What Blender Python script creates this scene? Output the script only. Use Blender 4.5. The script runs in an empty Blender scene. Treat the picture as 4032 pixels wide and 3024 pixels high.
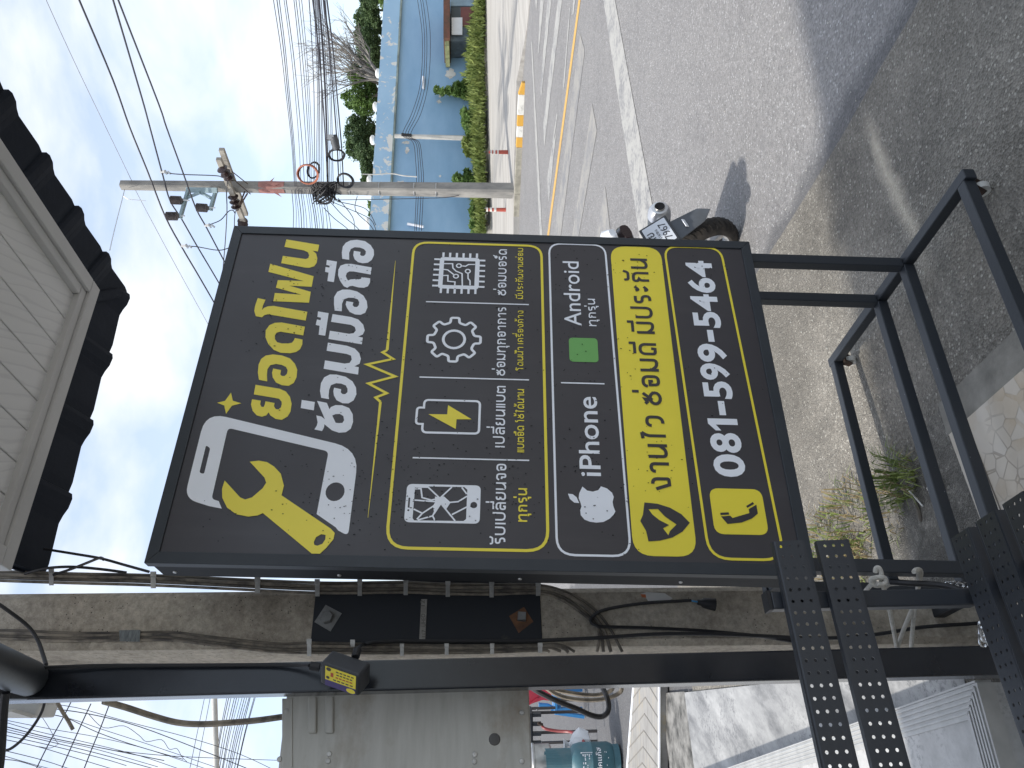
import bpy, bmesh, math, random
from mathutils import Vector, Matrix, Euler
random.seed(7)
SC = bpy.context.scene
COL = SC.collection
R_ = math.radians

# ---------------------------------------------------------------- camera
# The phone was held on its side: world "up" is the left of the picture.
F_PX, CX, CY, RHO, PITCH, EYE = 3020.0, 2016.0, 1512.0, 0.0041, R_(3.15), 1.65
FWD = Vector((0, math.cos(PITCH), -math.sin(PITCH)))
UPV = Vector((0, math.sin(PITCH), math.cos(PITCH)))
RGT = Vector((1, 0, 0))
CAM = Vector((0, 0, EYE))
cam_d = bpy.data.cameras.new('camera')
cam_d.sensor_width = 36.0
cam_d.sensor_fit = 'HORIZONTAL'
cam_d.lens = F_PX / 4032.0 * 36.0
cam_d.clip_start = 0.05
cam_d.clip_end = 2000
cam = bpy.data.objects.new('camera', cam_d)
COL.objects.link(cam)
_x = (-RHO * RGT - UPV).normalized()
_y = (RGT - RHO * UPV).normalized()
_z = -FWD
cam.matrix_world = Matrix(((_x.x, _y.x, _z.x, 0), (_x.y, _y.y, _z.y, 0), (_x.z, _y.z, _z.z, EYE), (0, 0, 0, 1)))
SC.camera = cam

# ---------------------------------------------------------------- light
SUN_EL, SUN_DIR = 58.7, Vector((-0.92, -0.39, 0))     # sun stands to the left, a little behind
_h = SUN_DIR.normalized()
SUNV = Vector((_h.x * math.cos(R_(SUN_EL)), _h.y * math.cos(R_(SUN_EL)), math.sin(R_(SUN_EL))))
sun_d = bpy.data.lights.new('sun', 'SUN')
sun_d.energy = 2.1
sun_d.angle = R_(2.2)
sun_d.color = (1.0, 0.95, 0.87)
sun = bpy.data.objects.new('sun', sun_d)
sun.rotation_euler = SUNV.to_track_quat('Z', 'Y').to_euler()
COL.objects.link(sun)

W = bpy.data.worlds.new('World')
SC.world = W
W.use_nodes = True
nt = W.node_tree
nt.nodes.clear()
def wn(t, **k):
    n = nt.nodes.new(t)
    for a, v in k.items(): setattr(n, a, v)
    return n
out = wn('ShaderNodeOutputWorld')
bg = wn('ShaderNodeBackground')
bg.inputs['Strength'].default_value = 0.15
sky = wn('ShaderNodeTexSky', sky_type='NISHITA', sun_disc=False)
sky.sun_elevation = R_(SUN_EL)
sky.sun_rotation = math.atan2(SUNV.x, SUNV.y)
sky.air_density, sky.dust_density, sky.ozone_density = 1.0, 2.0, 1.0
tc = wn('ShaderNodeTexCoord')
mp = wn('ShaderNodeMapping')
mp.inputs['Scale'].default_value = (1.0, 1.0, 2.2)
mp.inputs['Location'].default_value = (0.35, 0.2, 0.1)
no = wn('ShaderNodeTexNoise')
no.inputs['Scale'].default_value = 4.8
no.inputs['Detail'].default_value = 6
no.inputs['Roughness'].default_value = 0.52
no.inputs['Distortion'].default_value = 0.25
cr = wn('ShaderNodeValToRGB')
cr.color_ramp.elements[0].position = 0.42
cr.color_ramp.elements[0].color = (0.36, 0.36, 0.36, 1)
cr.color_ramp.elements[1].position = 0.68
cr.color_ramp.elements[1].color = (1, 1, 1, 1)
mx = wn('ShaderNodeMixRGB')
mx.inputs['Color2'].default_value = (3.7, 3.85, 4.05, 1)      # thin sunlit cloud, in the sky's own units
L = nt.links.new
L(tc.outputs['Generated'], mp.inputs['Vector']); L(mp.outputs['Vector'], no.inputs['Vector'])
L(no.outputs['Fac'], cr.inputs['Fac']); L(cr.outputs['Color'], mx.inputs['Fac'])
L(sky.outputs['Color'], mx.inputs['Color1']); L(mx.outputs['Color'], bg.inputs['Color'])
L(bg.outputs['Background'], out.inputs['Surface'])
vs = SC.view_settings
vs.view_transform, vs.look, vs.exposure, vs.gamma = 'Standard', 'None', 0.98, 1.0
vs.use_curve_mapping = False
SC.cycles.use_denoising = True
SC.cycles.max_bounces = 6

# ---------------------------------------------------------------- measuring helpers
# A point of the photograph (2212 px wide copy) is sent out to a known depth, height or plane.
KD = 4032.0 / 2212.0
def ray(dx, dy):
    x, y = dx * KD, dy * KD
    a = (-RHO * (x - CX) - (y - CY)) / F_PX
    b = ((x - CX) - RHO * (y - CY)) / F_PX
    return FWD + a * RGT - b * UPV
def PY(dx, dy, Y):
    r = ray(dx, dy); return CAM + r * (Y / r.y)
def PZ(dx, dy, Z):
    r = ray(dx, dy); return CAM + r * ((Z - EYE) / r.z)
def PL(dx, dy, p0, n):
    r = ray(dx, dy); return CAM + r * ((Vector(p0) - CAM).dot(n) / r.dot(n))
def road_h(Y):
    t = min(1.0, max(0.0, (Y - 6.0) / 15.0))
    return 0.3 * t * t * (3 - 2 * t)
def PT(dx, dy, dz=0.0):                       # onto the sloping road
    z = 0.0
    for _ in range(30):
        p = PZ(dx, dy, z + dz); z = road_h(p.y)
    return p
E1 = Vector((0.852, 0.5236, 0)); E2 = Vector((-0.5236, 0.852, 0)); UP = Vector((0, 0, 1))
def LW(a, b, z=0.0): return E1 * a + E2 * b + UP * z      # shop grid to world

# ---------------------------------------------------------------- mesh helpers
class MB:
    def __init__(self): self.v, self.f = [], []
    def add(self, vs, fs):
        o = len(self.v); self.v += [Vector(p) for p in vs]; self.f += [tuple(i + o for i in f) for f in fs]; return self
    def poly(self, pts): return self.add(pts, [tuple(range(len(pts)))])
    def hexa(self, b, t):                    # four bottom and four top corners, both anticlockwise from above
        return self.add(list(b) + list(t), [(3, 2, 1, 0), (4, 5, 6, 7), (0, 1, 5, 4), (1, 2, 6, 5), (2, 3, 7, 6), (3, 0, 4, 7)])
    def obox(self, c, ax, ay, az, sx, sy, sz):     # centred oriented box, full sizes
        c = Vector(c); ax, ay, az = ax * sx / 2, ay * sy / 2, az * sz / 2
        q = [c - ax - ay, c + ax - ay, c + ax + ay, c - ax + ay]
        return self.hexa([p - az for p in q], [p + az for p in q])
    def box(self, x0, y0, z0, x1, y1, z1):
        return self.hexa([(x0, y0, z0), (x1, y0, z0), (x1, y1, z0), (x0, y1, z0)], [(x0, y0, z1), (x1, y0, z1), (x1, y1, z1), (x0, y1, z1)])
    def bar(self, p, q, w, h, up=UP):
        p, q = Vector(p), Vector(q); d = (q - p).normalized()
        s = d.cross(up)
        if s.length < 1e-4: s = d.cross(Vector((1, 0, 0)))
        s.normalize(); u = s.cross(d).normalized()
        return self.obox((p + q) / 2, d, s, u, (q - p).length, w, h)
    def tube(self, pts, r, n=8, cap=True, closed=False):
        pts = [Vector(p) for p in pts]; m = len(pts)
        rs = r if isinstance(r, (list, tuple)) else [r] * m
        o = len(self.v); nrm = None
        for i, p in enumerate(pts):
            if closed: d = pts[(i + 1) % m] - pts[i - 1]
            else: d = pts[min(i + 1, m - 1)] - pts[max(i - 1, 0)]
            d.normalize()
            if nrm is None:
                nrm = d.cross(UP)
                if nrm.length < 1e-3: nrm = d.cross(Vector((1, 0, 0)))
            nrm = (nrm - d * nrm.dot(d))
            if nrm.length < 1e-6: nrm = d.orthogonal()
            nrm.normalize(); b = d.cross(nrm)
            for k in range(n):
                a = 2 * math.pi * k / n
                self.v.append(p + (nrm * math.cos(a) + b * math.sin(a)) * rs[i])
        for i in range(m if closed else m - 1):
            j = (i + 1) % m
            for k in range(n):
                l = (k + 1) % n
                self.f.append((o + i * n + k, o + i * n + l, o + j * n + l, o + j * n + k))
        if cap and not closed:
            self.f.append(tuple(o + k for k in range(n))[::-1]); self.f.append(tuple(o + (m - 1) * n + k for k in range(n)))
        return self
    def lathe(self, prof, c, ax=UP, n=24):      # profile of (radius, height) turned round an axis
        c = Vector(c); ax = Vector(ax).normalized(); u = ax.orthogonal().normalized(); w = ax.cross(u)
        o = len(self.v); m = len(prof)
        for r, h in prof:
            for k in range(n):
                a = 2 * math.pi * k / n
                self.v.append(c + ax * h + (u * math.cos(a) + w * math.sin(a)) * r)
        for i in range(m - 1):
            for k in range(n):
                l = (k + 1) % n
                self.f.append((o + i * n + k, o + i * n + l, o + (i + 1) * n + l, o + (i + 1) * n + k))
        self.f.append(tuple(o + k for k in range(n))[::-1]); self.f.append(tuple(o + (m - 1) * n + k for k in range(n)))
        return self
    def prism(self, pts, d):                   # outline pushed along d
        d = Vector(d); n = len(pts); pts = [Vector(p) for p in pts]
        return self.add(pts + [p + d for p in pts], [tuple(range(n))[::-1], tuple(range(n, 2 * n))] + [(i, (i + 1) % n, n + (i + 1) % n, n + i) for i in range(n)])

ORG = {}
def spline(pts, n=6):                          # smooth curve through points
    P = [Vector(p) for p in pts]
    if len(P) < 3: return P
    out_ = []
    for i in range(len(P) - 1):
        a = P[max(i - 1, 0)]; b = P[i]; c = P[i + 1]; d = P[min(i + 2, len(P) - 1)]
        for k in range(n):
            t = k / n
            out_.append(0.5 * ((2 * b) + (c - a) * t + (2 * a - 5 * b + 4 * c - d) * t * t + (3 * b - a - 3 * c + d) * t ** 3))
    out_.append(P[-1]); return out_
def sag(p, q, s, n=14):
    p, q = Vector(p), Vector(q)
    return [p.lerp(q, i / n) - UP * (s * 4 * (i / n) * (1 - i / n)) for i in range(n + 1)]
def root_org(o):
    while o is not None:
        if o.name in ORG: return ORG[o.name]
        o = o.parent
    return Vector((0, 0, 0))
def thing(name, label, cat, loc=(0, 0, 0), group=None, mw=None):
    o = bpy.data.objects.new(name, None); o.empty_display_size = 0.1; COL.objects.link(o)
    o['label'] = label; o['category'] = cat
    if group: o['group'] = group
    if mw is not None: o.matrix_world = mw; ORG[o.name] = Vector((0, 0, 0))
    else: o.location = loc; ORG[o.name] = Vector(loc)
    return o
def obj(name, mb, m, parent=None, smooth=False, bevel=0.0, seg=2, label=None, solid=0.0, fix=True, base=None):
    """link a mesh builder as one object; parts are given in world coordinates and shifted to their thing"""
    me = bpy.data.meshes.new(name)
    vs_ = mb.v
    off = root_org(parent) if parent is not None else (Vector(base) if base is not None else Vector((0, 0, 0)))
    me.from_pydata([tuple(v - off) for v in vs_], [], mb.f)
    if fix:
        b = bmesh.new(); b.from_mesh(me); bmesh.ops.recalc_face_normals(b, faces=b.faces)
        b.to_mesh(me); b.free()
    if m is not None: me.materials.append(m)
    if smooth:
        me.polygons.foreach_set('use_smooth', [True] * len(me.polygons))
        try: me.set_sharp_from_angle(angle=R_(40))
        except Exception: pass
    o = bpy.data.objects.new(name, me); COL.objects.link(o)
    if parent is not None: o.parent = parent
    elif base is not None: o.location = Vector(base)
    if solid:
        s = o.modifiers.new('solid', 'SOLIDIFY'); s.thickness = solid; s.offset = 0
    if bevel:
        b = o.modifiers.new('bevel', 'BEVEL'); b.width = bevel; b.segments = seg; b.limit_method = 'ANGLE'; b.angle_limit = R_(40)
    if label: o['label'] = label
    return o
def tag(o, label, cat, group=None):
    o['label'] = label; o['category'] = cat
    if group: o['group'] = group
    return o
def kind(o, k): o['kind'] = k; return o

# ---------------------------------------------------------------- materials
def mat(name, col, rough=0.6, metal=0.0, var=0.0, scale=8.0, col2=None, bump=0.0, bscale=60.0, detail=6, spec=0.5, lo=0.35, hi=0.65, stretch=None, coat=0.0):
    """principled surface; the second colour is worn in by noise laid out on the object itself"""
    m = bpy.data.materials.new(name); m.use_nodes = True
    t = m.node_tree; n = t.nodes; l = t.links.new
    p = n['Principled BSDF']
    p.inputs['Base Color'].default_value = (*col, 1); p.inputs['Roughness'].default_value = rough; p.inputs['Metallic'].default_value = metal
    p.inputs['Specular IOR Level'].default_value = spec
    if coat: p.inputs['Coat Weight'].default_value = coat
    tcn = n.new('ShaderNodeTexCoord'); vec = tcn.outputs['Object']
    if stretch:
        mpn = n.new('ShaderNodeMapping'); mpn.inputs['Scale'].default_value = stretch; l(vec, mpn.inputs['Vector']); vec = mpn.outputs['Vector']
    if col2 is not None or var:
        no_ = n.new('ShaderNodeTexNoise'); no_.inputs['Scale'].default_value = scale; no_.inputs['Detail'].default_value = detail; no_.inputs['Roughness'].default_value = 0.6
        l(vec, no_.inputs['Vector'])
        ra = n.new('ShaderNodeValToRGB'); e = ra.color_ramp.elements
        c2 = col2 if col2 is not None else tuple(c * (1 - var) for c in col)
        e[0].position, e[1].position = lo, hi
        e[0].color = (*c2, 1); e[1].color = (*col, 1)
        l(no_.outputs['Fac'], ra.inputs['Fac']); l(ra.outputs['Color'], p.inputs['Base Color'])
    if bump:
        nb = n.new('ShaderNodeTexNoise'); nb.inputs['Scale'].default_value = bscale; nb.inputs['Detail'].default_value = 5; l(vec, nb.inputs['Vector'])
        bn = n.new('ShaderNodeBump'); bn.inputs['Strength'].default_value = bump; bn.inputs['Distance'].default_value = 0.01
        l(nb.outputs['Fac'], bn.inputs['Height']); l(bn.outputs['Normal'], p.inputs['Normal'])
    return m
class NG:                                      # tiny node-graph helper for the richer surfaces
    def __init__(self, name):
        self.m = bpy.data.materials.new(name); self.m.use_nodes = True
        self.t = self.m.node_tree; self.p = self.t.nodes['Principled BSDF']
        self.co = self.t.nodes.new('ShaderNodeTexCoord').outputs['Object']
    def n(self, typ, **k):
        x = self.t.nodes.new(typ)
        for a, v in k.items():
            if a in x.inputs: x.inputs[a].default_value = v
            else: setattr(x, a, v)
        return x
    def l(self, a, b): self.t.links.new(a, b)
    def noise(self, s, d=5, r=0.55, vec=None, dist=0.0):
        x = self.n('ShaderNodeTexNoise', Scale=s, Detail=d, Roughness=r, Distortion=dist); self.l(vec or self.co, x.inputs['Vector']); return x.outputs['Fac']
    def vor(self, s, feat='F1', vec=None, o='Distance', rnd=1.0):
        x = self.n('ShaderNodeTexVoronoi', Scale=s, Randomness=rnd); x.feature = feat; self.l(vec or self.co, x.inputs['Vector']); return x.outputs[o]
    def ramp(self, f, stops, interp='LINEAR'):
        x = self.n('ShaderNodeValToRGB'); e = x.color_ramp.elements; x.color_ramp.interpolation = interp
        while len(e) < len(stops): e.new(0.5)
        for i, (q, c) in enumerate(stops):
            e[i].position = q; e[i].color = (*c, 1) if not isinstance(c, float) else (c, c, c, 1)
        self.l(f, x.inputs['Fac']); return x.outputs['Color']
    def mix(self, f, a, b, mode='MIX'):
        x = self.n('ShaderNodeMixRGB'); x.blend_type = mode
        for v, s in ((f, 'Fac'), (a, 'Color1'), (b, 'Color2')):
            if isinstance(v, (int, float)): x.inputs[s].default_value = v if s == 'Fac' else (v, v, v, 1)
            elif isinstance(v, tuple): x.inputs[s].default_value = (*v, 1)
            else: self.l(v, x.inputs[s])
        return x.outputs['Color']
    def math(self, op, a, b=0.0):
        x = self.n('ShaderNodeMath'); x.operation = op
        for i, v in enumerate((a, b)):
            if isinstance(v, (int, float)): x.inputs[i].default_value = v
            else: self.l(v, x.inputs[i])
        return x.outputs[0]
    def mapv(self, sc=(1, 1, 1), rot=(0, 0, 0), loc=(0, 0, 0)):
        x = self.n('ShaderNodeMapping'); x.inputs['Scale'].default_value = sc; x.inputs['Rotation'].default_value = rot; x.inputs['Location'].default_value = loc
        self.l(self.co, x.inputs['Vector']); return x.outputs['Vector']
    def sep(self, vec=None):
        x = self.n('ShaderNodeSeparateXYZ'); self.l(vec or self.co, x.inputs[0]); return x.outputs
    def bump(self, h, s=0.3, d=0.01):
        x = self.n('ShaderNodeBump', Strength=s, Distance=d); self.l(h, x.inputs['Height']); self.l(x.outputs['Normal'], self.p.inputs['Normal'])
    def done(self, col=None, rough=0.7, metal=0.0, spec=0.5):
        if col is not None: self.l(col, self.p.inputs['Base Color'])
        if isinstance(rough, float): self.p.inputs['Roughness'].default_value = rough
        else: self.l(rough, self.p.inputs['Roughness'])
        self.p.inputs['Metallic'].default_value = metal; self.p.inputs['Specular IOR Level'].default_value = spec
        return self.m
M = {}
M['black_metal'] = mat('black_painted_steel', (0.013, 0.016, 0.021), 0.42, 0, col2=(0.022, 0.026, 0.032), scale=5, bump=0.06, bscale=180)
M['frame_metal'] = mat('charcoal_sheet_metal', (0.022, 0.027, 0.034), 0.5, 0, col2=(0.030, 0.036, 0.043), scale=4, bump=0.05, bscale=40)
M['worn_metal'] = mat('chipped_black_paint', (0.020, 0.024, 0.030), 0.5, 0, col2=(0.32, 0.33, 0.34), scale=38, lo=0.26, hi=0.30, detail=8, bump=0.08, bscale=90)
M['dark_sheath'] = mat('grimy_dark_cable_sheath', (0.19, 0.165, 0.13), 0.7, col2=(0.05, 0.045, 0.04), scale=12, lo=0.35, hi=0.62)
M['cable'] = mat('black_cable_rubber', (0.012, 0.012, 0.014), 0.55)
M['dusty_cable'] = mat('dusty_cable_sheath', (0.30, 0.26, 0.205), 0.75, col2=(0.07, 0.062, 0.055), scale=14, lo=0.35, hi=0.62)
M['clip'] = mat('dull_aluminium_strip', (0.62, 0.61, 0.58), 0.5, 0.5, var=0.35, scale=30)
M['white_paint'] = mat('white_vinyl', (0.88, 0.90, 0.94), 0.33, 0, var=0.09, scale=2.2, bump=.03, bscale=25)
M['yellow_vinyl'] = mat('yellow_vinyl', (0.90, 0.745, 0.06), 0.33, 0, var=0.09, scale=2.2, bump=.03, bscale=25)
M['dark_vinyl'] = mat('charcoal_vinyl', (0.036, 0.033, 0.037), 0.33, 0, col2=(0.043, 0.040, 0.044), scale=3, spec=0.55)
M['green_vinyl'] = mat('green_vinyl', (0.16, 0.42, 0.11), 0.35, 0, var=0.05, scale=3)
M['steel'] = mat('brushed_steel', (0.50, 0.50, 0.49), 0.38, 0.85, var=0.25, scale=12)
M['chrome'] = mat('galvanised_chain_steel', (0.75, 0.76, 0.78), 0.22, 1.0)
# ================================================================ flat lettering and icons
from mathutils.geometry import tessellate_polygon
def rounded(path, closed=False, seg=6):
    n = len(path); out_ = []
    for i, q in enumerate(path):
        p = Vector(q[:2]); r = q[2] if len(q) > 2 else 0
        if r <= 0 or (not closed and i in (0, n - 1)): out_.append(p); continue
        a = Vector(path[i - 1][:2]); b = Vector(path[(i + 1) % n][:2])
        va, vb = a - p, b - p
        t = min(r, va.length * 0.5 if (closed or i > 1) else va.length * 0.98, vb.length * 0.5 if (closed or i < n - 2) else vb.length * 0.98)
        pa, pb = p + va.normalized() * t, p + vb.normalized() * t
        for k in range(seg + 1):
            u = k / seg; out_.append((1 - u) ** 2 * pa + 2 * u * (1 - u) * p + u * u * pb)
    res = [out_[0]]
    for p in out_[1:]:
        if (p - res[-1]).length > 1e-6: res.append(p)
    return res
class Flat:
    """pieces of cut vinyl on a plane; put(s, t, lift) turns plane units into a 3D point"""
    def __init__(self, put, step=0.00018): self.put, self.mb, self.k, self.step = put, MB(), 0, step
    def fill(self, outer, holes=(), lift=0.0):
        loops = [[Vector((*p[:2], 0)) for p in outer]] + [[Vector((*p[:2], 0)) for p in h] for h in holes]
        tri = tessellate_polygon(loops); vs_ = [v for lp in loops for v in lp]
        self.mb.add([self.put(v.x, v.y, lift) for v in vs_], [tuple(t) for t in tri]); return self
    def ribbon(self, path, w, closed=False, lift=0.0, rnd=True, miter=3.0):
        P = rounded(path, closed) if rnd else [Vector(p[:2]) for p in path]
        if closed and (P[0] - P[-1]).length < 1e-6: P.pop()
        n = len(P); Lf, Rt = [], []
        for i, p in enumerate(P):
            d0 = (p - P[i - 1]).normalized() if (i or closed) else None
            d1 = (P[(i + 1) % n] - p).normalized() if (i < n - 1 or closed) else None
            d0 = d0 or d1; d1 = d1 or d0
            n0, n1 = Vector((-d0.y, d0.x)), Vector((-d1.y, d1.x))
            m = n0 + n1
            m = n0 if m.length < 1e-4 else m.normalized()
            c = max(m.dot(n0), 1 / miter)
            Lf.append(p + m * (w / 2 / c)); Rt.append(p - m * (w / 2 / c))
        self.k += 1; lf = lift + (self.k % 5) * self.step
        vs_ = [self.put(v.x, v.y, lf) for v in Lf] + [self.put(v.x, v.y, lf) for v in Rt]
        self.mb.add(vs_, [(i, (i + 1) % n, n + (i + 1) % n, n + i) for i in range(n if closed else n - 1)]); return self
    def disc(self, c, r, ry=None, n=24, lift=0.0, hole=0.0):
        ry = ry or r
        o = [(c[0] + r * math.cos(2 * math.pi * k / n), c[1] + ry * math.sin(2 * math.pi * k / n)) for k in range(n)]
        h = [[(c[0] + (p[0] - c[0]) * hole, c[1] + (p[1] - c[1]) * hole) for p in o]] if hole else []
        return self.fill(o, h, lift)
def rrect(x0, y0, x1, y1, r, k=6): return [tuple(p) for p in rounded([(x0, y0, r), (x1, y0, r), (x1, y1, r), (x0, y1, r)], True, k)]
def ell(cx, cy, rx, ry, n=20): return [(cx + rx * math.cos(2 * math.pi * k / n), cy + ry * math.sin(2 * math.pi * k / n)) for k in range(n)]

# loopless Thai letters as pen strokes: width, then strokes in a unit body (x, y, corner radius)
TH = {
 'น': (.74, [[(0, 1), (0, 0, .5), (.62, 0, .3), (1, .38)], [(1, 1), (1, 0)]]),
 'ม': (.78, [[(1, 1), (1, 0, .5), (.38, 0, .3), (0, .38)], [(0, 1), (0, 0)]]),
 'บ': (.78, [[(0, 1), (0, 0, .5), (1, 0, .5), (1, 1)]]),
 'ป': (.78, [[(0, 1), (0, 0, .5), (1, 0, .5), (1, 1.42)]]),
 'ย': (.76, [[(1, 1), (1, 0, .5), (0, 0, .45), (0, .52, .25), (.38, .54)], [(.38, .57), (0, .6, .2), (0, 1, .3), (.42, 1)]]),
 'อ': (.74, [[(0, .72), (.06, 1, .4), (1, 1, .5), (1, 0, .5), (.14, 0, .4), (.14, .56), (.52, .56), (.52, .36)]]),
 'ด': (.76, [[(1, 0), (1, 1, .6), (0, 1, .6), (0, 0, .45), (.52, 0), (.56, .26)]]),
 'ค': (.76, [[(1, 0), (1, 1, .6), (0, 1, .6), (.1, 0)], [(.06, .42), (.42, .42, .1), (.42, .2)]]),
 'ต': (.80, [[(1, 0), (1, 1, .3), (.5, .82, .1), (0, 1, .4), (0, 0, .4), (.5, 0), (.54, .26)]]),
 'ถ': (.78, [[(1, 0), (1, 1, .6), (.04, 1, .5), (.04, .6, .15), (.34, .52), (.16, .40, .1), (.16, 0, .3), (.52, 0), (.54, .22)]]),
 'ก': (.74, [[(1, 0), (1, 1, .6), (.04, 1, .5), (.04, .68, .1), (.3, .60), (.1, .48, .1), (.1, 0)]]),
 'ท': (.76, [[(0, 1), (0, 0)], [(0, .6), (.4, 1, .3), (1, 1, .5), (1, 0)]]),
 'ช': (.80, ['ring', [(.34, .52), (.96, 1.1)], [(.05, .98), (.3, .92), (.34, .62)]]),
 'ซ': (.80, ['ring', [(.34, .52), (.96, 1.1)], [(0, .98), (.16, .86), (.42, .98), (.34, .62)]]),
 'จ': (.70, [[(0, .74), (.04, 1, .4), (1, 1, .6), (1, 0, .35), (.45, 0, .1), (.45, .42), (.1, .46)]]),
 'ร': (.58, [[(1, 1), (0, 1, .3), (0, .56, .25), (1, .5, .3), (1, 0, .35), (.25, 0)]]),
 'ล': (.74, [[(0, .76), (.04, 1, .4), (1, 1, .5), (1, 0)], [(1, .54), (0, .54, .3), (0, 0, .3), (.46, 0), (.48, .22)]]),
 'ง': (.68, [[(0, .82), (.42, 0), (1, 0, .1), (1, 1, .4), (.5, 1)]]),
 'ว': (.64, [[(0, .72), (.04, 1, .4), (1, 1, .55), (1, 0, .4), (.25, 0)]]),
 'า': (.56, [[(0, .74), (.04, 1, .4), (1, 1, .5), (1, 0)]]),
 'ข': (.74, [[(0, .95), (.3, .8), (.2, .5, .2), (.2, 0, .3), (1, 0, .4), (1, 1)]]),
 'เ': (.0, [[(.5, 1), (.5, 0)]]),
 'แ': (.42, [[(0, 1), (0, 0)], [(1, 1), (1, 0)]]),
 'โ': (.62, [[(.62, 0), (.62, 1.0, .2), (.02, 1.10, .1), (.02, 1.42, .25), (1, 1.32)]]),
 'ใ': (.46, [[(.8, 0), (.8, 1.05, .2), (.1, 1.12), (.1, 1.42, .2), (.8, 1.42)]]),
 'ไ': (.50, [[(.45, 0), (.45, 1.05, .2), (1, 1.40)], [(1, 1.40), (0, 1.34)]]),
 'ฟ': (1.0, [[(0, 1), (.10, 0), (.44, .96), (.62, 0), (1, 1.38)]]),
 'ะ': (.44, [[(0, .95), (.16, .70, .15), (1, .98)], [(0, .32), (.16, .06, .15), (1, .34)]]),
}
# marks hang on the letter before them: x measured left from that letter's right edge, y in body heights
MK = {
 'ี': [[(-.66, 1.22), (0, 1.22)], [(-.02, 1.16), (-.02, 1.52)]],
 'ื': [[(-.66, 1.22), (0, 1.22)], [(-.02, 1.16), (-.02, 1.52)], [(-.27, 1.16), (-.27, 1.46)]],
 'ึ': [[(-.66, 1.22), (-.02, 1.22)], [(-.02, 1.22), (-.02, 1.46), (-.22, 1.46), (-.22, 1.22)]],
 'ั': [[(-.58, 1.46), (-.54, 1.22, .1), (-.06, 1.22, .1), (.04, 1.5)]],
 '่': [[(-.02, 1.20), (-.02, 1.56)]],
 '้': [[(-.44, 1.48), (-.3, 1.50, .1), (-.34, 1.24, .05), (-.08, 1.24, .1), (.0, 1.56)]],
 '์': [[(-.3, 1.2), (-.3, 1.42, .1), (-.05, 1.42, .1), (-.05, 1.22, .1), (-.28, 1.22)], [(-.1, 1.42), (.06, 1.66)]],
 'ุ': [[(-.2, -.14), (-.02, -.14), (-.02, -.46)]],
 'ํ': [[(-.16, 1.2), (-.16, 1.42, .1), (.1, 1.42, .1), (.1, 1.22, .1), (-.14, 1.22)]],
}
def thai(fl, text, s0, s1, top, base, wt, gap=.16, lift=0.0):
    H = base - top; h = wt / 2
    items, x = [], 0.0
    text = text.replace('ำ', 'ํา')
    last = 0.0; up = False
    for ch in text:
        if ch == ' ': x += .36; continue
        if ch in TH:
            w = max(TH[ch][0], wt); items.append((ch, x, w)); last = x + w; x += w + gap; up = False
        else:
            items.append((ch, last, up)); up = ch in 'ีืึัํ' or up
    tot = x - gap
    kx = (s1 - s0) / tot
    for ch, px, w in items:
        if ch in TH:
            for st in TH[ch][1]:
                if st == 'ring':
                    fl.ribbon([(s0 + (px + w / 2 + (w / 2 - h) * math.cos(k * .3927)) * kx, base - (.36 + (.36 - h) * math.sin(k * .3927)) * H) for k in range(16)], wt * H, True, lift=lift); continue
                pts = []
                for q in st:
                    X = px + h + q[0] * (w - 2 * h); Y = h + q[1] * (1 - 2 * h)
                    pts.append([X, Y, q[2] if len(q) > 2 else 0])
                for e, nb in ((0, 1), (-1, -2)):          # stems reach the base and top line
                    if abs(pts[e][0] - pts[nb][0]) < 0.15 and st[e][1] in (0, 1): pts[e][1] += h if st[e][1] == 1 else -h
                fl.ribbon([(s0 + X * kx, base - Y * H, r * H * .9) for X, Y, r in pts], wt * H, lift=lift)
        else:
            dy = .40 if (w and ch in '่้์') else 0.0
            for st in MK[ch]:
                fl.ribbon([(s0 + (px + q[0]) * kx, base - (q[1] + dy) * H, (q[2] if len(q) > 2 else 0) * H) for q in st], min(wt, .2) * H * .95 if wt < .22 else .17 * H, lift=lift)
def latin(fl, text, s0, s1, top, base, bold=0.0, lift=0.0, shear=0.0, cap=None):
    """letters of the built-in face, fitted into a box"""
    c = bpy.data.curves.new('lettering', 'FONT'); c.body = text; c.offset = bold; c.resolution_u = 4
    o = bpy.data.objects.new('lettering', c); COL.objects.link(o)
    dg = bpy.context.evaluated_depsgraph_get(); me = bpy.data.meshes.new_from_object(o.evaluated_get(dg))
    xs = [v.co.x for v in me.vertices]; ys = [v.co.y for v in me.vertices]
    x0, x1 = min(xs), max(xs); y0, y1 = min(ys), max(ys)
    fl.k += 1; lf = lift
    fl.mb.add([fl.put(s0 + (v.co.x - x0) / (x1 - x0) * (s1 - s0), base - (v.co.y - y0) / (y1 - y0) * (base - top), lf) for v in me.vertices],
              [tuple(p.vertices) for p in me.polygons])
    bpy.data.objects.remove(o); bpy.data.curves.remove(c); bpy.data.meshes.remove(me)

# ================================================================ the shop sign on its rolling stand
SW, SB, SH_ = Vector((.85210, .52159, -.04319)), Vector((-.52250, .85260, -.01050)), Vector((.02863, .02981, .99915))
S_TL = Vector((-.4734, 2.07833, 2.51332)); SORG = S_TL - SH_ * 2.5
SMW = Matrix(((SW.x, SB.x, SH_.x, SORG.x), (SW.y, SB.y, SH_.y, SORG.y), (SW.z, SB.z, SH_.z, SORG.z), (0, 0, 0, 1)))
sign = thing('sign_board', 'tall black phone repair sign with yellow and white lettering on a rolling stand', 'sign', mw=SMW)
DEP = 0.13
fr = MB()
def frame_bar(s0, t0, s1, t1, y0, y1): fr.box(s0, y0, 2.5 - t1, s1, y1, 2.5 - t0)
B = .033
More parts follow.
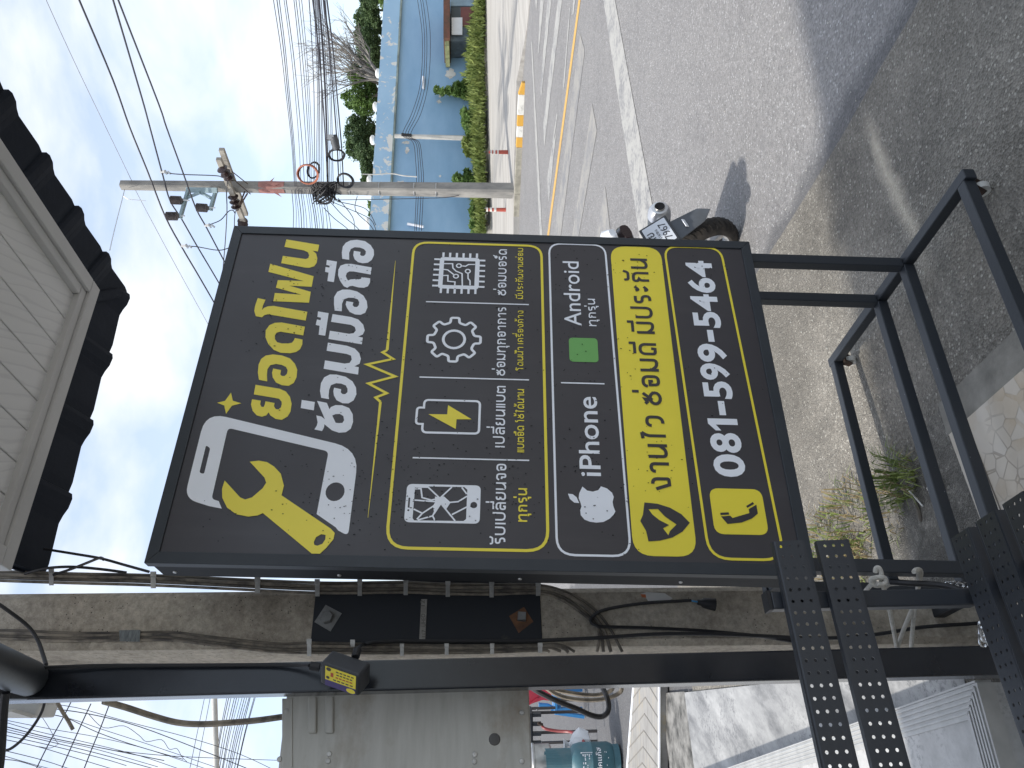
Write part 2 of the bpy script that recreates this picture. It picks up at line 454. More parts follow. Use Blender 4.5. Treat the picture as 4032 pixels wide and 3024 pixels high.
# mitred front frame, as four prisms
for q in ([(0, 0), (1.2, 0), (1.2 - B, B), (B, B)], [(1.2, 0), (1.2, 1.8), (1.2 - B, 1.8 - B), (1.2 - B, B)],
          [(1.2, 1.8), (0, 1.8), (B, 1.8 - B), (1.2 - B, 1.8 - B)], [(0, 1.8), (0, 0), (B, B), (B, 1.8 - B)]):
    fr.prism([(s, 0.0, 2.5 - t) for s, t in q], (0, .03, 0))
obj('frame', fr, M['frame_metal'], sign, bevel=.0015)
cs = MB().box(.006, .031, 2.5 - 1.794, 1.194, DEP, 2.494)
obj('casing', cs, mat('matt_black_casing', (.006, .007, .010), .62, 0, spec=.25, col2=(.010, .012, .016), scale=3), sign, bevel=.004)
for t in (.05, .5, 1.0, 1.45, 1.74):
    obj('rivet', MB().lathe([(.006, 0), (.005, .003), (.002, .004)], (0.006, .09, 2.5 - t), (-1, 0, 0), 10), M['steel'], sign, smooth=True)
PAN = .005
pn = NG('printed_face_panel')
pc = pn.ramp(pn.noise(2.2, 5), [(.3, (.040, .036, .040)), (.7, (.054, .050, .055))])
stk = pn.ramp(pn.noise(7, 5, .65, pn.mapv((1, 1, .14))), [(.54, 0.0), (.80, .35)])
pc = pn.mix(stk, pc, (.095, .090, .090))
rg_ = pn.ramp(pn.noise(3, 5), [(.3, .30), (.7, .46)])
pn.bump(pn.noise(6, 3), .06, .004)
obj('face_panel', MB().box(B - .002, PAN, 2.5 - 1.8 + B - .002, 1.2 - B + .002, PAN + .006, 2.5 - B + .002), pn.done(pc, rg_, 0, .5), sign)
def put(s, t, lift): return Vector((s, PAN - .0012 - lift, 2.5 - t))
def flat(): return Flat(put)
def face(name, fl, m, label=None): return obj(name, fl.mb, M[m], sign, fix=False, label=label)
# phone logo with spanner
f = flat()
outer = rounded([(.187, .062, .06), (.462, .062, .065), (.352, .527, .075), (.088, .527, .02), (.103, .498), (.112, .490), (.149, .433), (.342, .440, .014), (.411, .137, .014), (.187, .137, .014), (.181, .158), (.159, .171), (.1655, .135, 0)], True)
f.fill([tuple(p) for p in outer], [[tuple(p) for p in rounded([(.3525, .086, .006), (.3435, .100, .006), (.262, .100, .006), (.2655, .086, .006)], True)], ell(.217, .475, .0285, .0265)])
face('phone_logo', f, 'white_paint')
f = flat()
wrench = [(.303, .221), (.254, .272), (.239, .279), (.222, .272), (.194, .248), (.187, .230), (.193, .215), (.243, .162), (.217, .160), (.191, .166), (.162, .185), (.143, .214), (.137, .248), (.141, .273), (.148, .286), (.036, .436), (.036, .458), (.053, .473), (.078, .489), (.095, .490), (.107, .478), (.202, .328), (.231, .330), (.268, .315), (.290, .292), (.303, .270), (.307, .246)]
wh = [(.068, .437), (.082, .441), (.091, .454), (.089, .466), (.077, .467), (.064, .461), (.058, .448), (.060, .440)]
f.fill(wrench, [wh], .0012)
face('spanner_logo', f, 'yellow_vinyl')
f = flat()
f.fill([(.495, .088), (.502, .110), (.531, .122), (.503, .133), (.495, .160), (.486, .134), (.458, .122), (.486, .111)])
face('sparkle', f, 'yellow_vinyl')
# the two headings, cut to the outlines of their letters
HD_A = [[(1.147,0.188),(1.127,0.303),(1.097,0.303),(1.100,0.285),(1.088,0.298),(1.068,0.305),(1.048,0.306),(1.032,0.300),(1.024,0.284),(1.025,0.270),(1.041,0.188),(1.073,0.188),(1.062,0.267),(1.067,0.275),(1.079,0.276),(1.092,0.270),(1.100,0.255),(1.113,0.187)],
 [(1.037,0.152),(0.989,0.304),(0.944,0.304),(0.946,0.230),(0.923,0.304),(0.878,0.305),(0.880,0.189),(0.914,0.188),(0.910,0.275),(0.936,0.188),(0.968,0.189),(0.967,0.275),(1.002,0.152)],
 [(0.891,0.137),(0.885,0.163),(0.861,0.159),(0.843,0.159),(0.852,0.164),(0.859,0.176),(0.861,0.194),(0.841,0.305),(0.806,0.305),(0.827,0.181),(0.823,0.171),(0.814,0.164),(0.818,0.144),(0.839,0.135),(0.858,0.134),(0.874,0.135)],
 [(0.782,0.306),(0.748,0.306),(0.760,0.233),(0.756,0.221),(0.745,0.217),(0.730,0.220),(0.719,0.229),(0.715,0.244),(0.716,0.265),(0.719,0.275),(0.729,0.280),(0.737,0.281),(0.732,0.306),(0.713,0.308),(0.695,0.304),(0.684,0.293),(0.679,0.275),(0.680,0.246),(0.690,0.223),(0.712,0.202),(0.737,0.189),(0.764,0.185),(0.784,0.193),(0.794,0.209),(0.796,0.230)],
 [(0.579,0.197),(0.605,0.189),(0.634,0.186),(0.655,0.190),(0.668,0.202),(0.673,0.223),(0.670,0.251),(0.660,0.278),(0.641,0.296),(0.619,0.307),(0.592,0.309),(0.571,0.304),(0.560,0.290),(0.562,0.269),(0.571,0.250),(0.589,0.237),(0.606,0.232),(0.621,0.233),(0.616,0.258),(0.600,0.258),(0.595,0.264),(0.595,0.272),(0.603,0.278),(0.616,0.278),(0.628,0.271),(0.635,0.257),(0.638,0.239),(0.633,0.222),(0.618,0.216),(0.597,0.218),(0.574,0.223)],
 [(0.561,0.190),(0.549,0.265),(0.540,0.285),(0.522,0.300),(0.498,0.309),(0.471,0.310),(0.454,0.304),(0.442,0.289),(0.445,0.270),(0.456,0.253),(0.466,0.246),(0.456,0.241),(0.451,0.229),(0.455,0.213),(0.470,0.198),(0.492,0.189),(0.510,0.189),(0.506,0.216),(0.494,0.216),(0.485,0.221),(0.484,0.228),(0.493,0.230),(0.504,0.230),(0.499,0.258),(0.488,0.258),(0.478,0.265),(0.477,0.273),(0.484,0.279),(0.496,0.280),(0.504,0.278),(0.514,0.269),(0.517,0.253),(0.527,0.191)]]
HD_B = [[(1.068,0.389),(1.096,0.384),(1.122,0.384),(1.140,0.392),(1.151,0.406),(1.155,0.429),(1.150,0.457),(1.133,0.478),(1.111,0.491),(1.088,0.494),(1.067,0.489),(1.054,0.477),(1.051,0.460),(1.055,0.444),(1.067,0.431),(1.085,0.424),(1.105,0.424),(1.101,0.447),(1.088,0.447),(1.083,0.453),(1.084,0.461),(1.092,0.465),(1.104,0.465),(1.114,0.457),(1.120,0.443),(1.121,0.425),(1.113,0.413),(1.095,0.409),(1.064,0.413)],
 [(1.034,0.492),(1.003,0.492),(1.014,0.434),(1.014,0.420),(1.007,0.412),(0.994,0.410),(0.982,0.415),(0.975,0.420),(0.980,0.428),(0.982,0.443),(0.981,0.455),(0.984,0.462),(0.991,0.463),(0.987,0.492),(0.968,0.493),(0.953,0.488),(0.946,0.476),(0.947,0.457),(0.953,0.437),(0.951,0.428),(0.944,0.421),(0.950,0.409),(0.972,0.394),(0.996,0.384),(1.020,0.382),(1.038,0.387),(1.046,0.403),(1.047,0.422)],
 [(1.061,0.338),(1.055,0.373),(0.966,0.374),(0.970,0.352),(1.006,0.351),(1.009,0.339),(1.030,0.338),(1.028,0.351),(1.036,0.351),(1.039,0.339)],
 [(0.849,0.392),(0.876,0.386),(0.904,0.383),(0.926,0.390),(0.936,0.406),(0.937,0.428),(0.930,0.455),(0.914,0.477),(0.891,0.491),(0.866,0.496),(0.844,0.491),(0.835,0.477),(0.836,0.459),(0.845,0.441),(0.861,0.430),(0.875,0.424),(0.889,0.425),(0.885,0.448),(0.873,0.447),(0.866,0.453),(0.866,0.462),(0.874,0.467),(0.886,0.467),(0.897,0.461),(0.903,0.447),(0.903,0.430),(0.896,0.416),(0.877,0.412),(0.847,0.415)],
 [(0.835,0.387),(0.825,0.449),(0.816,0.472),(0.796,0.490),(0.774,0.497),(0.758,0.493),(0.749,0.479),(0.746,0.494),(0.720,0.494),(0.737,0.387),(0.769,0.387),(0.759,0.449),(0.762,0.463),(0.773,0.469),(0.786,0.464),(0.794,0.451),(0.804,0.386)],
 [(0.723,0.387),(0.713,0.448),(0.703,0.474),(0.686,0.490),(0.665,0.497),(0.647,0.495),(0.637,0.480),(0.634,0.494),(0.607,0.495),(0.625,0.387),(0.656,0.387),(0.646,0.449),(0.649,0.464),(0.662,0.469),(0.676,0.465),(0.682,0.451),(0.692,0.387)],
 [(0.844,0.339),(0.838,0.374),(0.749,0.375),(0.752,0.354),(0.787,0.352),(0.790,0.339),(0.812,0.340),(0.809,0.352),(0.819,0.352),(0.822,0.340)],
 [(0.521,0.394),(0.545,0.387),(0.573,0.386),(0.594,0.393),(0.605,0.409),(0.605,0.429),(0.598,0.458),(0.582,0.481),(0.560,0.494),(0.536,0.498),(0.515,0.492),(0.504,0.478),(0.504,0.460),(0.514,0.441),(0.530,0.431),(0.546,0.427),(0.558,0.428),(0.553,0.450),(0.542,0.450),(0.536,0.456),(0.536,0.464),(0.543,0.470),(0.555,0.469),(0.567,0.462),(0.573,0.447),(0.574,0.432),(0.566,0.417),(0.549,0.414),(0.529,0.415),(0.517,0.418)],
 [(0.512,0.337),(0.506,0.377),(0.477,0.378),(0.484,0.338)],
 [(0.510,0.383),(0.504,0.413),(0.482,0.424),(0.490,0.427),(0.497,0.440),(0.497,0.460),(0.488,0.482),(0.467,0.495),(0.441,0.499),(0.418,0.495),(0.406,0.482),(0.404,0.462),(0.411,0.441),(0.426,0.422),(0.431,0.416),(0.420,0.416),(0.408,0.412),(0.413,0.389),(0.425,0.394),(0.437,0.395),(0.460,0.388),(0.457,0.403),(0.448,0.415)]]
HD_H = [[(0.461,0.435),(0.466,0.444),(0.467,0.457),(0.460,0.468),(0.446,0.472),(0.437,0.468),(0.436,0.458),(0.437,0.448)]]
f = flat()
for p in HD_A: f.fill(p)
face('lettering', f, 'yellow_vinyl', 'large yellow shop name')
f = flat()
for i, p in enumerate(HD_B): f.fill(p, HD_H if i == len(HD_B) - 1 else ())
face('lettering', f, 'white_paint', 'large white heading below the shop name')
f = flat()
E_ = [(1.062, .569), (.701, .576), (.692, .562), (.668, .597), (.645, .518), (.604, .609), (.576, .530), (.543, .589), (.527, .557), (.512, .573), (.144, .575)]
f.ribbon(E_[1:-1], .008, rnd=False, miter=4)
f.fill([(.701, .571), (.701, .580), (1.066, .5695), (1.066, .5685)]); f.fill([(.512, .569), (.512, .577), (.142, .5755), (.142, .5745)])
face('pulse_line', f, 'yellow_vinyl')
f = flat(); f.ribbon([(.057, .633, .06), (1.152, .626, .05), (1.152, 1.066, .05), (.057, 1.073, .06)], .0085, True); face('border', f, 'yellow_vinyl', 'yellow rounded border round the four services')
for s, ta, tb in ((.3285, .684, 1.022), (.604, .684, 1.022), (.896, .684, 1.022), (.597, 1.121, 1.256)):
    f = flat(); f.ribbon([(s, ta), (s, tb)], .0045); face('divider', f, 'white_paint')
# cracked phone icon
f = flat()
scr = [(.227, .698), (.236, .698), (.239, .706), (.240, .837), (.232, .846), (.144, .846), (.138, .839), (.137, .703), (.143, .698)]
f.fill(rrect(.131, .675, .246, .884, .016), [scr, rrect(.174, .682, .204, .687, .002), ell(.1665, .6845, .003, .003, 8), ell(.186, .866, .0095, .0095)])
hub = [(.198, .738), (.209, .756), (.2055, .770), (.210, .781), (.192, .801), (.172, .790), (.188, .776), (.155, .758), (.169, .755), (.173, .743), (.191, .760)]
for k, p in enumerate(([(.237, .699), (.237, .735), (.204, .770)], [(.231, .699), (.232, .715), (.205, .720), (.198, .746), (.204, .770)], [(.204, .770), (.239, .802)], [(.204, .770), (.192, .798), (.195, .822), (.212, .846)], [(.239, .830), (.219, .845)],
          [(.193, .770), (.197, .699)], [(.193, .770), (.158, .724), (.170, .699)], [(.193, .770), (.151, .753), (.138, .713)], [(.151, .753), (.138, .760)], [(.193, .770), (.138, .816)], [(.156, .806), (.180, .847)], [(.158, .724), (.140, .710)])):
    f.ribbon(p, .0045, rnd=False)
f.fill([(.209, .756), (.2055, .770), (.210, .781), (.192, .801), (.172, .790), (.188, .776), (.155, .758), (.180, .752), (.191, .757)], [], .0011)
face('cracked_phone_icon', f, 'white_paint')
f = flat()
f.ribbon([(.412, .705, .014), (.440, .705), (.440, .685, .012), (.496, .685, .012), (.496, .705), (.523, .705, .014), (.523, .873, .014), (.412, .873, .014)], .007, True)
face('battery_icon', f, 'white_paint')
f = flat(); f.fill([(.474, .720), (.475, .776), (.507, .777), (.460, .850), (.459, .805), (.426, .804)]); face('lightning_bolt', f, 'yellow_vinyl')
f = flat(); gp = []
for k in range(8):
    a = 2 * math.pi * k / 8
    for da, r in ((-.225, .066), (-.155, .0855), (.155, .0855), (.225, .066)): gp.append((.749 + r * math.sin(a + da), .783 - r * math.cos(a + da), .006))
f.ribbon(gp, .0085, True); f.disc((.749, .783), .0385, hole=.77)
face('gear_icon', f, 'white_paint')
f = flat()
f.fill(rrect(.953, .719, 1.089, .855, .013), [[(.968, .734), (1.074, .734), (1.074, .840), (.968, .840)]])
for k in range(6):
    u = .964 + k * .0229
    v = .730 + k * .0229
    f.ribbon([(u, .719), (u, .700)], .0075); f.ribbon([(u, .855), (u, .874)], .0075)
    f.ribbon([(.953, v), (.933, v)], .0075); f.ribbon([(1.089, v), (1.109, v)], .0075)
for p in ([(1.060, .732), (1.061, .763), (1.042, .765), (1.029, .776), (1.019, .797), (.968, .800)], [(1.035, .734), (1.033, .748), (1.014, .769)], [(1.008, .734), (1.009, .750), (.984, .751), (.982, .775), (.968, .775)],
          [(1.052, .796), (1.051, .808), (1.059, .817), (1.060, .839)], [(1.019, .817), (.998, .818), (.989, .825), (.969, .826)]): f.ribbon(p, .0048, rnd=False)
for c in ((1.052, .785), (1.029, .816), (1.006, .777)): f.disc(c, .0105, n=14, hole=.55, lift=.0011)
face('circuit_icon', f, 'white_paint')
for t, s0, s1, a, b, w, g, m, lb in (
    ('รับเปลี่ยนจอ', .074, .316, .927, .956, .17, .17, 'white_paint', 'white caption under the cracked phone'), ('ทุกรุ่น', .139, .241, .991, 1.016, .19, .17, 'yellow_vinyl', 'yellow caption under the cracked phone'),
    ('เปลี่ยนแบต', .368, .580, .922, .950, .17, .17, 'white_paint', 'white caption under the battery'), ('แบตอึด ใช้ได้นาน', .354, .570, .987, 1.007, .16, .17, 'yellow_vinyl', 'yellow caption under the battery'),
    ('ซ่อมทุกอาการ', .616, .882, .921, .948, .17, .17, 'white_paint', 'white caption under the gear'), ('โดนน้ำ เครื่องค้าง', .637, .870, .986, 1.004, .16, .17, 'yellow_vinyl', 'yellow caption under the gear'),
    ('ซ่อมบอร์ด', .930, 1.132, .919, .947, .17, .17, 'white_paint', 'white caption under the circuit chip'), ('มีประกันงานซ่อม', .918, 1.140, .985, 1.003, .16, .17, 'yellow_vinyl', 'yellow caption under the circuit chip'),
    ('ทุกรุ่น', .815, .928, 1.218, 1.242, .18, .17, 'white_paint', 'small white words under the larger Latin word')):
    f = flat(); thai(f, t, s0, s1, a, b, w, g); face('lettering', f, m, lb)
f = flat(); f.ribbon([(.047, 1.097, .05), (1.165, 1.093, .045), (1.165, 1.288, .045), (.047, 1.299, .05)], .0065, True); face('border', f, 'white_paint', 'white rounded border round the two phone systems')
f = flat()
ap = [(.250, 1.174), (.229, 1.164), (.214, 1.162), (.199, 1.167), (.189, 1.169), (.178, 1.165), (.163, 1.166), (.150, 1.176), (.144, 1.191), (.142, 1.209), (.144, 1.228), (.154, 1.246), (.166, 1.258), (.176, 1.264), (.193, 1.259), (.205, 1.258), (.220, 1.262), (.233, 1.258), (.246, 1.244), (.252, 1.227), (.240, 1.219), (.235, 1.203), (.238, 1.187)]
f.fill(ap); f.fill([(.227, 1.132), (.226, 1.145), (.217, 1.156), (.199, 1.163), (.200, 1.149), (.211, 1.137)])
face('fruit_emblem', f, 'white_paint')
f = flat(); latin(f, 'iPhone', .283, .549, 1.168, 1.230, .010); face('lettering', f, 'white_paint', 'white Latin word beside the fruit emblem')
f = flat(); f.fill(rrect(.676, 1.150, .768, 1.242, .014)); face('green_tile', f, 'green_vinyl')
f = flat(); latin(f, 'Android', .815, 1.087, 1.138, 1.194, .004); face('lettering', f, 'white_paint', 'white Latin word beside the green tile')
f = flat(); f.fill(rrect(.049, 1.306, 1.162, 1.482, .055)); face('yellow_band', f, 'yellow_vinyl')
f = flat()
f.fill([(.149, 1.332), (.168, 1.341), (.205, 1.348), (.202, 1.385), (.191, 1.419), (.172, 1.450), (.147, 1.471), (.121, 1.448), (.103, 1.418), (.093, 1.382), (.090, 1.350), (.120, 1.346)],
       [[(.185, 1.358), (.186, 1.385), (.164, 1.403), (.141, 1.433), (.122, 1.413), (.109, 1.407), (.129, 1.394), (.139, 1.412), (.153, 1.386), (.169, 1.368)]], .0012)
face('shield_icon', f, 'dark_vinyl')
f = flat(); thai(f, 'งานไว ซ่อมดี มีประกัน', .242, 1.108, 1.372, 1.430, .175, .2, lift=.0012); face('lettering', f, 'dark_vinyl', 'dark slogan on the yellow band')
f = flat(); f.ribbon([(.045, 1.514, .06), (1.168, 1.496, .05), (1.168, 1.694, .05), (.045, 1.722, .06)], .0075, True); face('border', f, 'yellow_vinyl', 'yellow rounded border round the phone number')
f = flat(); f.fill(rrect(.116, 1.538, .254, 1.690, .028)); face('yellow_tile', f, 'yellow_vinyl')
f = flat()
for p in ([(.181, 1.557), (.183, 1.581), (.176, 1.582), (.174, 1.557)], [(.170, 1.558), (.173, 1.584), (.166, 1.590), (.182, 1.640), (.194, 1.640), (.208, 1.664), (.181, 1.664), (.166, 1.645), (.153, 1.614), (.148, 1.573)], [(.203, 1.634), (.216, 1.655), (.210, 1.658), (.198, 1.637)]):
    f.fill([(q[0] - .002, q[1] + .004) for q in p], [], .0012)
face('handset_icon', f, 'dark_vinyl')
f = flat()
for ch, s0, s1 in (('0', .291, .364), ('8', .369, .435), ('5', .554, .617), ('9', .622, .684), ('9', .689, .759), ('5', .823, .888), ('4', .891, .961), ('6', .967, 1.032), ('4', 1.035, 1.107)):
    o_ = .0 if ch in '54' else .0015
    latin(f, ch, s0, s1, 1.5625 - o_, 1.653 + o_, .030)
f.fill([(.443, 1.583), (.466, 1.5625), (.484, 1.5625), (.484, 1.653), (.463, 1.653), (.463, 1.586), (.443, 1.600)])
for s0, s1 in ((.496, .546), (.767, .814)): f.fill([(s0, 1.602), (s1, 1.602), (s1, 1.622), (s0, 1.622)])
face('lettering', f, 'white_paint', 'large white phone number')
# rain drops left standing on the face
rd = random.Random(3); dm = MB()
def drop(s, t, r):
    n = 7; o = len(dm.v); k = rd.uniform(.8, 1.6)
    for lvl, (q, hh) in enumerate(((1, 0), (.7, .55))):
        for i in range(n):
            a = 2 * math.pi * i / n
            dm.v.append(Vector((s + r * q * math.cos(a) * .8, PAN - .0030 - r * hh * .7, 2.5 - t - r * q * k * math.sin(a))))
    for i in range(n):
        j = (i + 1) % n; dm.f.append((o + i, o + j, o + n + j, o + n + i))
    dm.f.append(tuple(o + n + i for i in range(n)))
for c in range(60):
    cs_, ct_ = rd.uniform(.06, 1.14), rd.choice([rd.uniform(.1, .8), rd.uniform(.3, 1.3), rd.uniform(.5, 1.75)])
    sp = rd.uniform(.03, .12)
    for _ in range(rd.randint(6, 22)):
        s, t = cs_ + rd.gauss(0, sp), ct_ + rd.gauss(0, sp)
        if .05 < s < 1.15 and .06 < t < 1.75: drop(s, t, rd.uniform(.0011, .0026))
md = bpy.data.materials.new('rain_drop'); md.use_nodes = True
pb = md.node_tree.nodes['Principled BSDF']; pb.inputs['Base Color'].default_value = (.02, .02, .022, 1); pb.inputs['Roughness'].default_value = .04; pb.inputs['Alpha'].default_value = .75; pb.inputs['IOR'].default_value = 1.33
kind(obj('rain_drops', dm, md, sign, smooth=True), 'stuff')
# stand: uprights and the four-rail base, square tube
T = .038
st = MB()
for s in (.045, 1.155):
    for y in (.05, .26):
        p = MB().box(s - T / 2, y - T / 2, .150, s + T / 2, y + T / 2, .702 if y < .2 else .755)
        obj('stand_post', p, M['worn_metal'], sign, bevel=.003)
for s in (.045, 1.155): obj('stand_strut', MB().box(s - T / 2 + .002, .075, .715, s + T / 2 - .002, .26 - T / 2, .750), M['worn_metal'], sign, bevel=.003)
for y in (-.345, .05, .26, .68):
    p = MB().box(.035 + T / 2, y - T / 2, .110, 1.165 - T / 2, y + T / 2, .149)
    obj('base_rail', p, M['worn_metal'], sign, bevel=.003)
for s in (.035, 1.165):
    p = MB().box(s - T / 2, -.345 - T / 2 - .012, .1105, s + T / 2, .68 + T / 2 + .012, .1485)
    obj('base_rail', p, M['worn_metal'], sign, bevel=.003)
M['rust'] = mat('rusty_iron', (.10, .055, .035), .85, .2, col2=(.035, .028, .025), scale=40, bump=.3, bscale=120)
M['nylon'] = mat('white_nylon_wheel', (.62, .61, .57), .45, 0, var=.3, scale=30)
for s, y in ((1.165, -.33), (1.165, .665), (.035, -.33), (.035, .665)):
    fork = MB(); z0 = .110
    gz = (0 - SORG.z - s * SW.z - y * SB.z) / SH_.z
    wr = .026; wc = gz + wr
    fork.box(s - .03, y - .025, z0 - .006, s + .03, y + .025, z0)
    for q in (-.018, .018): fork.prism([(s + q - .0015, y - .02, z0 - .006), (s + q - .0015, y + .02, z0 - .006), (s + q - .0015, y + .034, wc), (s + q - .0015, y + .008, wc - .008)], (.003, 0, 0))
    wheel = MB().lathe([(.012, -.013), (wr, -.011), (wr, .011), (.012, .013)], (s, y + .02, wc), (1, 0, 0), 20)
    ca = obj('caster_fork', fork, M['rust'], sign)
    obj('wheel', wheel, M['nylon'], ca, smooth=True)
# ================================================================ ground, road, pavements
def ground_mat(name, base, dark, light, s=1.0, stone=(.55, .54, .50), amt=.75, warm=None):
    g = NG(name)
    big = g.ramp(g.noise(.9, 5, .6), [(.32, dark), (.68, base)])
    mid = g.mix(g.ramp(g.noise(9, 5, .65), [(.35, 0.0), (.7, 1.0)]), big, base)
    v = g.vor(95 * s, 'F1', o='Color')
    sp = g.sep(v)
    c = g.mix(g.ramp(sp[0], [(.0, .55), (.9, 1.0)]), 0.0, mid, 'MULTIPLY') if False else g.mix(.5, mid, g.mix(1.0, mid, g.ramp(sp[0], [(.0, .52), (1., 1.5)]), 'MULTIPLY'))
    v2 = g.vor(62 * s, 'F1', o='Color'); s2 = g.sep(v2)
    d2 = g.vor(62 * s)
    pick = g.math('MULTIPLY', g.math('GREATER_THAN', s2[1], amt), g.math('LESS_THAN', d2, .40))
    c = g.mix(pick, c, g.mix(s2[2], stone, light))
    v3 = g.vor(26 * s, 'F1', o='Color'); s3 = g.sep(v3); d3 = g.vor(26 * s)
    pick3 = g.math('MULTIPLY', g.math('GREATER_THAN', s3[0], .90), g.math('LESS_THAN', d3, .22))
    c = g.mix(g.math('MULTIPLY', pick3, .8), c, stone)
    g.bump(g.math('ADD', g.vor(95 * s), g.math('MULTIPLY', g.noise(35, 4), .8)), .8, .008)
    return g.m, g, c
m_, g_, c_ = ground_mat('weathered_asphalt', (.228, .222, .217), (.175, .171, .170), (.38, .38, .38), 1.0, (.36, .355, .35), .88)
# damp silty band where the asphalt drains along the forecourt joint
jv = g_.sep(g_.mapv((1, 1, 1), (0, 0, -R_(31.6))))
jd = g_.math('ADD', g_.math('ADD', jv[0], g_.math('MULTIPLY', jv[1], -.075)), g_.math('MULTIPLY', g_.noise(2.6, 5, .6), .34))
wet = g_.ramp(g_.math('MULTIPLY', g_.math('ADD', jd, -2.0), .5), [(.385, 1.0), (.435, 0.0)])
c_ = g_.mix(g_.math('MULTIPLY', wet, .62), c_, (.060, .062, .068))
M['asphalt'] = g_.done(c_, .82, 0, .35)
m_, g_, c_ = ground_mat('exposed_aggregate_concrete', (.275, .256, .222), (.165, .155, .137), (.42, .40, .35), 1.25, (.44, .42, .37), .84)
st_ = g_.ramp(g_.noise(.55, 4, .6), [(.42, .62), (.62, 1.0)])
# paler tone across the slab in one curved streak
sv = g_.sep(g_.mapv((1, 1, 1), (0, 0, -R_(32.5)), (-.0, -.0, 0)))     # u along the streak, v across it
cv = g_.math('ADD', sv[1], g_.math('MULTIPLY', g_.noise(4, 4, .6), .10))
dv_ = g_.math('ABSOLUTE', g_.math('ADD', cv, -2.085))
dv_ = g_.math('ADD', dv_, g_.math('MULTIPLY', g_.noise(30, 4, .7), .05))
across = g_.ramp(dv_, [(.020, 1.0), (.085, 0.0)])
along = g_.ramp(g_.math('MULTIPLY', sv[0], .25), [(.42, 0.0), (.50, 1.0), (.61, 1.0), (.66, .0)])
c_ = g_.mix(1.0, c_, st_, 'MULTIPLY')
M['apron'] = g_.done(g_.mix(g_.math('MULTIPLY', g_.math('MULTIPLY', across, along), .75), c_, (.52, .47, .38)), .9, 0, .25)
M['earth'] = mat('dry_earth', (.24, .21, .16), .95, 0, var=.4, scale=.6)
kind(obj('ground', MB().add([(-300, -60, -.09), (300, -60, -.09), (300, 600, -.09), (-300, 600, -.09)], [(0, 1, 2, 3)]), M['earth']), 'structure')
ASP = -.025
def strip_grid(f, us, vs_):
    mb = MB(); nv = len(vs_)
    mb.v = [Vector(f(u, v)) for u in us for v in vs_]
    mb.f = [(i * nv + j, (i + 1) * nv + j, (i + 1) * nv + j + 1, i * nv + j + 1) for i in range(len(us) - 1) for j in range(nv - 1)]
    return mb
ysr = [-6 + i * .75 for i in range(42)]
kind(obj('road', strip_grid(lambda x, y: (x, y, road_h(y) + ASP), [-40, -10, -4, 0, 4, 8, 16, 50], ysr), M['asphalt'], smooth=True), 'structure')
joint = [(2.55, -5), (2.60, 0), (2.63, 1.2), (2.62, 1.65), (2.645, 1.9), (2.66, 2.2), (2.70, 2.6), (2.745, 2.95), (2.80, 3.31), (2.9, 4.4), (3.0, 6.0)]
ap = MB(); nj = len(joint)
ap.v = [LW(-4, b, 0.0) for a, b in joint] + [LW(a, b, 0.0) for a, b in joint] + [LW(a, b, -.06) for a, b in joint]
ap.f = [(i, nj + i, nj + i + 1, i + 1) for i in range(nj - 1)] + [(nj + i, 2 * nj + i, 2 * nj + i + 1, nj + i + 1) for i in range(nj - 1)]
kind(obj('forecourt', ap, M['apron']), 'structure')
# ---- painted markings, worn thin
def worn(name, c, thin=.42, sc=3.0):
    g = NG(name)
    f_ = g.math('ADD', g.math('MULTIPLY', g.noise(sc, 6, .7), .65), g.math('MULTIPLY', g.noise(sc * 9, 3, .6), .35))
    return g.done(g.mix(g.ramp(f_, [(thin - .05, 0.0), (thin + .09, 1.0)]), (.19, .19, .195), c), .8, 0, .3)
M['road_white'] = worn('worn_white_line', (.345, .34, .32), .44)
M['road_faint'] = worn('faded_white_line', (.275, .265, .245), .47)
M['road_yellow'] = worn('worn_yellow_line', (.52, .32, .10), .36)
def Z5(x, y): return ((1900 + x * .49729) / KD, (y * .49729) / KD)
def marking(name, quad, m, n=12):
    """quad in the road crop: two points at one end, two at the other"""
    a, b, c, d = [Vector(Z5(*q)) for q in quad]; mb = MB()
    for i in range(n + 1):
        l, r = a.lerp(d, i / n), b.lerp(c, i / n)
        for q in (l, r):
            p = PT(q.x, q.y, ASP); mb.v.append(p + UP * .005)
    mb.f = [(2 * i, 2 * i + 1, 2 * i + 3, 2 * i + 2) for i in range(n)]
    return kind(obj(name, mb, m), 'structure')
marking('edge_line', [(950, -60), (1040, -60), (1413, 1980), (1262, 1980)], M['road_white'], 24)
marking('yellow_line', [(770, -60), (786, -60), (513, 1980), (498, 1980)], M['road_yellow'], 20)
for q in ([(418, 0), (434, 0), (430, 85), (428, 85)], [(458, 0), (487, 0), (446, 420), (441, 420)], [(516, 0), (547, 0), (468, 765), (458, 700)], [(598, 0), (632, 0), (510, 1000), (480, 1000)], [(480, 1000), (510, 1000), (494, 1150), (490, 1150)],
          [(386, 330), (394, 330), (482, 1980), (460, 1980)], [(722, 0), (738, 0), (722, 120), (714, 110)], [(690, 60), (698, 60), (648, 700), (640, 690)], [(588, 900), (598, 900), (562, 1140), (556, 1130)], [(548, 1180), (585, 1050), (545, 1440), (515, 1400)], [(515, 1400), (545, 1440), (530, 1590), (524, 1590)]):
    marking('hatch_line', q, M['road_white'], 10)
for q in ([(775, 270), (812, 400), (606, 1980), (551, 1980)], [(870, 820), (908, 1030), (745, 1980), (695, 1980)], [(968, 1480), (975, 1480), (1030, 1980), (890, 1980)]):
    marking('faded_line', q, M['road_faint'], 10)
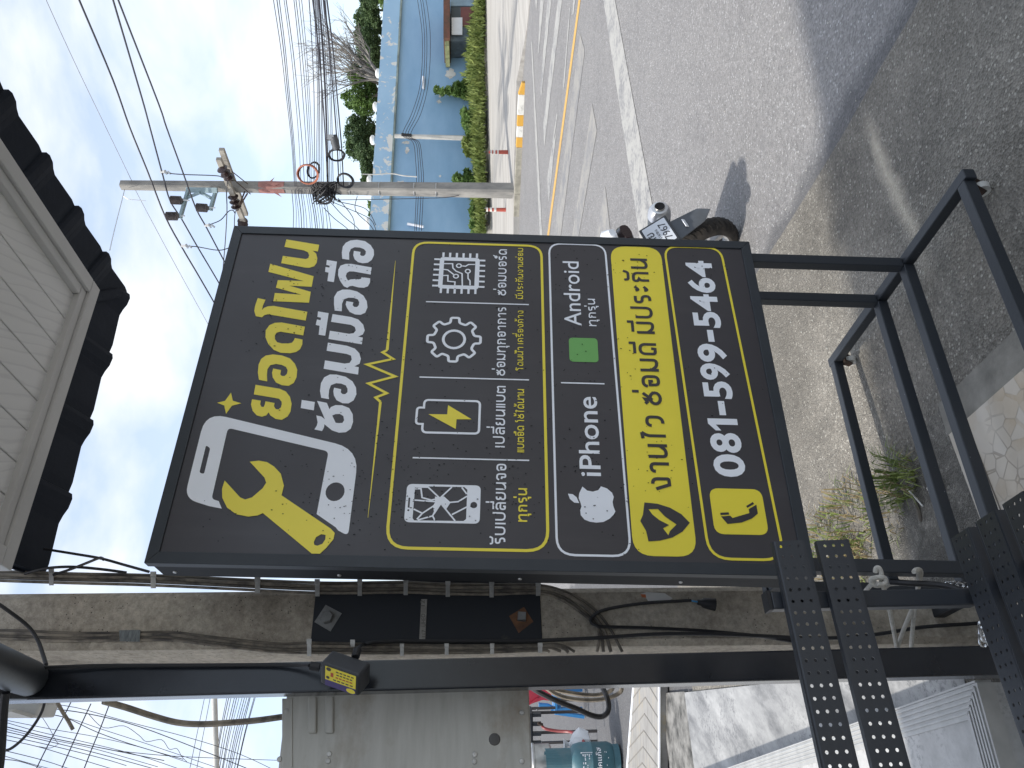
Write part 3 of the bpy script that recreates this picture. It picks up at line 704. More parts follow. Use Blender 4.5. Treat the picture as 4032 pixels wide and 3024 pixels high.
# ---- far pavement rising to the blue wall, and its painted kerb
wallA, wallD = Vector((7.33, 28.0, 0)), Vector((8.04, 2.70, 0)).normalized()
def wall_at(x): return wallA + wallD * ((x - 7.33) / wallD.x)
front = [(-14, 21.6), (0, 21.5), (3.2, 21.3), (4.4, 21.15), (5.4, 21.0), (6.4, 20.5), (7.8, 19.7), (8.4, 18.3), (8.85, 17.2), (9.8, 15.6), (14, 12), (24, 8)]
g = NG('pale_swept_concrete')
cc = g.ramp(g.noise(2.2, 6, .7, g.mapv((.12, 2.2, 1), (0, 0, .32))), [(.3, (.27, .255, .235)), (.62, (.42, .405, .375)), (.8, (.36, .355, .35))])
g.bump(g.noise(30, 4), .15, .01)
M['pale_concrete'] = g.done(cc, .9, 0, .2)
pv = MB(); nrow = 4
for x, y in front:
    bx = wall_at(x + (2.0 if x < 12 else 3.5))
    lip = road_h(y) + ASP + (.15 if x < 7.9 else .02)
    for k in range(nrow + 1):
        t = k / nrow; p = Vector((x, y, 0)).lerp(Vector((bx.x, bx.y, 0)), t)
        pv.v.append(Vector((p.x, p.y, lip + (1.08 - lip) * t)))
for i in range(len(front) - 1):
    for k in range(nrow): a = i * (nrow + 1) + k; pv.f.append((a, a + nrow + 1, a + nrow + 2, a + 1))
n0 = len(pv.v)
for i, (x, y) in enumerate(front): pv.v.append(Vector((x, y, -.1)))
for i in range(len(front) - 1): pv.f.append((i * (nrow + 1), (i + 1) * (nrow + 1), n0 + i + 1, n0 + i))
kind(obj('pavement', pv, M['pale_concrete']), 'structure')
M['kerb_yellow'] = mat('kerb_yellow_paint', (.58, .32, .05), .7, 0, col2=(.46, .38, .24), scale=6, lo=.25, hi=.42)
M['kerb_white'] = mat('kerb_white_paint', (.66, .65, .60), .75, 0, col2=(.36, .35, .32), scale=7, lo=.28, hi=.5)
M['kerb_bare'] = mat('bare_kerb_concrete', (.36, .34, .28), .9, 0, var=.4, scale=5)
kerb = kind(obj('kerb', MB(), None), 'structure')
def kp(dy): return PT(1131 - (dy - 250) * .045, dy, ASP)
for a, b, m in ((179, 205, 'kerb_yellow'), (205, 249, 'kerb_white'), (249, 273, 'kerb_yellow'), (273, 297, 'kerb_white'), (297, 319, 'kerb_yellow'), (319, 420, 'kerb_bare'), (420, 560, 'kerb_bare')):
    p, q = kp(a), kp(b); d = (q - p).normalized(); n_ = Vector((-d.y, d.x, 0)) * (-.18 if d.x < 0 else .18)
    h0 = .07 if a == 179 else .15
    obj('kerb_block', MB().hexa([p - UP * .05, p + n_ - UP * .05, q + n_ - UP * .05, q - UP * .05], [p + UP * h0, p + n_ + UP * h0, q + n_ + UP * .158, q + UP * .158]), M[m], kerb, bevel=.012)
# ================================================================ blue wall across the road
g = NG('faded_blue_paint')
bl = g.ramp(g.noise(.45, 6, .6, g.mapv((1, 1, 2.5))), [(.3, (.235, .395, .560)), (.6, (.300, .470, .640)), (.8, (.370, .530, .680))])
sx = g.sep()
M['blue_plain'] = g.done(bl, .8, 0, .3)
g = NG('peeling_blue_paint')
bl = g.ramp(g.noise(.5, 6, .6), [(.3, (.280, .445, .605)), (.7, (.380, .545, .690))])
sx = g.sep()
near = g.ramp(g.math('MULTIPLY', g.math('ADD', sx[0], -2.0), .13), [(.0, 1.0), (.55, .75), (1.0, 0.0)])
pe = g.math('ADD', g.math('MULTIPLY', g.noise(1.9, 6, .62, dist=.5), .8), g.math('MULTIPLY', near, .16))
M['blue_peel'] = g.done(g.mix(g.ramp(pe, [(.575, 0.0), (.592, 1.0)]), bl, (.66, .65, .61)), .85, 0, .3)
wall = thing('blue_wall', 'long faded blue wall with peeling white patches across the road', 'wall', (7.33, 28.0, 1.0))
def wtop(x): return 5.13 - (x - 7.33) * .019
def wbase(x): return 1.0
def wall_slab(x0, x1, lo, hi, t0, t1):
    n_ = Vector((wallD.y, -wallD.x, 0)); p, q = wall_at(x0), wall_at(x1)
    return MB().hexa([p + n_ * t1 + UP * lo(x0), q + n_ * t1 + UP * lo(x1), q + n_ * t0 + UP * lo(x1), p + n_ * t0 + UP * lo(x0)],
                     [p + n_ * t1 + UP * hi(x0), q + n_ * t1 + UP * hi(x1), q + n_ * t0 + UP * hi(x1), p + n_ * t0 + UP * hi(x0)])
obj('wall_panel', wall_slab(-4, 26, wbase, lambda x: wtop(x) - .72, -.25, 0), M['blue_plain'], wall)
obj('parapet', wall_slab(-4, 26, lambda x: wtop(x) - .66, wtop, -.25, .10), M['blue_peel'], wall)
obj('ledge', wall_slab(-4, 26, lambda x: wtop(x) - .72, lambda x: wtop(x) - .655, -.24, .16), mat('weathered_ledge', (.30, .36, .33), .9, 0, var=.5, scale=2), wall)
M['plaster'] = mat('bare_white_plaster', (.70, .69, .65), .9, 0, col2=(.42, .38, .32), scale=5, lo=.3, hi=.5)
def Z3(x, y): return ((1000 + x * .45208) / KD, (y * .45208) / KD)
wn_ = Vector((wallD.y, -wallD.x, 0))
def onwall(x, y, off=.006):
    q = Z3(x, y); return PL(q[0], q[1], wallA + wn_ * off, wn_)
def blotch(cx_, cy_, rx, ry, seed):
    r = random.Random(seed); P = []
    for k in range(22):
        a = 2 * math.pi * k / 22; s = r.uniform(.55, 1.1)
        P.append(onwall(cx_ + rx * s * math.cos(a), cy_ + ry * s * math.sin(a)))
    obj('peeled_patch', MB().prism(P, wn_ * .004), M['plaster'], wall)
for i, b in enumerate(((1710, 645, 48, 48), (1612, 885, 24, 18), (1620, 835, 14, 18), (1325, 1243, 40, 16), (1335, 1310, 26, 30), (1700, 458, 44, 12), (1280, 1600, 55, 28), (1620, 1535, 14, 12), (1130, 702, 16, 8))): blotch(*b, i)
tub = MB(); a, b = onwall(1475, 668, .09), onwall(1473, 772, .09); tub.tube([a, b], .045, 10); obj('strip_light', tub, M['white_paint'], wall)
def Z4(x, y): return ((1250 + x * .40687) / KD, (350 + y * .40687) / KD)
q0, q1 = Z4(870, 1306), Z4(1026, 1336); n0 = wn_
obj('strip_light', MB().tube([PL(*q0, wallA + wn_ * .09, wn_), PL(*q1, wallA + wn_ * .09, wn_)], .05, 10), M['white_paint'], wall)
M['lamp_white'] = mat('white_lamp_housing', (.78, .77, .74), .4, 0, var=.1, scale=4)
for i, (x, y, lb) in enumerate(((1090, 640, 'rounded white lamp on the blue wall below the bare branches'), (1068, 930, 'rounded white lamp on the blue wall, second from the right'), (1045, 1220, 'rounded white lamp on the blue wall beside the densest dark tree'), (1018, 1570, 'rounded white lamp on the blue wall just right of the utility pole'))):
    c = onwall(x + 14, y, -.1)
    l_ = thing('wall_lamp', lb, 'lamp', c - UP * .2, 'rounded lamps along the top of the blue wall')
    obj('lamp_housing', MB().lathe([(.02, -.09), (.15, -.08), (.18, -.02), (.17, .04), (.10, .085), (.02, .09)], c + UP * .11, UP, 16), M['lamp_white'], l_, smooth=True)
    obj('bracket', MB().box(c.x - .05, c.y - .05, c.z - .32, c.x + .05, c.y + .05, c.z - .16), M['steel'], l_)
c = PL(*Z4(490, 1290), wallA - wn_ * .1, wn_)
l_ = thing('wall_lamp', 'rounded white lamp on the blue wall, between utility pole and sign', 'lamp', c - UP * .2, 'rounded lamps along the top of the blue wall')
obj('lamp_housing', MB().lathe([(.02, -.09), (.15, -.08), (.18, -.02), (.17, .04), (.10, .085), (.02, .09)], c, UP, 16), M['lamp_white'], l_, smooth=True)
obj('bracket', MB().box(c.x - .05, c.y - .05, c.z - .42, c.x + .05, c.y + .05, c.z - .2), M['steel'], l_)
# white service pole with four low wires in front of the wall
M['pale_pole'] = mat('pale_concrete_post', (.58, .57, .53), .8, 0, var=.25, scale=4)
pt, pb_ = onwall(1225, 1185, .5), onwall(1985, 1207, .5)
sp = thing('service_pole', 'thin pale pole carrying four wires in front of the blue wall', 'pole', (pb_.x, pb_.y, pb_.z - .1))
obj('shaft', MB().tube([Vector((pb_.x, pb_.y, pb_.z - .15)), pt], [.10, .075], 8), M['pale_pole'], sp)
ins = []
for k, (x, y) in enumerate(((1295, 1172), (1318, 1175), (1340, 1176), (1362, 1178))):
    c = onwall(x, y, .6); ins.append(c); obj('insulator', MB().lathe([(.02, -.05), (.06, -.04), (.06, .04), (.02, .05)], c, UP, 8), M['cable'], sp)
M['wire'] = mat('overhead_wire', (.035, .035, .045), .6)
wires4 = (((1295, 1172), (1370, 1000), (1440, 780), (1465, 550), (1465, 300), (1440, 100), (1418, -40)), ((1318, 1175), (1395, 1000), (1460, 780), (1485, 550), (1485, 300), (1465, 100), (1445, -40)), ((1340, 1176), (1420, 1000), (1485, 780), (1503, 550), (1505, 300), (1485, 100), (1462, -40)), ((1362, 1178), (1450, 1000), (1510, 780), (1533, 550), (1535, 300), (1515, 100), (1490, -40)))
wl = ((1385, 1240), (1408, 1400), (1416, 1600), (1400, 2010)), ((1408, 1240), (1430, 1400), (1436, 1600), (1415, 2010)), ((1425, 1240), (1448, 1400), (1458, 1600), (1438, 2010)), ((1440, 1240), (1465, 1400), (1477, 1600), (1458, 2010))
for k in range(4):
    pts = [onwall(x, y, .6) for x, y in reversed(wl[k])] + [onwall(x, y, .6) for x, y in wires4[k]]
    w = obj('low_wire', MB().tube(spline(pts, 5), .011, 5), M['wire'], base=pts[0])
    tag(w, 'thin dark wire sagging along the blue wall from the pale pole', 'wire', 'four wires sagging in front of the blue wall')
# ================================================================ roadside hut at the right end of the wall
def hutp(x, y, off): return PL(*Z3(x, y), wallA + wn_ * off, wn_)
hut = thing('roadside_hut', 'low hut with rusty red roof and door against the blue wall', 'hut', hutp(1930, 120, 1.2))
M['hut_wall'] = mat('grimy_hut_wall', (.16, .20, .23), .9, 0, var=.5, scale=3)
M['red_rust'] = mat('red_brown_roof', (.16, .065, .045), .85, 0, col2=(.07, .05, .035), scale=5, bump=.3, bscale=20)
def slab(name, x0, x1, y0, y1, off, th, m, **k):     # rectangle in the crop pushed back by th
    P = [hutp(x1, y1, off), hutp(x1, y0, off), hutp(x0, y0, off), hutp(x0, y1, off)]
    return obj(name, MB().prism(P, -wn_ * th), m, hut, **k)
slab('wall', 1712, 1925, -60, 360, .9, .85, M['hut_wall'])
slab('roof', 1650, 1706, -60, 330, 1.35, 1.3, M['red_rust'])
slab('roof_edge', 1662, 1700, 330, 402, 1.2, 1.1, mat('mossy_fascia', (.30, .33, .17), .9, 0, var=.5, scale=4))
slab('door', 1800, 1922, 60, 228, .93, .03, mat('red_sheet_door', (.20, .060, .050), .6, 0, var=.3, scale=2), label='red sheet metal door')
slab('curtain', 1722, 1815, 152, 302, 1.0, .02, mat('white_plastic_sheet', (.74, .75, .76), .5, 0, var=.12, scale=3), label='white plastic sheet')
slab('upper_window', 1722, 1795, 62, 150, .92, .02, mat('dark_opening', (.035, .05, .055), .5))
slab('side_post', 1712, 1930, -2, 50, .94, .04, mat('pale_blue_panel', (.30, .42, .50), .7, 0, var=.4, scale=2))
# ================================================================ trees and weeds
def leaf_mat(name, a, b, sc=1.4, tr=.25):
    g = NG(name)
    f_ = g.math('ADD', g.math('MULTIPLY', g.noise(sc, 3), .6), g.math('MULTIPLY', g.noise(sc * 14, 2), .4))
    c = g.ramp(f_, [(.36, a), (.62, b)])
    m = g.done(c, .6, 0, .3)
    g.p.inputs['Transmission Weight'].default_value = 0.0
    tl = g.n('ShaderNodeBsdfTranslucent'); g.l(c, tl.inputs['Color'])
    ms = g.n('ShaderNodeMixShader'); ms.inputs[0].default_value = tr
    o = [n for n in g.t.nodes if n.type == 'OUTPUT_MATERIAL'][0]
    g.l(g.p.outputs[0], ms.inputs[1]); g.l(tl.outputs[0], ms.inputs[2]); g.l(ms.outputs[0], o.inputs['Surface'])
    return m
M['leaf_dark'] = leaf_mat('dark_foliage', (.045, .080, .036), (.115, .175, .070))
M['leaf_mid'] = leaf_mat('mid_foliage', (.070, .130, .035), (.165, .260, .070))
M['leaf_light'] = leaf_mat('light_foliage', (.085, .150, .035), (.180, .270, .070))
M['weed'] = leaf_mat('roadside_weed', (.085, .135, .030), (.27, .32, .095), 2.6)
M['weed_dry'] = leaf_mat('dry_weed', (.22, .17, .09), (.36, .29, .16), 3)
M['bark'] = mat('grey_bark', (.20, .175, .145), .95, 0, var=.45, scale=5, bump=.4, bscale=30)
def leaves(mb, c, rx, ry, rz, n, s, r, shell=.45):
    """leaf sprays scattered through a clump"""
    for _ in range(n):
        while True:
            d = Vector((r.uniform(-1, 1), r.uniform(-1, 1), r.uniform(-1, 1)))
            if .05 < d.length < 1: break
        d = d.normalized() * (d.length ** shell)
        p = c + Vector((d.x * rx, d.y * ry, d.z * rz))
        a = Vector((r.gauss(0, 1), r.gauss(0, 1), r.gauss(0, .6))).normalized()
        b = a.orthogonal().normalized(); b = (b * math.cos(r.random() * 6.28) + a.cross(b) * math.sin(r.random() * 6.28)).normalized()
        l = s * r.uniform(.6, 1.4); w = l * r.uniform(.35, .6)
        o = len(mb.v)
        mb.v += [p - a * l * .5, p + b * w * .5, p + a * l * .5 , p - b * w * .5 + a * l * .05]
        mb.f.append((o, o + 1, o + 2, o + 3))
def branch(mb, p, d, L, r0, depth, r, spread=.55, up=.15):
    q = p + d * L * .5 + Vector((r.uniform(-1, 1), r.uniform(-1, 1), r.uniform(-1, 1))) * L * .06
    e = p + d * L + Vector((r.uniform(-1, 1), r.uniform(-1, 1), r.uniform(-.5, 1))) * L * .1
    mb.tube([p, q, e], [r0, r0 * .82, r0 * .62], 5, cap=False); ends = [e]
    if depth <= 0: return ends
    for _ in range(r.randint(2, 3)):
        nd = (d + Vector((r.gauss(0, spread), r.gauss(0, spread), r.gauss(0, spread * .6) + up))).normalized()
        ends += branch(mb, p.lerp(e, r.uniform(.55, 1)), nd, L * r.uniform(.6, .85), r0 * .6, depth - 1, r, spread, up)
    return ends
def Z3p(x, y, Y): return PY(*Z3(x, y), Y)
def tree(label, clumps, Y, m, seed, leafs=1500, ls=.28, name='broadleaf_tree', group='trees behind the blue wall'):
    """clumps: centre and half sizes in the wall crop (up-down, left-right)"""
    r = random.Random(seed); C = [(Z3p(x, y, Y + r.uniform(-1.2, 1.2)), hx * .45208 * Y / F_PX, hy * .45208 * Y / F_PX) for x, y, hx, hy in clumps]
    cx_ = sum(c[0].x for c in C) / len(C); base = Vector((cx_, Y, .9))
    t = thing(name, label, 'tree', base, group)
    tm = MB(); top = max(c[0].z for c in C)
    fork = Vector((cx_, Y, .9 + (top - .9) * .38)); rad = .16 + .02 * (top - 3)
    tm.tube([base, base.lerp(fork, .5) + Vector((.08, 0, 0)), fork], [rad * 1.25, rad, rad * .8], 8)
    for c, hz, hx in C:
        e = c - Vector((0, 0, hz * .2)); mid = fork.lerp(e, .5) + Vector((r.uniform(-.2, .2), 0, .25))
        tm.tube(spline([fork, mid, e], 4), [rad * .62 * (1 - .75 * i / 8) for i in range(9)], 5)
    obj('trunk', tm, M['bark'], t, smooth=True)
    cm = MB(); tot = sum(hx * hz for _, hz, hx in C); leafs *= 3
    for c, hz, hx in C:
        k = int(leafs * hx * hz / tot)
        leaves(cm, c, hx * 1.05, .8, hz * 1.05, int(k * .45), ls * .46, r, .6)
        leaves(cm, c, hx * 1.35, .9, hz * 1.3, int(k * .07), ls * .42, r, .25)
        for _ in range(14):
            a, q = r.uniform(0, 6.28), math.sqrt(r.random()) * 1.0
            cc_ = c + Vector((hx * q * math.cos(a), r.uniform(-.8, .8), hz * q * math.sin(a)))
            s_ = r.uniform(.20, .42)
            leaves(cm, cc_, hx * s_, hx * s_ * .9, hz * s_ * .9, max(8, int(k * .55 / 14)), ls * .46, r, .7)
    obj('crown', cm, m, t, fix=False)
    return t
tree('dark bushy tree at the far right end of the blue wall, behind the hut', [(1020, -60, 60, 110), (1000, 90, 70, 80), (1060, 200, 45, 90), (950, 20, 20, 40)], 37, M['leaf_dark'], 1, 3200)
tree('dark dense tree behind the bare branches on the right', [(940, 180, 55, 60), (960, 250, 60, 80), (1000, 360, 85, 90), (1040, 470, 60, 80), (1000, 520, 75, 60), (950, 430, 60, 70), (1000, 620, 70, 70), (1050, 560, 50, 80), (930, 330, 55, 60)], 39, M['leaf_dark'], 2, 5600)
tree('yellow green bushy tree between the bare branches and the tallest dark tree', [(890, 650, 70, 60), (950, 740, 90, 80), (880, 860, 95, 60), (960, 930, 95, 70), (1030, 830, 50, 120)], 36, M['leaf_mid'], 3, 4200, .26)
tree('tall dense dark tree above the wall, nearest the coiled cables', [(880, 1080, 70, 50), (900, 1180, 95, 80), (880, 1290, 80, 80), (960, 1130, 95, 110), (970, 1330, 85, 90), (1010, 1230, 40, 130)], 38, M['leaf_dark'], 4, 4600, .27)
tree('small dark tree just right of the utility pole', [(985, 1460, 50, 50), (1000, 1540, 50, 60), (990, 1600, 45, 40)], 37, M['leaf_dark'], 5, 1900)
tree('pale brownish bush between utility pole and sign, behind the wall', [(1035, 1880, 22, 40), (1020, 1800, 18, 30), (1050, 1960, 18, 40)], 36, M['leaf_light'], 6, 900)
tree('sprig of bright leaves at the top right corner of the wall', [(1120, 10, 22, 40), (1100, -40, 25, 40)], 33, M['leaf_light'], 7, 500, .18, 'leafy_shrub')
bt = thing('bare_tree', 'bare leafless tree fanning grey branches above the blue wall', 'tree', Z3p(1090, 700, 34.5) - UP * 3.5)
r = random.Random(11); bm_ = MB(); root = Z3p(1130, 690, 34.5); bm_.tube([root - UP * 3.2, root], [.22, .16], 7, cap=False)
for tx, ty in ((690, 280), (760, 330), (700, 440), (740, 520), (830, 260), (860, 380), (720, 640), (760, 770), (900, 470), (950, 540), (1010, 420), (840, 560), (690, 360), (800, 430), (930, 380)):
    e = Z3p(tx, ty, 34.5 + r.uniform(-1.5, 1.5)); s = root.lerp(e, .0)
    mid = s.lerp(e, .45) + Vector((r.uniform(-.3, .3), r.uniform(-.4, .4), r.uniform(-.1, .35)))
    pts = spline([s, mid, e], 5); bm_.tube(pts, [.085 * (1 - .86 * i / (len(pts) - 1)) for i in range(len(pts))], 5, cap=False)
    for k in range(5):
        p = pts[r.randint(4, len(pts) - 1)]
        branch(bm_, p, (e - s).normalized().lerp(Vector((r.uniform(-1, 1), r.uniform(-.5, .5), r.uniform(0, 1))), .35).normalized(), r.uniform(.5, 1.1), .022, 2, r, .45, .05)
obj('branches', bm_, mat('bleached_twigs', (.27, .25, .225), .95, 0, var=.35, scale=3), bt, smooth=True)
# weeds along the foot of the wall: nobody could count them
wb = MB(); r = random.Random(21)
def foot(x):           # upper edge of the weeds in the wall crop, by its horizontal place
    pts = [(-60, 1935), (60, 1935), (130, 1900), (330, 1850), (430, 1845), (560, 1850), (700, 1862), (850, 1870), (1000, 1885), (1200, 1895), (1350, 1900), (1500, 1920), (1650, 1925), (2040, 1928)]
    for (a, ya), (b, yb) in zip(pts, pts[1:]):
        if a <= x <= b: return ya + (yb - ya) * (x - a) / (b - a)
    return 1915
for _ in range(13000):
    y = r.uniform(-60, 2040); off = r.uniform(.15, 1.7)
    tp = foot(y); t = r.random() ** .8
    tp -= 42 * max(0, math.sin(y * .021) * math.sin(y * .0093 + 1.7) + .35 * math.sin(y * .11)) - 14
    x = tp + (1990 - tp) * t + r.gauss(0, 12)
    p = onwall(x, y, off)
    if p.z < .85: p.z = .9 + r.random() * .1
    a = Vector((r.gauss(0, .5), r.gauss(0, .3), 1)).normalized(); b = Vector((r.uniform(-1, 1), r.uniform(-1, 1), r.uniform(-.4, .4))).normalized()
    l = r.uniform(.10, .34); w = r.uniform(.012, .05)
    o = len(wb.v); wb.v += [p - a * l * .5, p + b * w, p + a * l * .5, p - b * w]; wb.f.append((o, o + 1, o + 2, o + 3))
kind(obj('weeds', wb, M['weed'], fix=False), 'stuff')
def bush(name, label, cat, blobs, off, m, n, s, seed):
    r = random.Random(seed); c0 = onwall(1975, blobs[-1][1], off); t = thing(name, label, cat, (c0.x, c0.y, 1.0))
    cm, tm = MB(), MB(); base = Vector((c0.x, c0.y, .98))
    for x, y, hx, hy in blobs:
        c = onwall(x, y, off); k = .45208 * 28.5 / F_PX
        leaves(cm, c, hy * k, .35, hx * k, int(n * hx * hy / 3000), s, r, .5); tm.tube([base, base.lerp(c, .5) + Vector((.05, 0, .05)), c], [.03, .02, .008], 5)
    obj('stems', tm, M['bark'], t); obj('foliage', cm, m, t, fix=False)
bush('climbing_plant', 'climbing plant with a thin tendril growing up the blue wall', 'plant', [(1590, 785, 22, 18), (1640, 800, 30, 14), (1700, 790, 40, 22), (1770, 780, 45, 60), (1830, 780, 45, 75)], .4, M['leaf_mid'], 620, .17, 1)
bush('shrub', 'leafy green shrub at the wall foot between climbing plant and pale pole', 'shrub', [(1830, 985, 28, 35), (1860, 1060, 45, 70), (1900, 1040, 60, 90), (1890, 1140, 50, 50)], 1.0, M['leaf_mid'], 520, .18, 2)
bush('shrub', 'weedy shrub at the wall foot just left of the pale pole', 'shrub', [(1850, 1250, 38, 50), (1880, 1300, 50, 60), (1920, 1240, 50, 70)], 1.0, M['weed'], 520, .18, 3)
bush('shrub', 'upright green shrub at the wall foot right beside the utility pole', 'shrub', [(1770, 1560, 35, 40), (1840, 1580, 45, 45), (1900, 1600, 60, 60), (1860, 1510, 30, 30)], 1.0, M['leaf_mid'], 560, .18, 4)
bush('shrub', 'low green shrub at the wall foot left of the utility pole', 'shrub', [(1900, 1840, 25, 40), (1930, 1800, 40, 70), (1920, 1960, 40, 60)], 1.0, M['leaf_mid'], 520, .17, 5)
# grass tufts in the cracks of the forecourt
def tuft(label, c, rad, n, h, seed, dry=.25):
    r = random.Random(seed); c = Vector(c); t = thing('grass_tuft', label, 'grass', c)
    for nm, m, k in (('green_blades', M['weed'], int(n * (1 - dry))), ('dry_blades', M['weed_dry'], int(n * dry))):
        mb = MB()
        for _ in range(k):
            a = r.uniform(0, 6.28); q = rad * math.sqrt(r.random()); p = c + Vector((q * math.cos(a), q * math.sin(a), 0))
            d = Vector((math.cos(a) + r.gauss(0, .7), math.sin(a) + r.gauss(0, .7), 0)).normalized() * r.uniform(.3, 1.1) * h
            hh = h * r.uniform(.4, 1.1); w = r.uniform(.0015, .0042); s = Vector((-d.y, d.x, 0)).normalized() * w
            o = len(mb.v); q1 = p + d * .45 + UP * hh * .75; q2 = p + d + UP * hh * r.uniform(.35, .9)
            mb.v += [p - s, p + s, q1 - s * .8, q1 + s * .8, q2]; mb.f += [(o, o + 1, o + 3, o + 2), (o + 2, o + 3, o + 4)]
        obj(nm, mb, m, t, fix=False)
tuft('lush green grass tuft growing between two base rails of the sign stand', PZ(1960, 1035, 0), .085, 110, .12, 1, .1)
tuft('straggly green and brown grass tuft under the rear base rail', PZ(1848, 1130, 0), .19, 130, .10, 2, .5)
tuft('sparse grass tuft beside the lush one, nearer the concrete slab', PZ(1915, 1090, 0), .15, 90, .08, 3, .45)
tuft('low weedy grass tuft at the foot of the concrete pole, below the sign corner', PZ(1795, 1190, 0), .19, 150, .09, 4, .45)
tuft('brown dried grass tuft behind the sign stand post', PZ(1850, 1215, 0), .10, 200, .06, 5, .8)
# ================================================================ utility pole across the road
M['old_concrete'] = mat('aged_pole_concrete', (.34, .325, .295), .9, 0, col2=(.19, .185, .175), scale=4, bump=.25, bscale=40, stretch=(1, 1, .35))
M['arm_concrete'] = mat('crossarm_concrete', (.38, .35, .30), .9, 0, var=.35, scale=5)
M['porcelain'] = mat('brown_porcelain', (.035, .022, .022), .25)
M['blue_steel'] = mat('blue_grey_steel', (.30, .40, .43), .6, 0, var=.25, scale=4)
UPY = 21.2
def Zb(x, y): return ((400 + x * .36166) / KD, (500 + y * .36166) / KD)
def U(x, y, Y=UPY): return PY(*Zb(x, y), Y)
ub, ut = PY(1117, 412, UPY), PY(262, 400, UPY)
up_ = thing('utility_pole', 'tall concrete utility pole across the road with crossarms and coiled cables', 'utility pole', (ub.x, ub.y, .25))
sh = MB(); zb, zt = .25, ut.z; wb_, wt_ = .175, .105
def uc(z): t = (z - zb) / (zt - zb); return Vector((ub.x + (ut.x - ub.x) * t, UPY, z)), wb_ + (wt_ - wb_) * t
prof = []
for z in (zb, zt):
    c, w = uc(z); ch = w * .28
    prof.append([c + Vector((x, y, 0)) for x, y in ((-w + ch, -w), (w - ch, -w), (w, -w + ch), (w, w - ch), (w - ch, w), (-w + ch, w), (-w, w - ch), (-w, -w + ch))])
rot = Matrix.Rotation(R_(28), 4, 'Z')
prof = [[uc(z)[0] + rot @ (p - uc(z)[0]) for p in pr] for pr, z in zip(prof, (zb, zt))]
sh.add(prof[0] + prof[1], [tuple(range(8))[::-1], tuple(range(8, 16))] + [(i, (i + 1) % 8, 8 + (i + 1) % 8, 8 + i) for i in range(8)])
obj('shaft', sh, M['old_concrete'], up_)
for z in (2.55, 3.15, 4.1, 4.9):
    c, w = uc(z); obj('strap', MB().lathe([(w * 1.18, -.012), (w * 1.2, 0), (w * 1.18, .012)], c, UP, 16), M['steel'], up_)
aR, aL = Vector((U(1300, 240).x + .0, UPY - 1.25, 0)), 0
def arm(x0, y0, x1, y1, Ya, Yb, nm='crossarm'):
    p, q = PY(*Zb(x0, y0), Ya), PY(*Zb(x1, y1), Yb); q.z = p.z
    obj(nm, MB().bar(p, q, .11, .14), M['arm_concrete'], up_, bevel=.01); return p, q
p1, q1 = arm(1305, 240, 1565, 955, 20.3, 22.45)
p2, q2 = arm(1275, 345, 1540, 1035, 19.95, 22.1)
for a, b in (((1370, 445), (1590, 620)), ((1460, 590), (1620, 730)), ((1590, 720), (1510, 850)), ((1560, 700), (1500, 850))):
    obj('brace', MB().bar(U(*a, 20.95), U(*b, 20.95), .05, .025), M['rust'], up_)
def stack(c, ax, k=3, s=1.0):
    prof_ = [(.03, 0)]
    for i in range(k): z = i * .15 * s; prof_ += [(.06 * s, z + .01), (.145 * s, z + .05 * s), (.13 * s, z + .08 * s), (.05 * s, z + .13 * s)]
    prof_.append((.03, k * .15 * s + .03))
    obj('insulator', MB().lathe(prof_, c, ax, 14), M['porcelain'], up_, smooth=True)
stack(U(1300, 440, 20.1), (U(1390, 550, 20.4) - U(1300, 440, 20.1)), 3)
stack(U(1425, 740, 21.1), (U(1475, 890, 21.4) - U(1425, 740, 21.1)), 3)
stack(U(1535, 1015, 22.0), (U(1540, 1090, 22.3) - U(1535, 1015, 22.0)), 2)
# blue steel bracket with three post insulators
for a, b in (((925, 685), (1262, 690)), ((945, 685), (855, 990)), ((1245, 690), (1185, 905)), ((930, 770), (1070, 715)), ((1080, 715), (1195, 775))):
    obj('bracket', MB().bar(U(*a, 20.85), U(*b, 20.75), .14 if a[1] < 700 else .07, .07), M['blue_steel'], up_, bevel=.006)
def post_ins(x0, y0, x1, y1):
    a, b = U(x0, y0, 20.7), U(x1, y1, 20.7); ax = (a - b).normalized(); n_ = 9; L_ = (a - b).length; pr = [(.05, 0)]
    for i in range(n_): pr += [(.075, L_ * (.15 + .8 * i / n_)), (.115, L_ * (.17 + .8 * i / n_)), (.115, L_ * (.2 + .8 * i / n_)), (.075, L_ * (.22 + .8 * i / n_))]
    pr.append((.05, L_)); obj('insulator', MB().lathe(pr, b, ax, 14), mat('grey_brown_insulator', (.10, .085, .085), .4, 0, var=.3, scale=9) if 'pi' not in M else M['pi'], up_, smooth=True)
for q in ((745, 795, 885, 800), (695, 970, 845, 972), (1025, 875, 1170, 885)): post_ins(*q)
for a, b in (((885, 795), (955, 800)), ((850, 968), (905, 968)), ((1170, 880), (1235, 880))): obj('bolt', MB().tube([U(*a, 20.7), U(*b, 20.7)], .02, 6), M['steel'], up_)
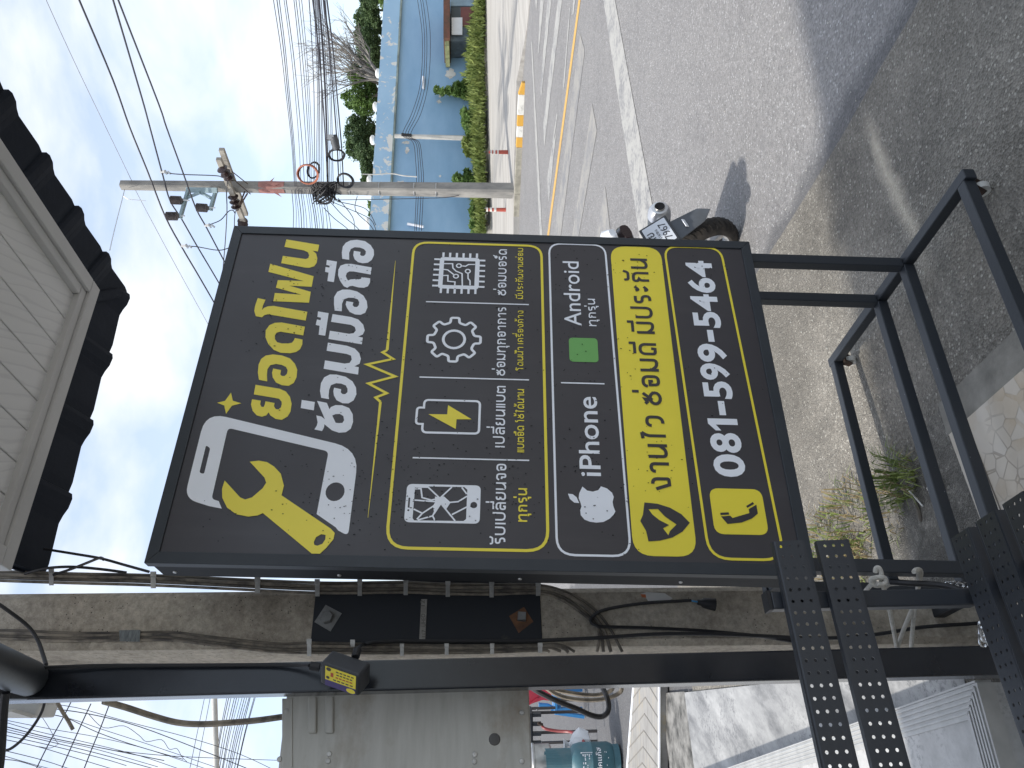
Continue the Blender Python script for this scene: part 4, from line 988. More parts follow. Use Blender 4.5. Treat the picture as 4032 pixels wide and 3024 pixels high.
# torn red warning cloth and cable clutter
M['red_cloth'] = mat('faded_red_cloth', (.40, .19, .165), .8, 0, var=.35, scale=5)
c, w = uc(U(1850, 670).z); rc = MB(); rc.lathe([(w * 1.25, -.36), (w * 1.3, .1), (w * 1.22, .32)], c, UP, 10)
rc.prism([U(1800, 615, 21), U(1880, 550, 21), U(1850, 600, 21), U(1950, 610, 21), U(1880, 640, 21)], (0, .01, 0)); rc.prism([U(1870, 715, 21), U(1965, 765, 21), U(1900, 700, 21)], (0, .01, 0))
obj('warning_cloth', rc, M['red_cloth'], up_)
def Zd(x, y): return ((1250 + x * .40687) / KD, (350 + y * .40687) / KD)
def coil(cx_, cy_, rx, ry, ang, n, m, name, label, seed, zf=None, Y=20.6):
    r = random.Random(seed); mb = MB(); zf = zf or Zd
    for k in range(n):
        P = []; a0 = r.uniform(-.12, .12); sx_, sy_ = rx * r.uniform(.88, 1.06), ry * r.uniform(.88, 1.06); ox, oy = r.uniform(-4, 4), r.uniform(-4, 4)
        for i in range(28):
            t = 2 * math.pi * i / 28; u, v = sx_ * math.cos(t), sy_ * math.sin(t); ca, sa = math.cos(ang + a0), math.sin(ang + a0)
            P.append(PY(*zf(cx_ + ox + u * ca - v * sa, cy_ + oy + u * sa + v * ca), Y + k * .03 + .25 * math.sin(t)))
        mb.tube(P, .019, 5, closed=True)
    return tag(obj(name, mb, m, base=PY(*zf(cx_, cy_), Y)), label, 'cable coil', 'cable coils hung on the utility pole')
M['orange_cable'] = mat('faded_orange_cable', (.40, .14, .08), .7, 0, var=.3, scale=6)
coil(470, 1520, 92, 78, .5, 5, M['orange_cable'], 'cable_coil', 'coil of faded orange cable hanging beside the utility pole', 1, Z3, 20.5)
coil(520, 1480, 50, 75, .2, 3, M['cable'], 'cable_coil', 'loose black cable coil right behind the orange one', 2, Z3, 20.8)
coil(720, 1350, 72, 48, .1, 5, M['cable'], 'cable_coil', 'black cable coil below the grey splice box', 3, Z3, 20.2)
coil(795, 1575, 72, 58, .45, 4, M['cable'], 'cable_coil', 'black cable coil touching the utility pole lowest down', 4, Z3, 20.6)
coil(60, 1040, 85, 70, .3, 5, M['cable'], 'cable_coil', 'tangled dark cable coil on the far side of the utility pole', 5, Zd, 21.2)
r = random.Random(5); cl = MB()
for k in range(34):
    a = Zd(r.uniform(-60, 150), r.uniform(925, 1060)); b = Zd(r.uniform(-40, 190), r.uniform(900, 1100)); c = Zd(r.uniform(-60, 230), r.uniform(900, 1130))
    cl.tube(spline([PY(*a, 20.8 + r.uniform(-.2, .2)), PY(*b, 20.6 + r.uniform(-.2, .2)), PY(*c, 20.8)], 5), .016, 5)
obj('cable_clutter', cl, M['cable'], up_)
sb = thing('splice_box', 'grey cylindrical splice box hanging on the cable bundle beside the utility pole', 'splice box', PY(*Z3(705, 1240), 19.9))
a, b = PY(*Z3(690, 1185), 19.8), PY(*Z3(722, 1300), 20.0)
obj('housing', MB().lathe([(.05, 0), (.095, .02), (.105, .2), (.105, .35), (.095, (a - b).length - .02), (.04, (a - b).length)], b, a - b, 12), mat('dark_grey_plastic', (.07, .075, .08), .6), sb, smooth=True)
obj('clamp', MB().box(a.x - .1, a.y - .06, a.z - .02, a.x + .02, a.y + .06, a.z + .14), M['steel'], sb)
# ---- overhead wires
def Z1_(x, y): return (x * .45208 / KD, y * .45208 / KD)
def wire(name, pts, rad, label, cat='wire', group=None, m='wire', sm=4):
    P = [PY(*q, Y) for q, Y in pts]
    return tag(obj(name, MB().tube(spline(P, sm), rad, 6), M[m], base=P[0]), label, cat, group)
HV = 'three thick power lines on post insulators'
def hv(p): return p
wire('power_line', [(Z1_(655, -90), 15.5), (Z1_(690, 0), 15.9), (Z1_(985, 700), 18.2), (Zb(305, 0), 19.8), (Zb(500, 480), 20.3), (Zb(690, 968), 20.75), (Zb(880, 1320), 21.7), (Zb(1080, 1660), 22.7), (Zb(1420, 2250), 25)], .021, 'outermost thick power line, on the lowest left post insulator', 'power line', HV)
wire('power_line', [(Z1_(960, -90), 15.5), (Z1_(985, 0), 15.9), (Z1_(1235, 850), 18.5), (Zb(525, 0), 19.9), (Zb(665, 520), 20.4), (Zb(745, 800), 20.75), (Zb(870, 1000), 21.2), (Zb(1030, 1280), 21.9), (Zb(1255, 1660), 22.9), (Zb(1600, 2250), 25)], .021, 'middle thick power line, with a clamp and jumper beside the pole', 'power line', HV)
wire('power_line', [(Z1_(1000, -90), 15.5), (Z1_(1030, 0), 15.9), (Z1_(1380, 900), 18.6), (Zb(705, 0), 19.9), (Zb(880, 480), 20.4), (Zb(1025, 880), 20.75), (Zb(1150, 1110), 21.3), (Zb(1345, 1480), 22.4), (Zb(1750, 2250), 25)], .021, 'innermost thick power line, nearest the crossarms', 'power line', HV)
wire('guard_wire', [(Z1_(370, -90), 15.3), (Z1_(402, 0), 15.7), (Z1_(700, 650), 18), (Z1_(1140, 1560), 21.1), (Zb(370, 690), 21.3), (Zb(640, 1200), 22), (Zb(890, 1660), 23), (Zb(1300, 2400), 25)], .008, 'thinnest wire, passing over the very top of the utility pole', 'wire', m='steel')
wire('guy_wire', [(Zb(250, 680), 21.1), (Zb(235, 745), 20.5), (Zb(140, 1120), 17), (Zb(90, 1340), 15)], .010, 'thin stay wire running from the pole top down behind the roof', 'wire', m='steel')
wire('loose_wire_end', [(Zb(235, 750), 20.6), (Zb(290, 785), 20.6), (Zb(380, 795), 20.6), (Zb(480, 804), 20.6)], .010, 'short loose wire end hanging off the pole top stay', 'wire', m='steel')
J = 'jumper wires between the power lines and crossarm insulators'
wire('jumper_wire', [(Zb(680, 490), 20.4), (Zb(740, 505), 20.4), (Zb(890, 517), 20.4), (Zb(1240, 530), 20.4), (Zb(1310, 548), 20.4), (Zb(1370, 560), 20.4)], .014, 'jumper wire from the middle power line to the upper crossarm insulator', 'wire', J)
wire('jumper_wire', [(Zb(1140, 1075), 21.2), (Zb(1200, 1055), 21.2), (Zb(1300, 1010), 21.3), (Zb(1380, 920), 21.4), (Zb(1430, 908), 21.4), (Zb(1455, 945), 21.4)], .014, 'curved jumper wire from the innermost power line to the lower insulator', 'wire', J)
wire('jumper_wire', [(Zb(870, 1300), 21.6), (Zb(960, 1298), 21.6), (Zb(1060, 1307), 21.7), (Zb(1270, 1342), 21.8), (Zb(1400, 1310), 21.9), (Zb(1520, 1240), 22)], .014, 'jumper wire from the outermost power line running in behind the sign', 'wire', J)
for i, (x, y, lb) in enumerate(((665, 490, 'white clamp on the middle power line, at the upper jumper'), (1145, 1072, 'white clamp on the innermost power line, at the curved jumper'), (895, 1295, 'white clamp on the outermost power line, above the sign corner'))):
    Yc = (20.4, 21.2, 21.6)[i]; c = U(x, y, Yc)
    k = thing('wire_clamp', lb, 'clamp', c, 'pale clamps on the power lines')
    obj('jaw', MB().bar(U(x - 25, y, Yc), U(x + 25, y, Yc), .09, .06), M['lamp_white'], k); obj('screw', MB().bar(U(x + 25, y - 20, Yc), U(x + 45, y + 25, Yc), .05, .04), M['steel'], k); obj('screw', MB().bar(U(x + 55, y - 5, Yc), U(x + 85, y + 18, Yc), .05, .05), M['steel'], k)
wire('drop_cable', [(Zb(1375, 560), 20.5), (Zb(1360, 700), 20.8), (Zb(1365, 900), 21), (Zb(1350, 1200), 21.5), (Zb(1325, 1500), 22.5), (Zb(1300, 1800), 23.5)], .014, 'dark cable hanging from the upper insulator down behind the sign', 'cable')
wire('drop_cable', [(Zb(1475, 880), 21.4), (Zb(1450, 960), 21.5), (Zb(1445, 1120), 21.6), (Zb(1440, 1300), 21.7)], .012, 'short dark cable from the lower insulator to the sign corner', 'cable')
CG = 'communication cables strung below the power lines'
r = random.Random(9)
top = [170, 200, 220, 262, 280, 348, 366, 392, 415, 480, 512, 520, 528, 536, 545, 553, 562, 572, 585, 600, 606, 612, 620, 635]
end = [352, 360, 370, 410, 440, 470, 490, 502, 520, 530, 640, 546, 560, 575, 590, 605, 645, 650, 662, 676, 740, 760, 690, 780]
for k, (a, b) in enumerate(zip(top, end)):
    mx_ = a + (b - a) * .52 + r.uniform(-4, 6) + 10
    thick = .018 if k in (10, 16, 20, 23) else r.uniform(.007, .011)
    wire('communication_cable', [(Z3(a - 14, -110), 15.6), (Z3(a, 0), 16.0), (Z3(a + (mx_ - a) * .55 + 6, 420), 17.4), (Z3(mx_ + 6, 830), 18.7), (Z3(b - (b - mx_) * .3, 1260), 20.1), (Z3(b, 1620), 21.0)], thick, 'dark communication cable among many running right from the utility pole', 'cable', CG)
CG2 = 'communication cables running left behind the sign'
for k in range(15):
    x0, x1 = -250 + k * 22 + r.uniform(-8, 8), -225 + k * 25 + r.uniform(-12, 12)
    wire('communication_cable', [(Zd(x0, 980), 21.0), (Zd(x0 + (x1 - x0) * .5 + 10, 1200), 21.9), (Zd(x1, 1420), 22.8), (Zd(x1 + 20, 1800), 24.2)], r.uniform(.007, .012), 'dark communication cable passing left from the utility pole behind the sign', 'cable', CG2)
for k, (a, b, c) in enumerate((((110, 1080), (300, 1160), (510, 1260)), ((130, 1100), (250, 1230), (400, 1360)), ((200, 1060), (340, 1240), (365, 1370)), ((385, 1040), (370, 1180), (520, 1330)), ((60, 1150), (170, 1260), (300, 1365)), ((190, 1090), (420, 1140), (505, 1200)))):
    wire('slack_wire', [(Zd(*a), 21.0), (Zd(*b), 21.6), (Zd(*c), 22.4), (Zd(c[0] + 60, c[1] + 120), 23)], .011, 'thin slack wire drooping between utility pole and sign', 'wire', 'slack wires drooping left of the utility pole')
wire('pale_cable', [(Z3(945, 1517), 20.6), (Z3(1050, 1520), 20.6), (Z3(1200, 1512), 20.6), (Z3(1300, 1530), 20.6), (Z3(1420, 1540), 20.6)], .016, 'pale cable end dangling in front of the blue wall beside the pole', 'cable', m='pale_pole')
wire('ground_cable', [(Zd(180, 1075), 21.1), (Zd(500, 1070), 21.1), (Zd(1000, 1060), 21.1), (Zd(1250, 1050), 21.1), (Zd(1370, 1030), 21.1)], .010, 'thin cable running down the left side of the utility pole', 'cable')
# traffic posts by the kerb
M['red_plastic'] = mat('faded_red_plastic', (.45, .085, .055), .5, 0, var=.2, scale=4)
for i, (x0, x1, y, lb) in enumerate(((1657, 1885, 613, 'red and white plastic traffic post right of the utility pole'), (1632, 1855, 1170, 'red and white plastic traffic post left of the utility pole'))):
    Yq = 21.9 if i == 0 else 22.6
    b, t = PY(*Zd(x1, y), Yq), PY(*Zd(x0, y), Yq); H_ = t.z - b.z
    k = thing('traffic_post', lb, 'traffic post', b, 'plastic traffic posts by the kerb')
    obj('foot', MB().lathe([(.13, -.02), (.13, .015), (.06, .03)], b, UP, 12), M['red_plastic'], k)
    obj('stem', MB().lathe([(.060, .03), (.055, H_ * .5), (.045, H_ * .97), (.02, H_)], b, UP, 12), M['red_plastic'], k, smooth=True)
    for u in ((.58, .64), (.72, .80), (.86, .93)) if i == 0 else ((.56, .66), (.75, .84), (.92, .99)): obj('reflective_band', MB().lathe([(.062, H_ * u[0]), (.060, H_ * u[1])], b, UP, 12), M['kerb_white'], k)
# ================================================================ near concrete pole with its cables
def RR(ox): return lambda x, y: ((ox + x * .49729) / KD, (2199 + y * .49729) / KD)
R5, R4, R3, R2 = RR(0), RR(1000), RR(2000), RR(2932)
g = NG('rough_pole_concrete')
cc = g.ramp(g.noise(3.2, 7, .68), [(.28, (.215, .188, .150)), (.50, (.400, .355, .290)), (.72, (.51, .46, .385))])
pit = g.math('LESS_THAN', g.vor(75), .13)
pit = g.math('MULTIPLY', pit, g.math('GREATER_THAN', g.noise(9, 2), .52))
cc = g.mix(.42, cc, g.mix(1.0, cc, g.ramp(g.noise(48, 5, .75), [(.30, .25), (.72, 1.9)]), 'MULTIPLY'))
cc = g.mix(pit, cc, (.05, .045, .04))
tar = g.ramp(g.noise(4.5, 7, .75, g.mapv((1, 1, .5), (0, 0, 0), (3.1, .4, 1.7))), [(.66, 0.0), (.71, .75)])
cc = g.mix(tar, cc, (.075, .072, .072))
g.bump(g.math('ADD', g.noise(70, 6, .7), g.math('MULTIPLY', pit, -1.2)), .55, .012)
M['pole_concrete'] = g.done(cc, .92, 0, .25)
PB = Vector((-.65, 2.45, 0))
npole = thing('concrete_pole', 'rough concrete pole behind the left edge of the sign with clipped cable bundles', 'pole', PB - E1 * .09 + E2 * .09)
def psec(z, s):
    c = PB - E1 * .09 + UP * z + Vector((.012, 0, 0)) * (z - 1.65); h = s / 2; ch = .018; D = .30
    return [c + E1 * a + E2 * b for a, b in ((-h + ch, 0), (h - ch, 0), (h, ch), (h, D - ch), (h - ch, D), (-h + ch, D), (-h, D - ch), (-h, ch))]
zs = [0, .5, 1, 1.65, 2.4, 3.2, 4.2, 7.0]
sb_ = MB()
for z in zs: sb_.v += psec(z, .19 - .006 * z)
sb_.f = [tuple(range(8))[::-1], tuple(range(8 * len(zs) - 8, 8 * len(zs)))] + [(8 * i + k, 8 * i + (k + 1) % 8, 8 * i + 8 + (k + 1) % 8, 8 * i + 8 + k) for i in range(len(zs) - 1) for k in range(8)]
obj('shaft', sb_, M['pole_concrete'], npole)
FP = PB + E2 * .003
def on(q, off): return PL(q[0], q[1], FP - E2 * off, E2)
g = NG('dusty_black_plate')
du = g.ramp(g.math('ADD', g.noise(7, 6, .7), g.math('MULTIPLY', g.sep()[2], -.16)), [(.36, 0.0), (.66, 1.0)])
M['plate'] = g.done(g.mix(du, (.018, .021, .027), (.20, .17, .125)), .6, 0, .4)
pl = [on(R4(470, 190), .006), on(R4(430, 745), .006), on(R3(278, 745), .006), on(R3(278, 190), .006)]
zt_, zb_ = pl[0].z - .01, pl[2].z
a = on(R4(900, 745), .004); b = on(R4(900, 180), .004)
def pole_box(p, q, z0, z1, o0, o1):
    s = MB(); P0, P1 = Vector((p.x, p.y, 0)), Vector((q.x, q.y, 0))
    return s.hexa([P0 - E2 * o1 + UP * z0, P1 - E2 * o1 + UP * z0, P1 - E2 * o0 + UP * z0, P0 - E2 * o0 + UP * z0], [P0 - E2 * o1 + UP * z1, P1 - E2 * o1 + UP * z1, P1 - E2 * o0 + UP * z1, P0 - E2 * o0 + UP * z1])
obj('steel_plate', pole_box(a, b, zb_, zt_, -.004, .004), M['plate'], npole, bevel=.003)
M['zinc'] = mat('dull_zinc', (.26, .265, .26), .6, .4, var=.3, scale=30)
M['rust_plate'] = mat('rusted_washer', (.21, .10, .05), .85, .1, col2=(.10, .055, .035), scale=30)
for pts, cen, m, r_ in (([(478, 502), (568, 366), (695, 434), (605, 577)], (580, 470), 'zinc', .020), ([(2020, 456), (2138, 383), (2212, 500), (2096, 590)], (2120, 465), 'rust_plate', .018)):
    w = obj('washer', MB().prism([on(R4(*p), .0095) for p in pts], E2 * .005), M[m], npole)
    c = on(R4(*cen), .010)
    obj('nut', MB().lathe([(r_, 0), (r_, .016), (r_ * .9, .019)], c, -E2, 6 if m == 'zinc' else 4), M['zinc'], w)
tg = obj('number_tag', MB().prism([on(R4(1325, 322), .0105), on(R4(1371, 322), .0105), on(R4(1356, 640), .0105), on(R4(1308, 640), .0105)], E2 * .003), mat('embossed_tag', (.38, .365, .33), .6, .2, var=.3, scale=60), npole)
tx = Flat(lambda s, t, l: on((R4(1331 - (s + 0) * .05 + t * 34, 628 - s)), .0112 + l))
M['tag_relief_shade'] = mat('tag_shadow', (.14, .13, .12), .7)  # dark tone paints in the shade of the embossed digits
for w_, a_, b_ in (('117', 6, 62), ('UHEO', 90, 190), ('12', 250, 300)):
    tx = Flat(lambda s, t, l: on((R4(1331 - (s + 0) * .05 + t * 34, 628 - s)), .0112 + l)); latin(tx, w_, a_, b_, 0, 1, .01)
    obj('tag_digits', tx.mb, M['tag_relief_shade'], tg, fix=False)
for q, rr in ((R5(1052, 500), .020), (R3(1610, 510), .013)):
    c = on(q, -.0035); obj('bolt_hole', MB().lathe([(rr, 0), (rr * .92, .001)], c, -E2, 18), mat('hole_shadow', (.006, .006, .006), 1), npole)
obj('torn_sticker', MB().prism([on(R3(*p), .0022) for p in ((1050, 280), (1100, 265), (1240, 275), (1305, 315), (1270, 335), (1110, 338), (1095, 312))], E2 * .0012), mat('torn_white_paper', (.72, .71, .68), .8, 0, var=.1, scale=20), npole)
obj('sticker_scrap', MB().prism([on(R3(*p), .0026) for p in ((1050, 282), (1090, 285), (1094, 310), (1062, 305))], E2 * .0012), mat('orange_paper', (.55, .16, .06), .8), npole)
# ---- cable bundles with aluminium clips
def bundle(label, rows, clips, n, tails, rad=.0056, wrap=None, off=.012):
    t = thing('cable_bundle', label, 'cable bundle', on(rows[-1][0](rows[-1][1], rows[-1][2]), off))
    for k in range(n):
        u = (k + .5) / n
        P = [on(R(x, a + (b - a) * u), off + .0015 * ((k * 7 + i) % 3)) for i, (R, x, a, b) in enumerate(rows)]
        if k < len(tails): P += [on(R(x, y), off + .004 * (k % 2)) for R, x, y in tails[k]]
        obj('cable', MB().tube(spline(P, 5), rad * (.92 + .10 * ((k * 5) % 3 - 1)), 8), M['dusty_cable'] if k % 2 else M['dark_sheath'], t, smooth=True)
    for R, x, a, b, w in clips:
        P = [on(R(x - w, a - 8), off + rad * 1.4), on(R(x + w, a - 8), off + rad * 1.4), on(R(x + w, b + 8), off + rad * 1.4), on(R(x - w, b + 8), off + rad * 1.4)]
        c = obj('clip', MB().prism(P, E2 * -.0018), M['clip'], t)
        mb_ = MB().prism([on(R(x - w * 1.15, a + 30), off + rad * 1.4 + .002), on(R(x + w * 1.15, a + 30), off + rad * 1.4 + .002), on(R(x + w * 1.15, a - 10), off + rad * 1.4 + .002), on(R(x - w * 1.15, a - 10), off + rad * 1.4 + .002)], E2 * -.003)
        obj('buckle', mb_, M['clip'], c)
    return t
bundle('dusty cable bundle with many clips down the right side of the concrete pole',
       [(R5, -160, 84, 180), (R5, 100, 92, 192), (R5, 600, 108, 208), (R5, 1200, 120, 225), (R5, 2050, 160, 265), (R4, 500, 178, 285), (R4, 850, 180, 285), (R4, 1200, 176, 280), (R4, 1530, 190, 292), (R4, 1880, 192, 296), (R3, 240, 200, 285)],
       [(R5, 408, 92, 205, 18), (R5, 1215, 115, 228, 20), (R5, 2040, 155, 268, 20), (R4, 502, 175, 292, 18), (R4, 838, 172, 288, 17), (R4, 1202, 165, 282, 17), (R4, 1535, 182, 296, 17), (R4, 1882, 185, 300, 17), (R3, 240, 188, 288, 18)], 4,
       [[(R3, 450, 262), (R3, 620, 350), (R3, 730, 450), (R3, 810, 560), (R3, 860, 650), (R3, 905, 740)], [(R3, 440, 280), (R3, 600, 375), (R3, 700, 480), (R3, 770, 590), (R3, 815, 740)], [(R3, 420, 300), (R3, 560, 390), (R3, 680, 500), (R3, 740, 600), (R3, 755, 740)], [(R3, 420, 325), (R3, 570, 420), (R3, 690, 530), (R3, 725, 620), (R3, 705, 740)]])
lb_ = bundle('dusty cable bundle down the left side of the concrete pole, taped once near the top',
       [(R5, -160, 560, 640), (R5, 150, 560, 650), (R5, 550, 580, 662), (R5, 1030, 580, 652), (R5, 1350, 575, 655), (R5, 1750, 620, 705), (R5, 2200, 665, 752), (R4, 430, 655, 760), (R4, 790, 662, 762), (R4, 1170, 672, 760), (R4, 1520, 678, 758), (R4, 1880, 680, 752), (R3, 260, 676, 735)],
       [(R4, 438, 648, 765, 17), (R4, 782, 655, 690, 16), (R4, 1172, 672, 762, 15), (R4, 1526, 676, 758, 15), (R4, 1886, 682, 748, 15), (R3, 255, 672, 738, 17)], 4,
       [[(R3, 380, 680), (R3, 460, 700), (R3, 530, 740)], [(R3, 350, 690), (R3, 440, 712), (R3, 480, 745)], [(R3, 330, 705), (R3, 420, 735)], [(R3, 330, 740)]], .0050)
obj('tape_wrap', MB().prism([on(R5(945, 570), .021), on(R5(1112, 566), .021), on(R5(1108, 660), .021), on(R5(950, 655), .021)], -E2 * .002), mat('grey_tape', (.20, .22, .22), .45, 0, var=.5, scale=40, stretch=(1, 1, 6)), lb_)
# ---- loose black cables
def cab(name, pts, rad, label, cat='cable', m='cable', sm=6, group=None):
    P = spline(pts, sm); return tag(obj(name, MB().tube(P, rad, 8), M[m], base=P[0], smooth=True), label, cat, group)
S_ = cab('socket_cable', [on(R3(1450, 332), .03), on(R3(1300, 340), .03), on(R3(1100, 352), .028), on(R3(880, 382), .028), on(R3(740, 415), .03), on(R3(665, 465), .03), on(R3(660, 505), .03), on(R3(700, 530), .03), on(R3(760, 540), .026), on(R3(1100, 550), .024), on(R3(1500, 570), .024), on(R3(1900, 605), .026), on(R3(2212, 645), .03), on(R2(250, 635), .03), on(R2(400, 660), .03)], .0052, 'black cable ending in a black lamp socket, looped on the concrete pole')
c = on(R3(1500, 345), .032); d = on(R3(1640, 365), .032) - c
sk = thing('lamp_socket', 'black rubber lamp socket hanging at the end of a black cable', 'lamp socket', c)
obj('shell', MB().lathe([(.008, 0), (.010, .012), (.016, .02), (.019, .045), (.020, d.length), (.014, d.length - .004)], c, d, 16), M['cable'], sk, smooth=True)
obj('core_wires', MB().tube([on(R3(1440, 332), .031), on(R3(1505, 345), .033)], .0025, 6), mat('blue_wire', (.05, .30, .60), .5), sk)
# ================================================================ black steel post with bracket arm, adapter box
PR = Vector((-.729, 2.05, 0)); pw, pd = .078, .058
spost = thing('steel_post', 'glossy black square steel post standing left of the concrete pole', 'post', PR - E1 * pw / 2 + E2 * pd / 2)
M['gloss_black'] = mat('glossy_black_paint', (.010, .012, .017), .20, 0, col2=(.016, .019, .025), scale=6, bump=.025, bscale=220)
c0 = PR - E1 * pw / 2 + E2 * pd / 2
obj('shaft', MB().obox(c0 + UP * 1.43, E1, E2, UP, pw, pd, 2.86), M['gloss_black'], spost, bevel=.006, seg=3)
obj('arm', MB().tube([PY(*R5(235, 950), 2.02), PY(*R5(60, 880), 1.88), PY(*R5(-300, 740), 1.62)], .043, 16), M['frame_metal'], spost, smooth=True)
obj('top_plate', MB().prism([PY(*R5(350, 860), 2.04), PY(*R5(290, 1112), 2.03), PY(*R5(-200, 1110), 1.9), PY(*R5(-200, 1000), 1.9), PY(*R5(200, 900), 2.02)], E2 * .02), M['black_metal'], spost)
cab('post_cable', [PR - E2 * .006 + UP * 3.3 - E1 * .01, PY(*R5(330, 865), 2.02), PY(*R5(800, 848), 2.03), PY(*R5(1500, 845), 2.03), PY(*R5(2200, 842), 2.025), PY(*R4(440, 848), 1.97)], .0048, 'black cable taped down the face of the steel post to the adapter')
V = PY((1180 + 785 * .2995) / KD, (2480 + 605 * .2995) / KD, 1.90); ks = 1.90 / 2.1
ea, eb, ec = Vector((.0217, .0397, .1034)), Vector((.0149, .0502, -.0224)), Vector((-.0614, .0205, .0050))
# square the three edges up
xa = ea.normalized(); yb = (eb - xa * eb.dot(xa)).normalized(); zc = xa.cross(yb)
if zc.dot(ec) < 0: zc = -zc
la, lb2, lc = ea.length, eb.length, ec.length
ad = thing('power_adapter', 'black plastic power adapter with a yellow label hanging by its cable', 'adapter', V + ea * .5)
cen = V + xa * la / 2 + yb * lb2 / 2 + zc * lc / 2
obj('case', MB().obox(cen, xa, yb, zc, la, lb2, lc), mat('grey_black_plastic', (.035, .037, .042), .5, 0, bump=.05, bscale=300), ad, bevel=.008, seg=4)
def lab(u, v, l): return V + xa * (la * (.06 + .88 * u)) + zc * (lc * (.04 + .92 * v)) - yb * (.0012 + l)
def lquad(fl, u0, v0, u1, v1, l=0): fl.fill([(u0, v0), (u1, v0), (u1, v1), (u0, v1)], [], l)
f = Flat(lab, .0002); lquad(f, .02, .02, .90, .68); lb_y = obj('label', f.mb, M['yellow_vinyl'], ad, fix=False)
f = Flat(lab, .0002); lquad(f, .02, .68, .90, .98); f.fill(ell(.20, .84, .0, .0), []) if False else None
obj('label_strip', f.mb, mat('purple_print', (.065, .045, .17), .4), ad, fix=False)
f = Flat(lab, .0002); f.fill(ell(.155, .84, .13, .11), [], .0006); obj('label_badge', f.mb, M['yellow_vinyl'], ad, fix=False)
f = Flat(lab, .0002)
for v0, u0, u1 in ((.12, .08, .62), (.26, .12, .60), (.55, .1, .7)):
    for k in range(5):
        a = u0 + (u1 - u0) * k / 5; lquad(f, a, v0, a + (u1 - u0) / 7, v0 + .055, .0006)
f.fill(ell(.80, .13, .07, .09), [], .0006); f.fill(ell(.82, .55, .05, .07), [], .0006)
obj('label_print', f.mb, mat('dark_print', (.06, .05, .04), .5), ad, fix=False)
f = Flat(lab, .0002)
for k in range(5): a = .12 + .1 * k; lquad(f, a, .40, a + .075, .455, .0006)
lquad(f, .66, .26, .74, .46, .0006)
obj('label_print', f.mb, mat('red_print', (.50, .08, .03), .5), ad, fix=False)
sr = MB(); p0 = V + ea * .40 + eb * .97; p1 = p0 + (PY((1180 + 770 * .2995) / KD, (2480 + 225 * .2995) / KD, 2.0) - p0).normalized() * .028
for i in range(6): sr.lathe([(.009, 0), (.011, .003), (.009, .006)], p0.lerp(p1, i / 6), p1 - p0, 12)
sr.tube([p0, p1], .007, 10); obj('strain_relief', sr, M['cable'], ad)
obj('jack', MB().tube([PY(*R4(520, 860), 1.96), PY(*R4(445, 850), 1.96)], .011, 12), M['cable'], ad, smooth=True)
cab('adapter_cable', [V + ea * .40 + eb * .97 + (PY((1180 + 770 * .2995) / KD, (2480 + 225 * .2995) / KD, 2.0) - V - ea * .40 - eb * .97).normalized() * .02, on(R4(850, 690), .08), on(R4(930, 668), .045), on(R4(1100, 655), .034), on(R4(1500, 655), .03), on(R4(2000, 655), .028), on(R3(200, 652), .028), on(R3(700, 630), .03), on(R3(1200, 598), .03), on(R3(1700, 600), .032), on(R3(2212, 625), .035), on(R2(350, 628), .035), on(R2(750, 628), .035), on(R2(1050, 600), .035), on(R2(1400, 545), .035), on(R2(1750, 520), .035), on(R2(1930, 505), .035)], .0058, 'long black cable running from the adapter box down the concrete pole')
# ================================================================ metal cabinet behind the post
ce2 = 2.30
def oncab(q, off=0.0): return PL(q[0], q[1], E2 * (ce2 - off), E2)
g = NG('stained_galvanised_sheet')
cc = g.ramp(g.noise(6, 5, .6, g.mapv((.6, .6, 5))), [(.3, (.42, .41, .37)), (.7, (.54, .53, .49))])
cc = g.mix(g.ramp(g.noise(2.6, 6, .7, g.mapv((1, 1, 1.6), (0, 0, 0), (.3, 0, .2))), [(.50, 0.0), (.74, .75)]), cc, (.235, .165, .095))
M['cabinet'] = g.done(cc, .5, .25, .4)
a_, b_ = oncab(R4(222, 1090)), oncab(R3(165, 1020))
ztp, zbt = a_.z - .012, b_.z
e1r = .43
cb = thing('metal_cabinet', 'weathered grey sheet metal cabinet with louvres and rivets left of the steel post', 'cabinet', LW(0, ce2 + .15, zbt))
obj('body', MB().hexa([LW(-.75, ce2, zbt), LW(e1r, ce2, zbt), LW(e1r, ce2 + .3, zbt), LW(-.75, ce2 + .3, zbt)], [LW(-.75, ce2, ztp), LW(e1r, ce2, ztp), LW(e1r, ce2 + .3, ztp), LW(-.75, ce2 + .3, ztp)]), M['cabinet'], cb, bevel=.004)
def cabbox(x0, y0, x1, y1, R, o0, o1, nm, m, bev=.002):
    P = [oncab(R(x1, y1), o1), oncab(R(x1, y0), o1), oncab(R(x0, y0), o1), oncab(R(x0, y1), o1)]
    return obj(nm, MB().prism(P, E2 * (o1 - o0)), m, cb, bevel=bev)
cabbox(222, 1108, 305, 1900, R4, .0005, .003, 'top_flange', M['cabinet'])
for x0 in (425, 560): cabbox(x0, 1090, x0 + 70, 1385, R4, .0005, .010, 'louvre', M['cabinet'], .006)
for q in ((258, 1205), (202, 1590), (597, 1548), (588, 1604), (1748, 1552), (1745, 1608), (2122, 1220), (2120, 1605)):
    obj('rivet', MB().lathe([(.0075, 0), (.006, .004), (.0025, .0045)], oncab(R4(*q)), -E2, 12), M['clip'], cb)
obj('stained_bolt', MB().lathe([(.016, 0), (.014, .004), (.006, .005)], oncab(R4(1905, 1432)), -E2, 16), mat('dark_lead_bolt', (.11, .105, .10), .6), cb)
obj('edge_trim', MB().bar(LW(e1r - .016, ce2 + .02, -.0 + .12), LW(e1r - .016, ce2 + .02, ztp + .25), .02, .012), M['steel'], cb)
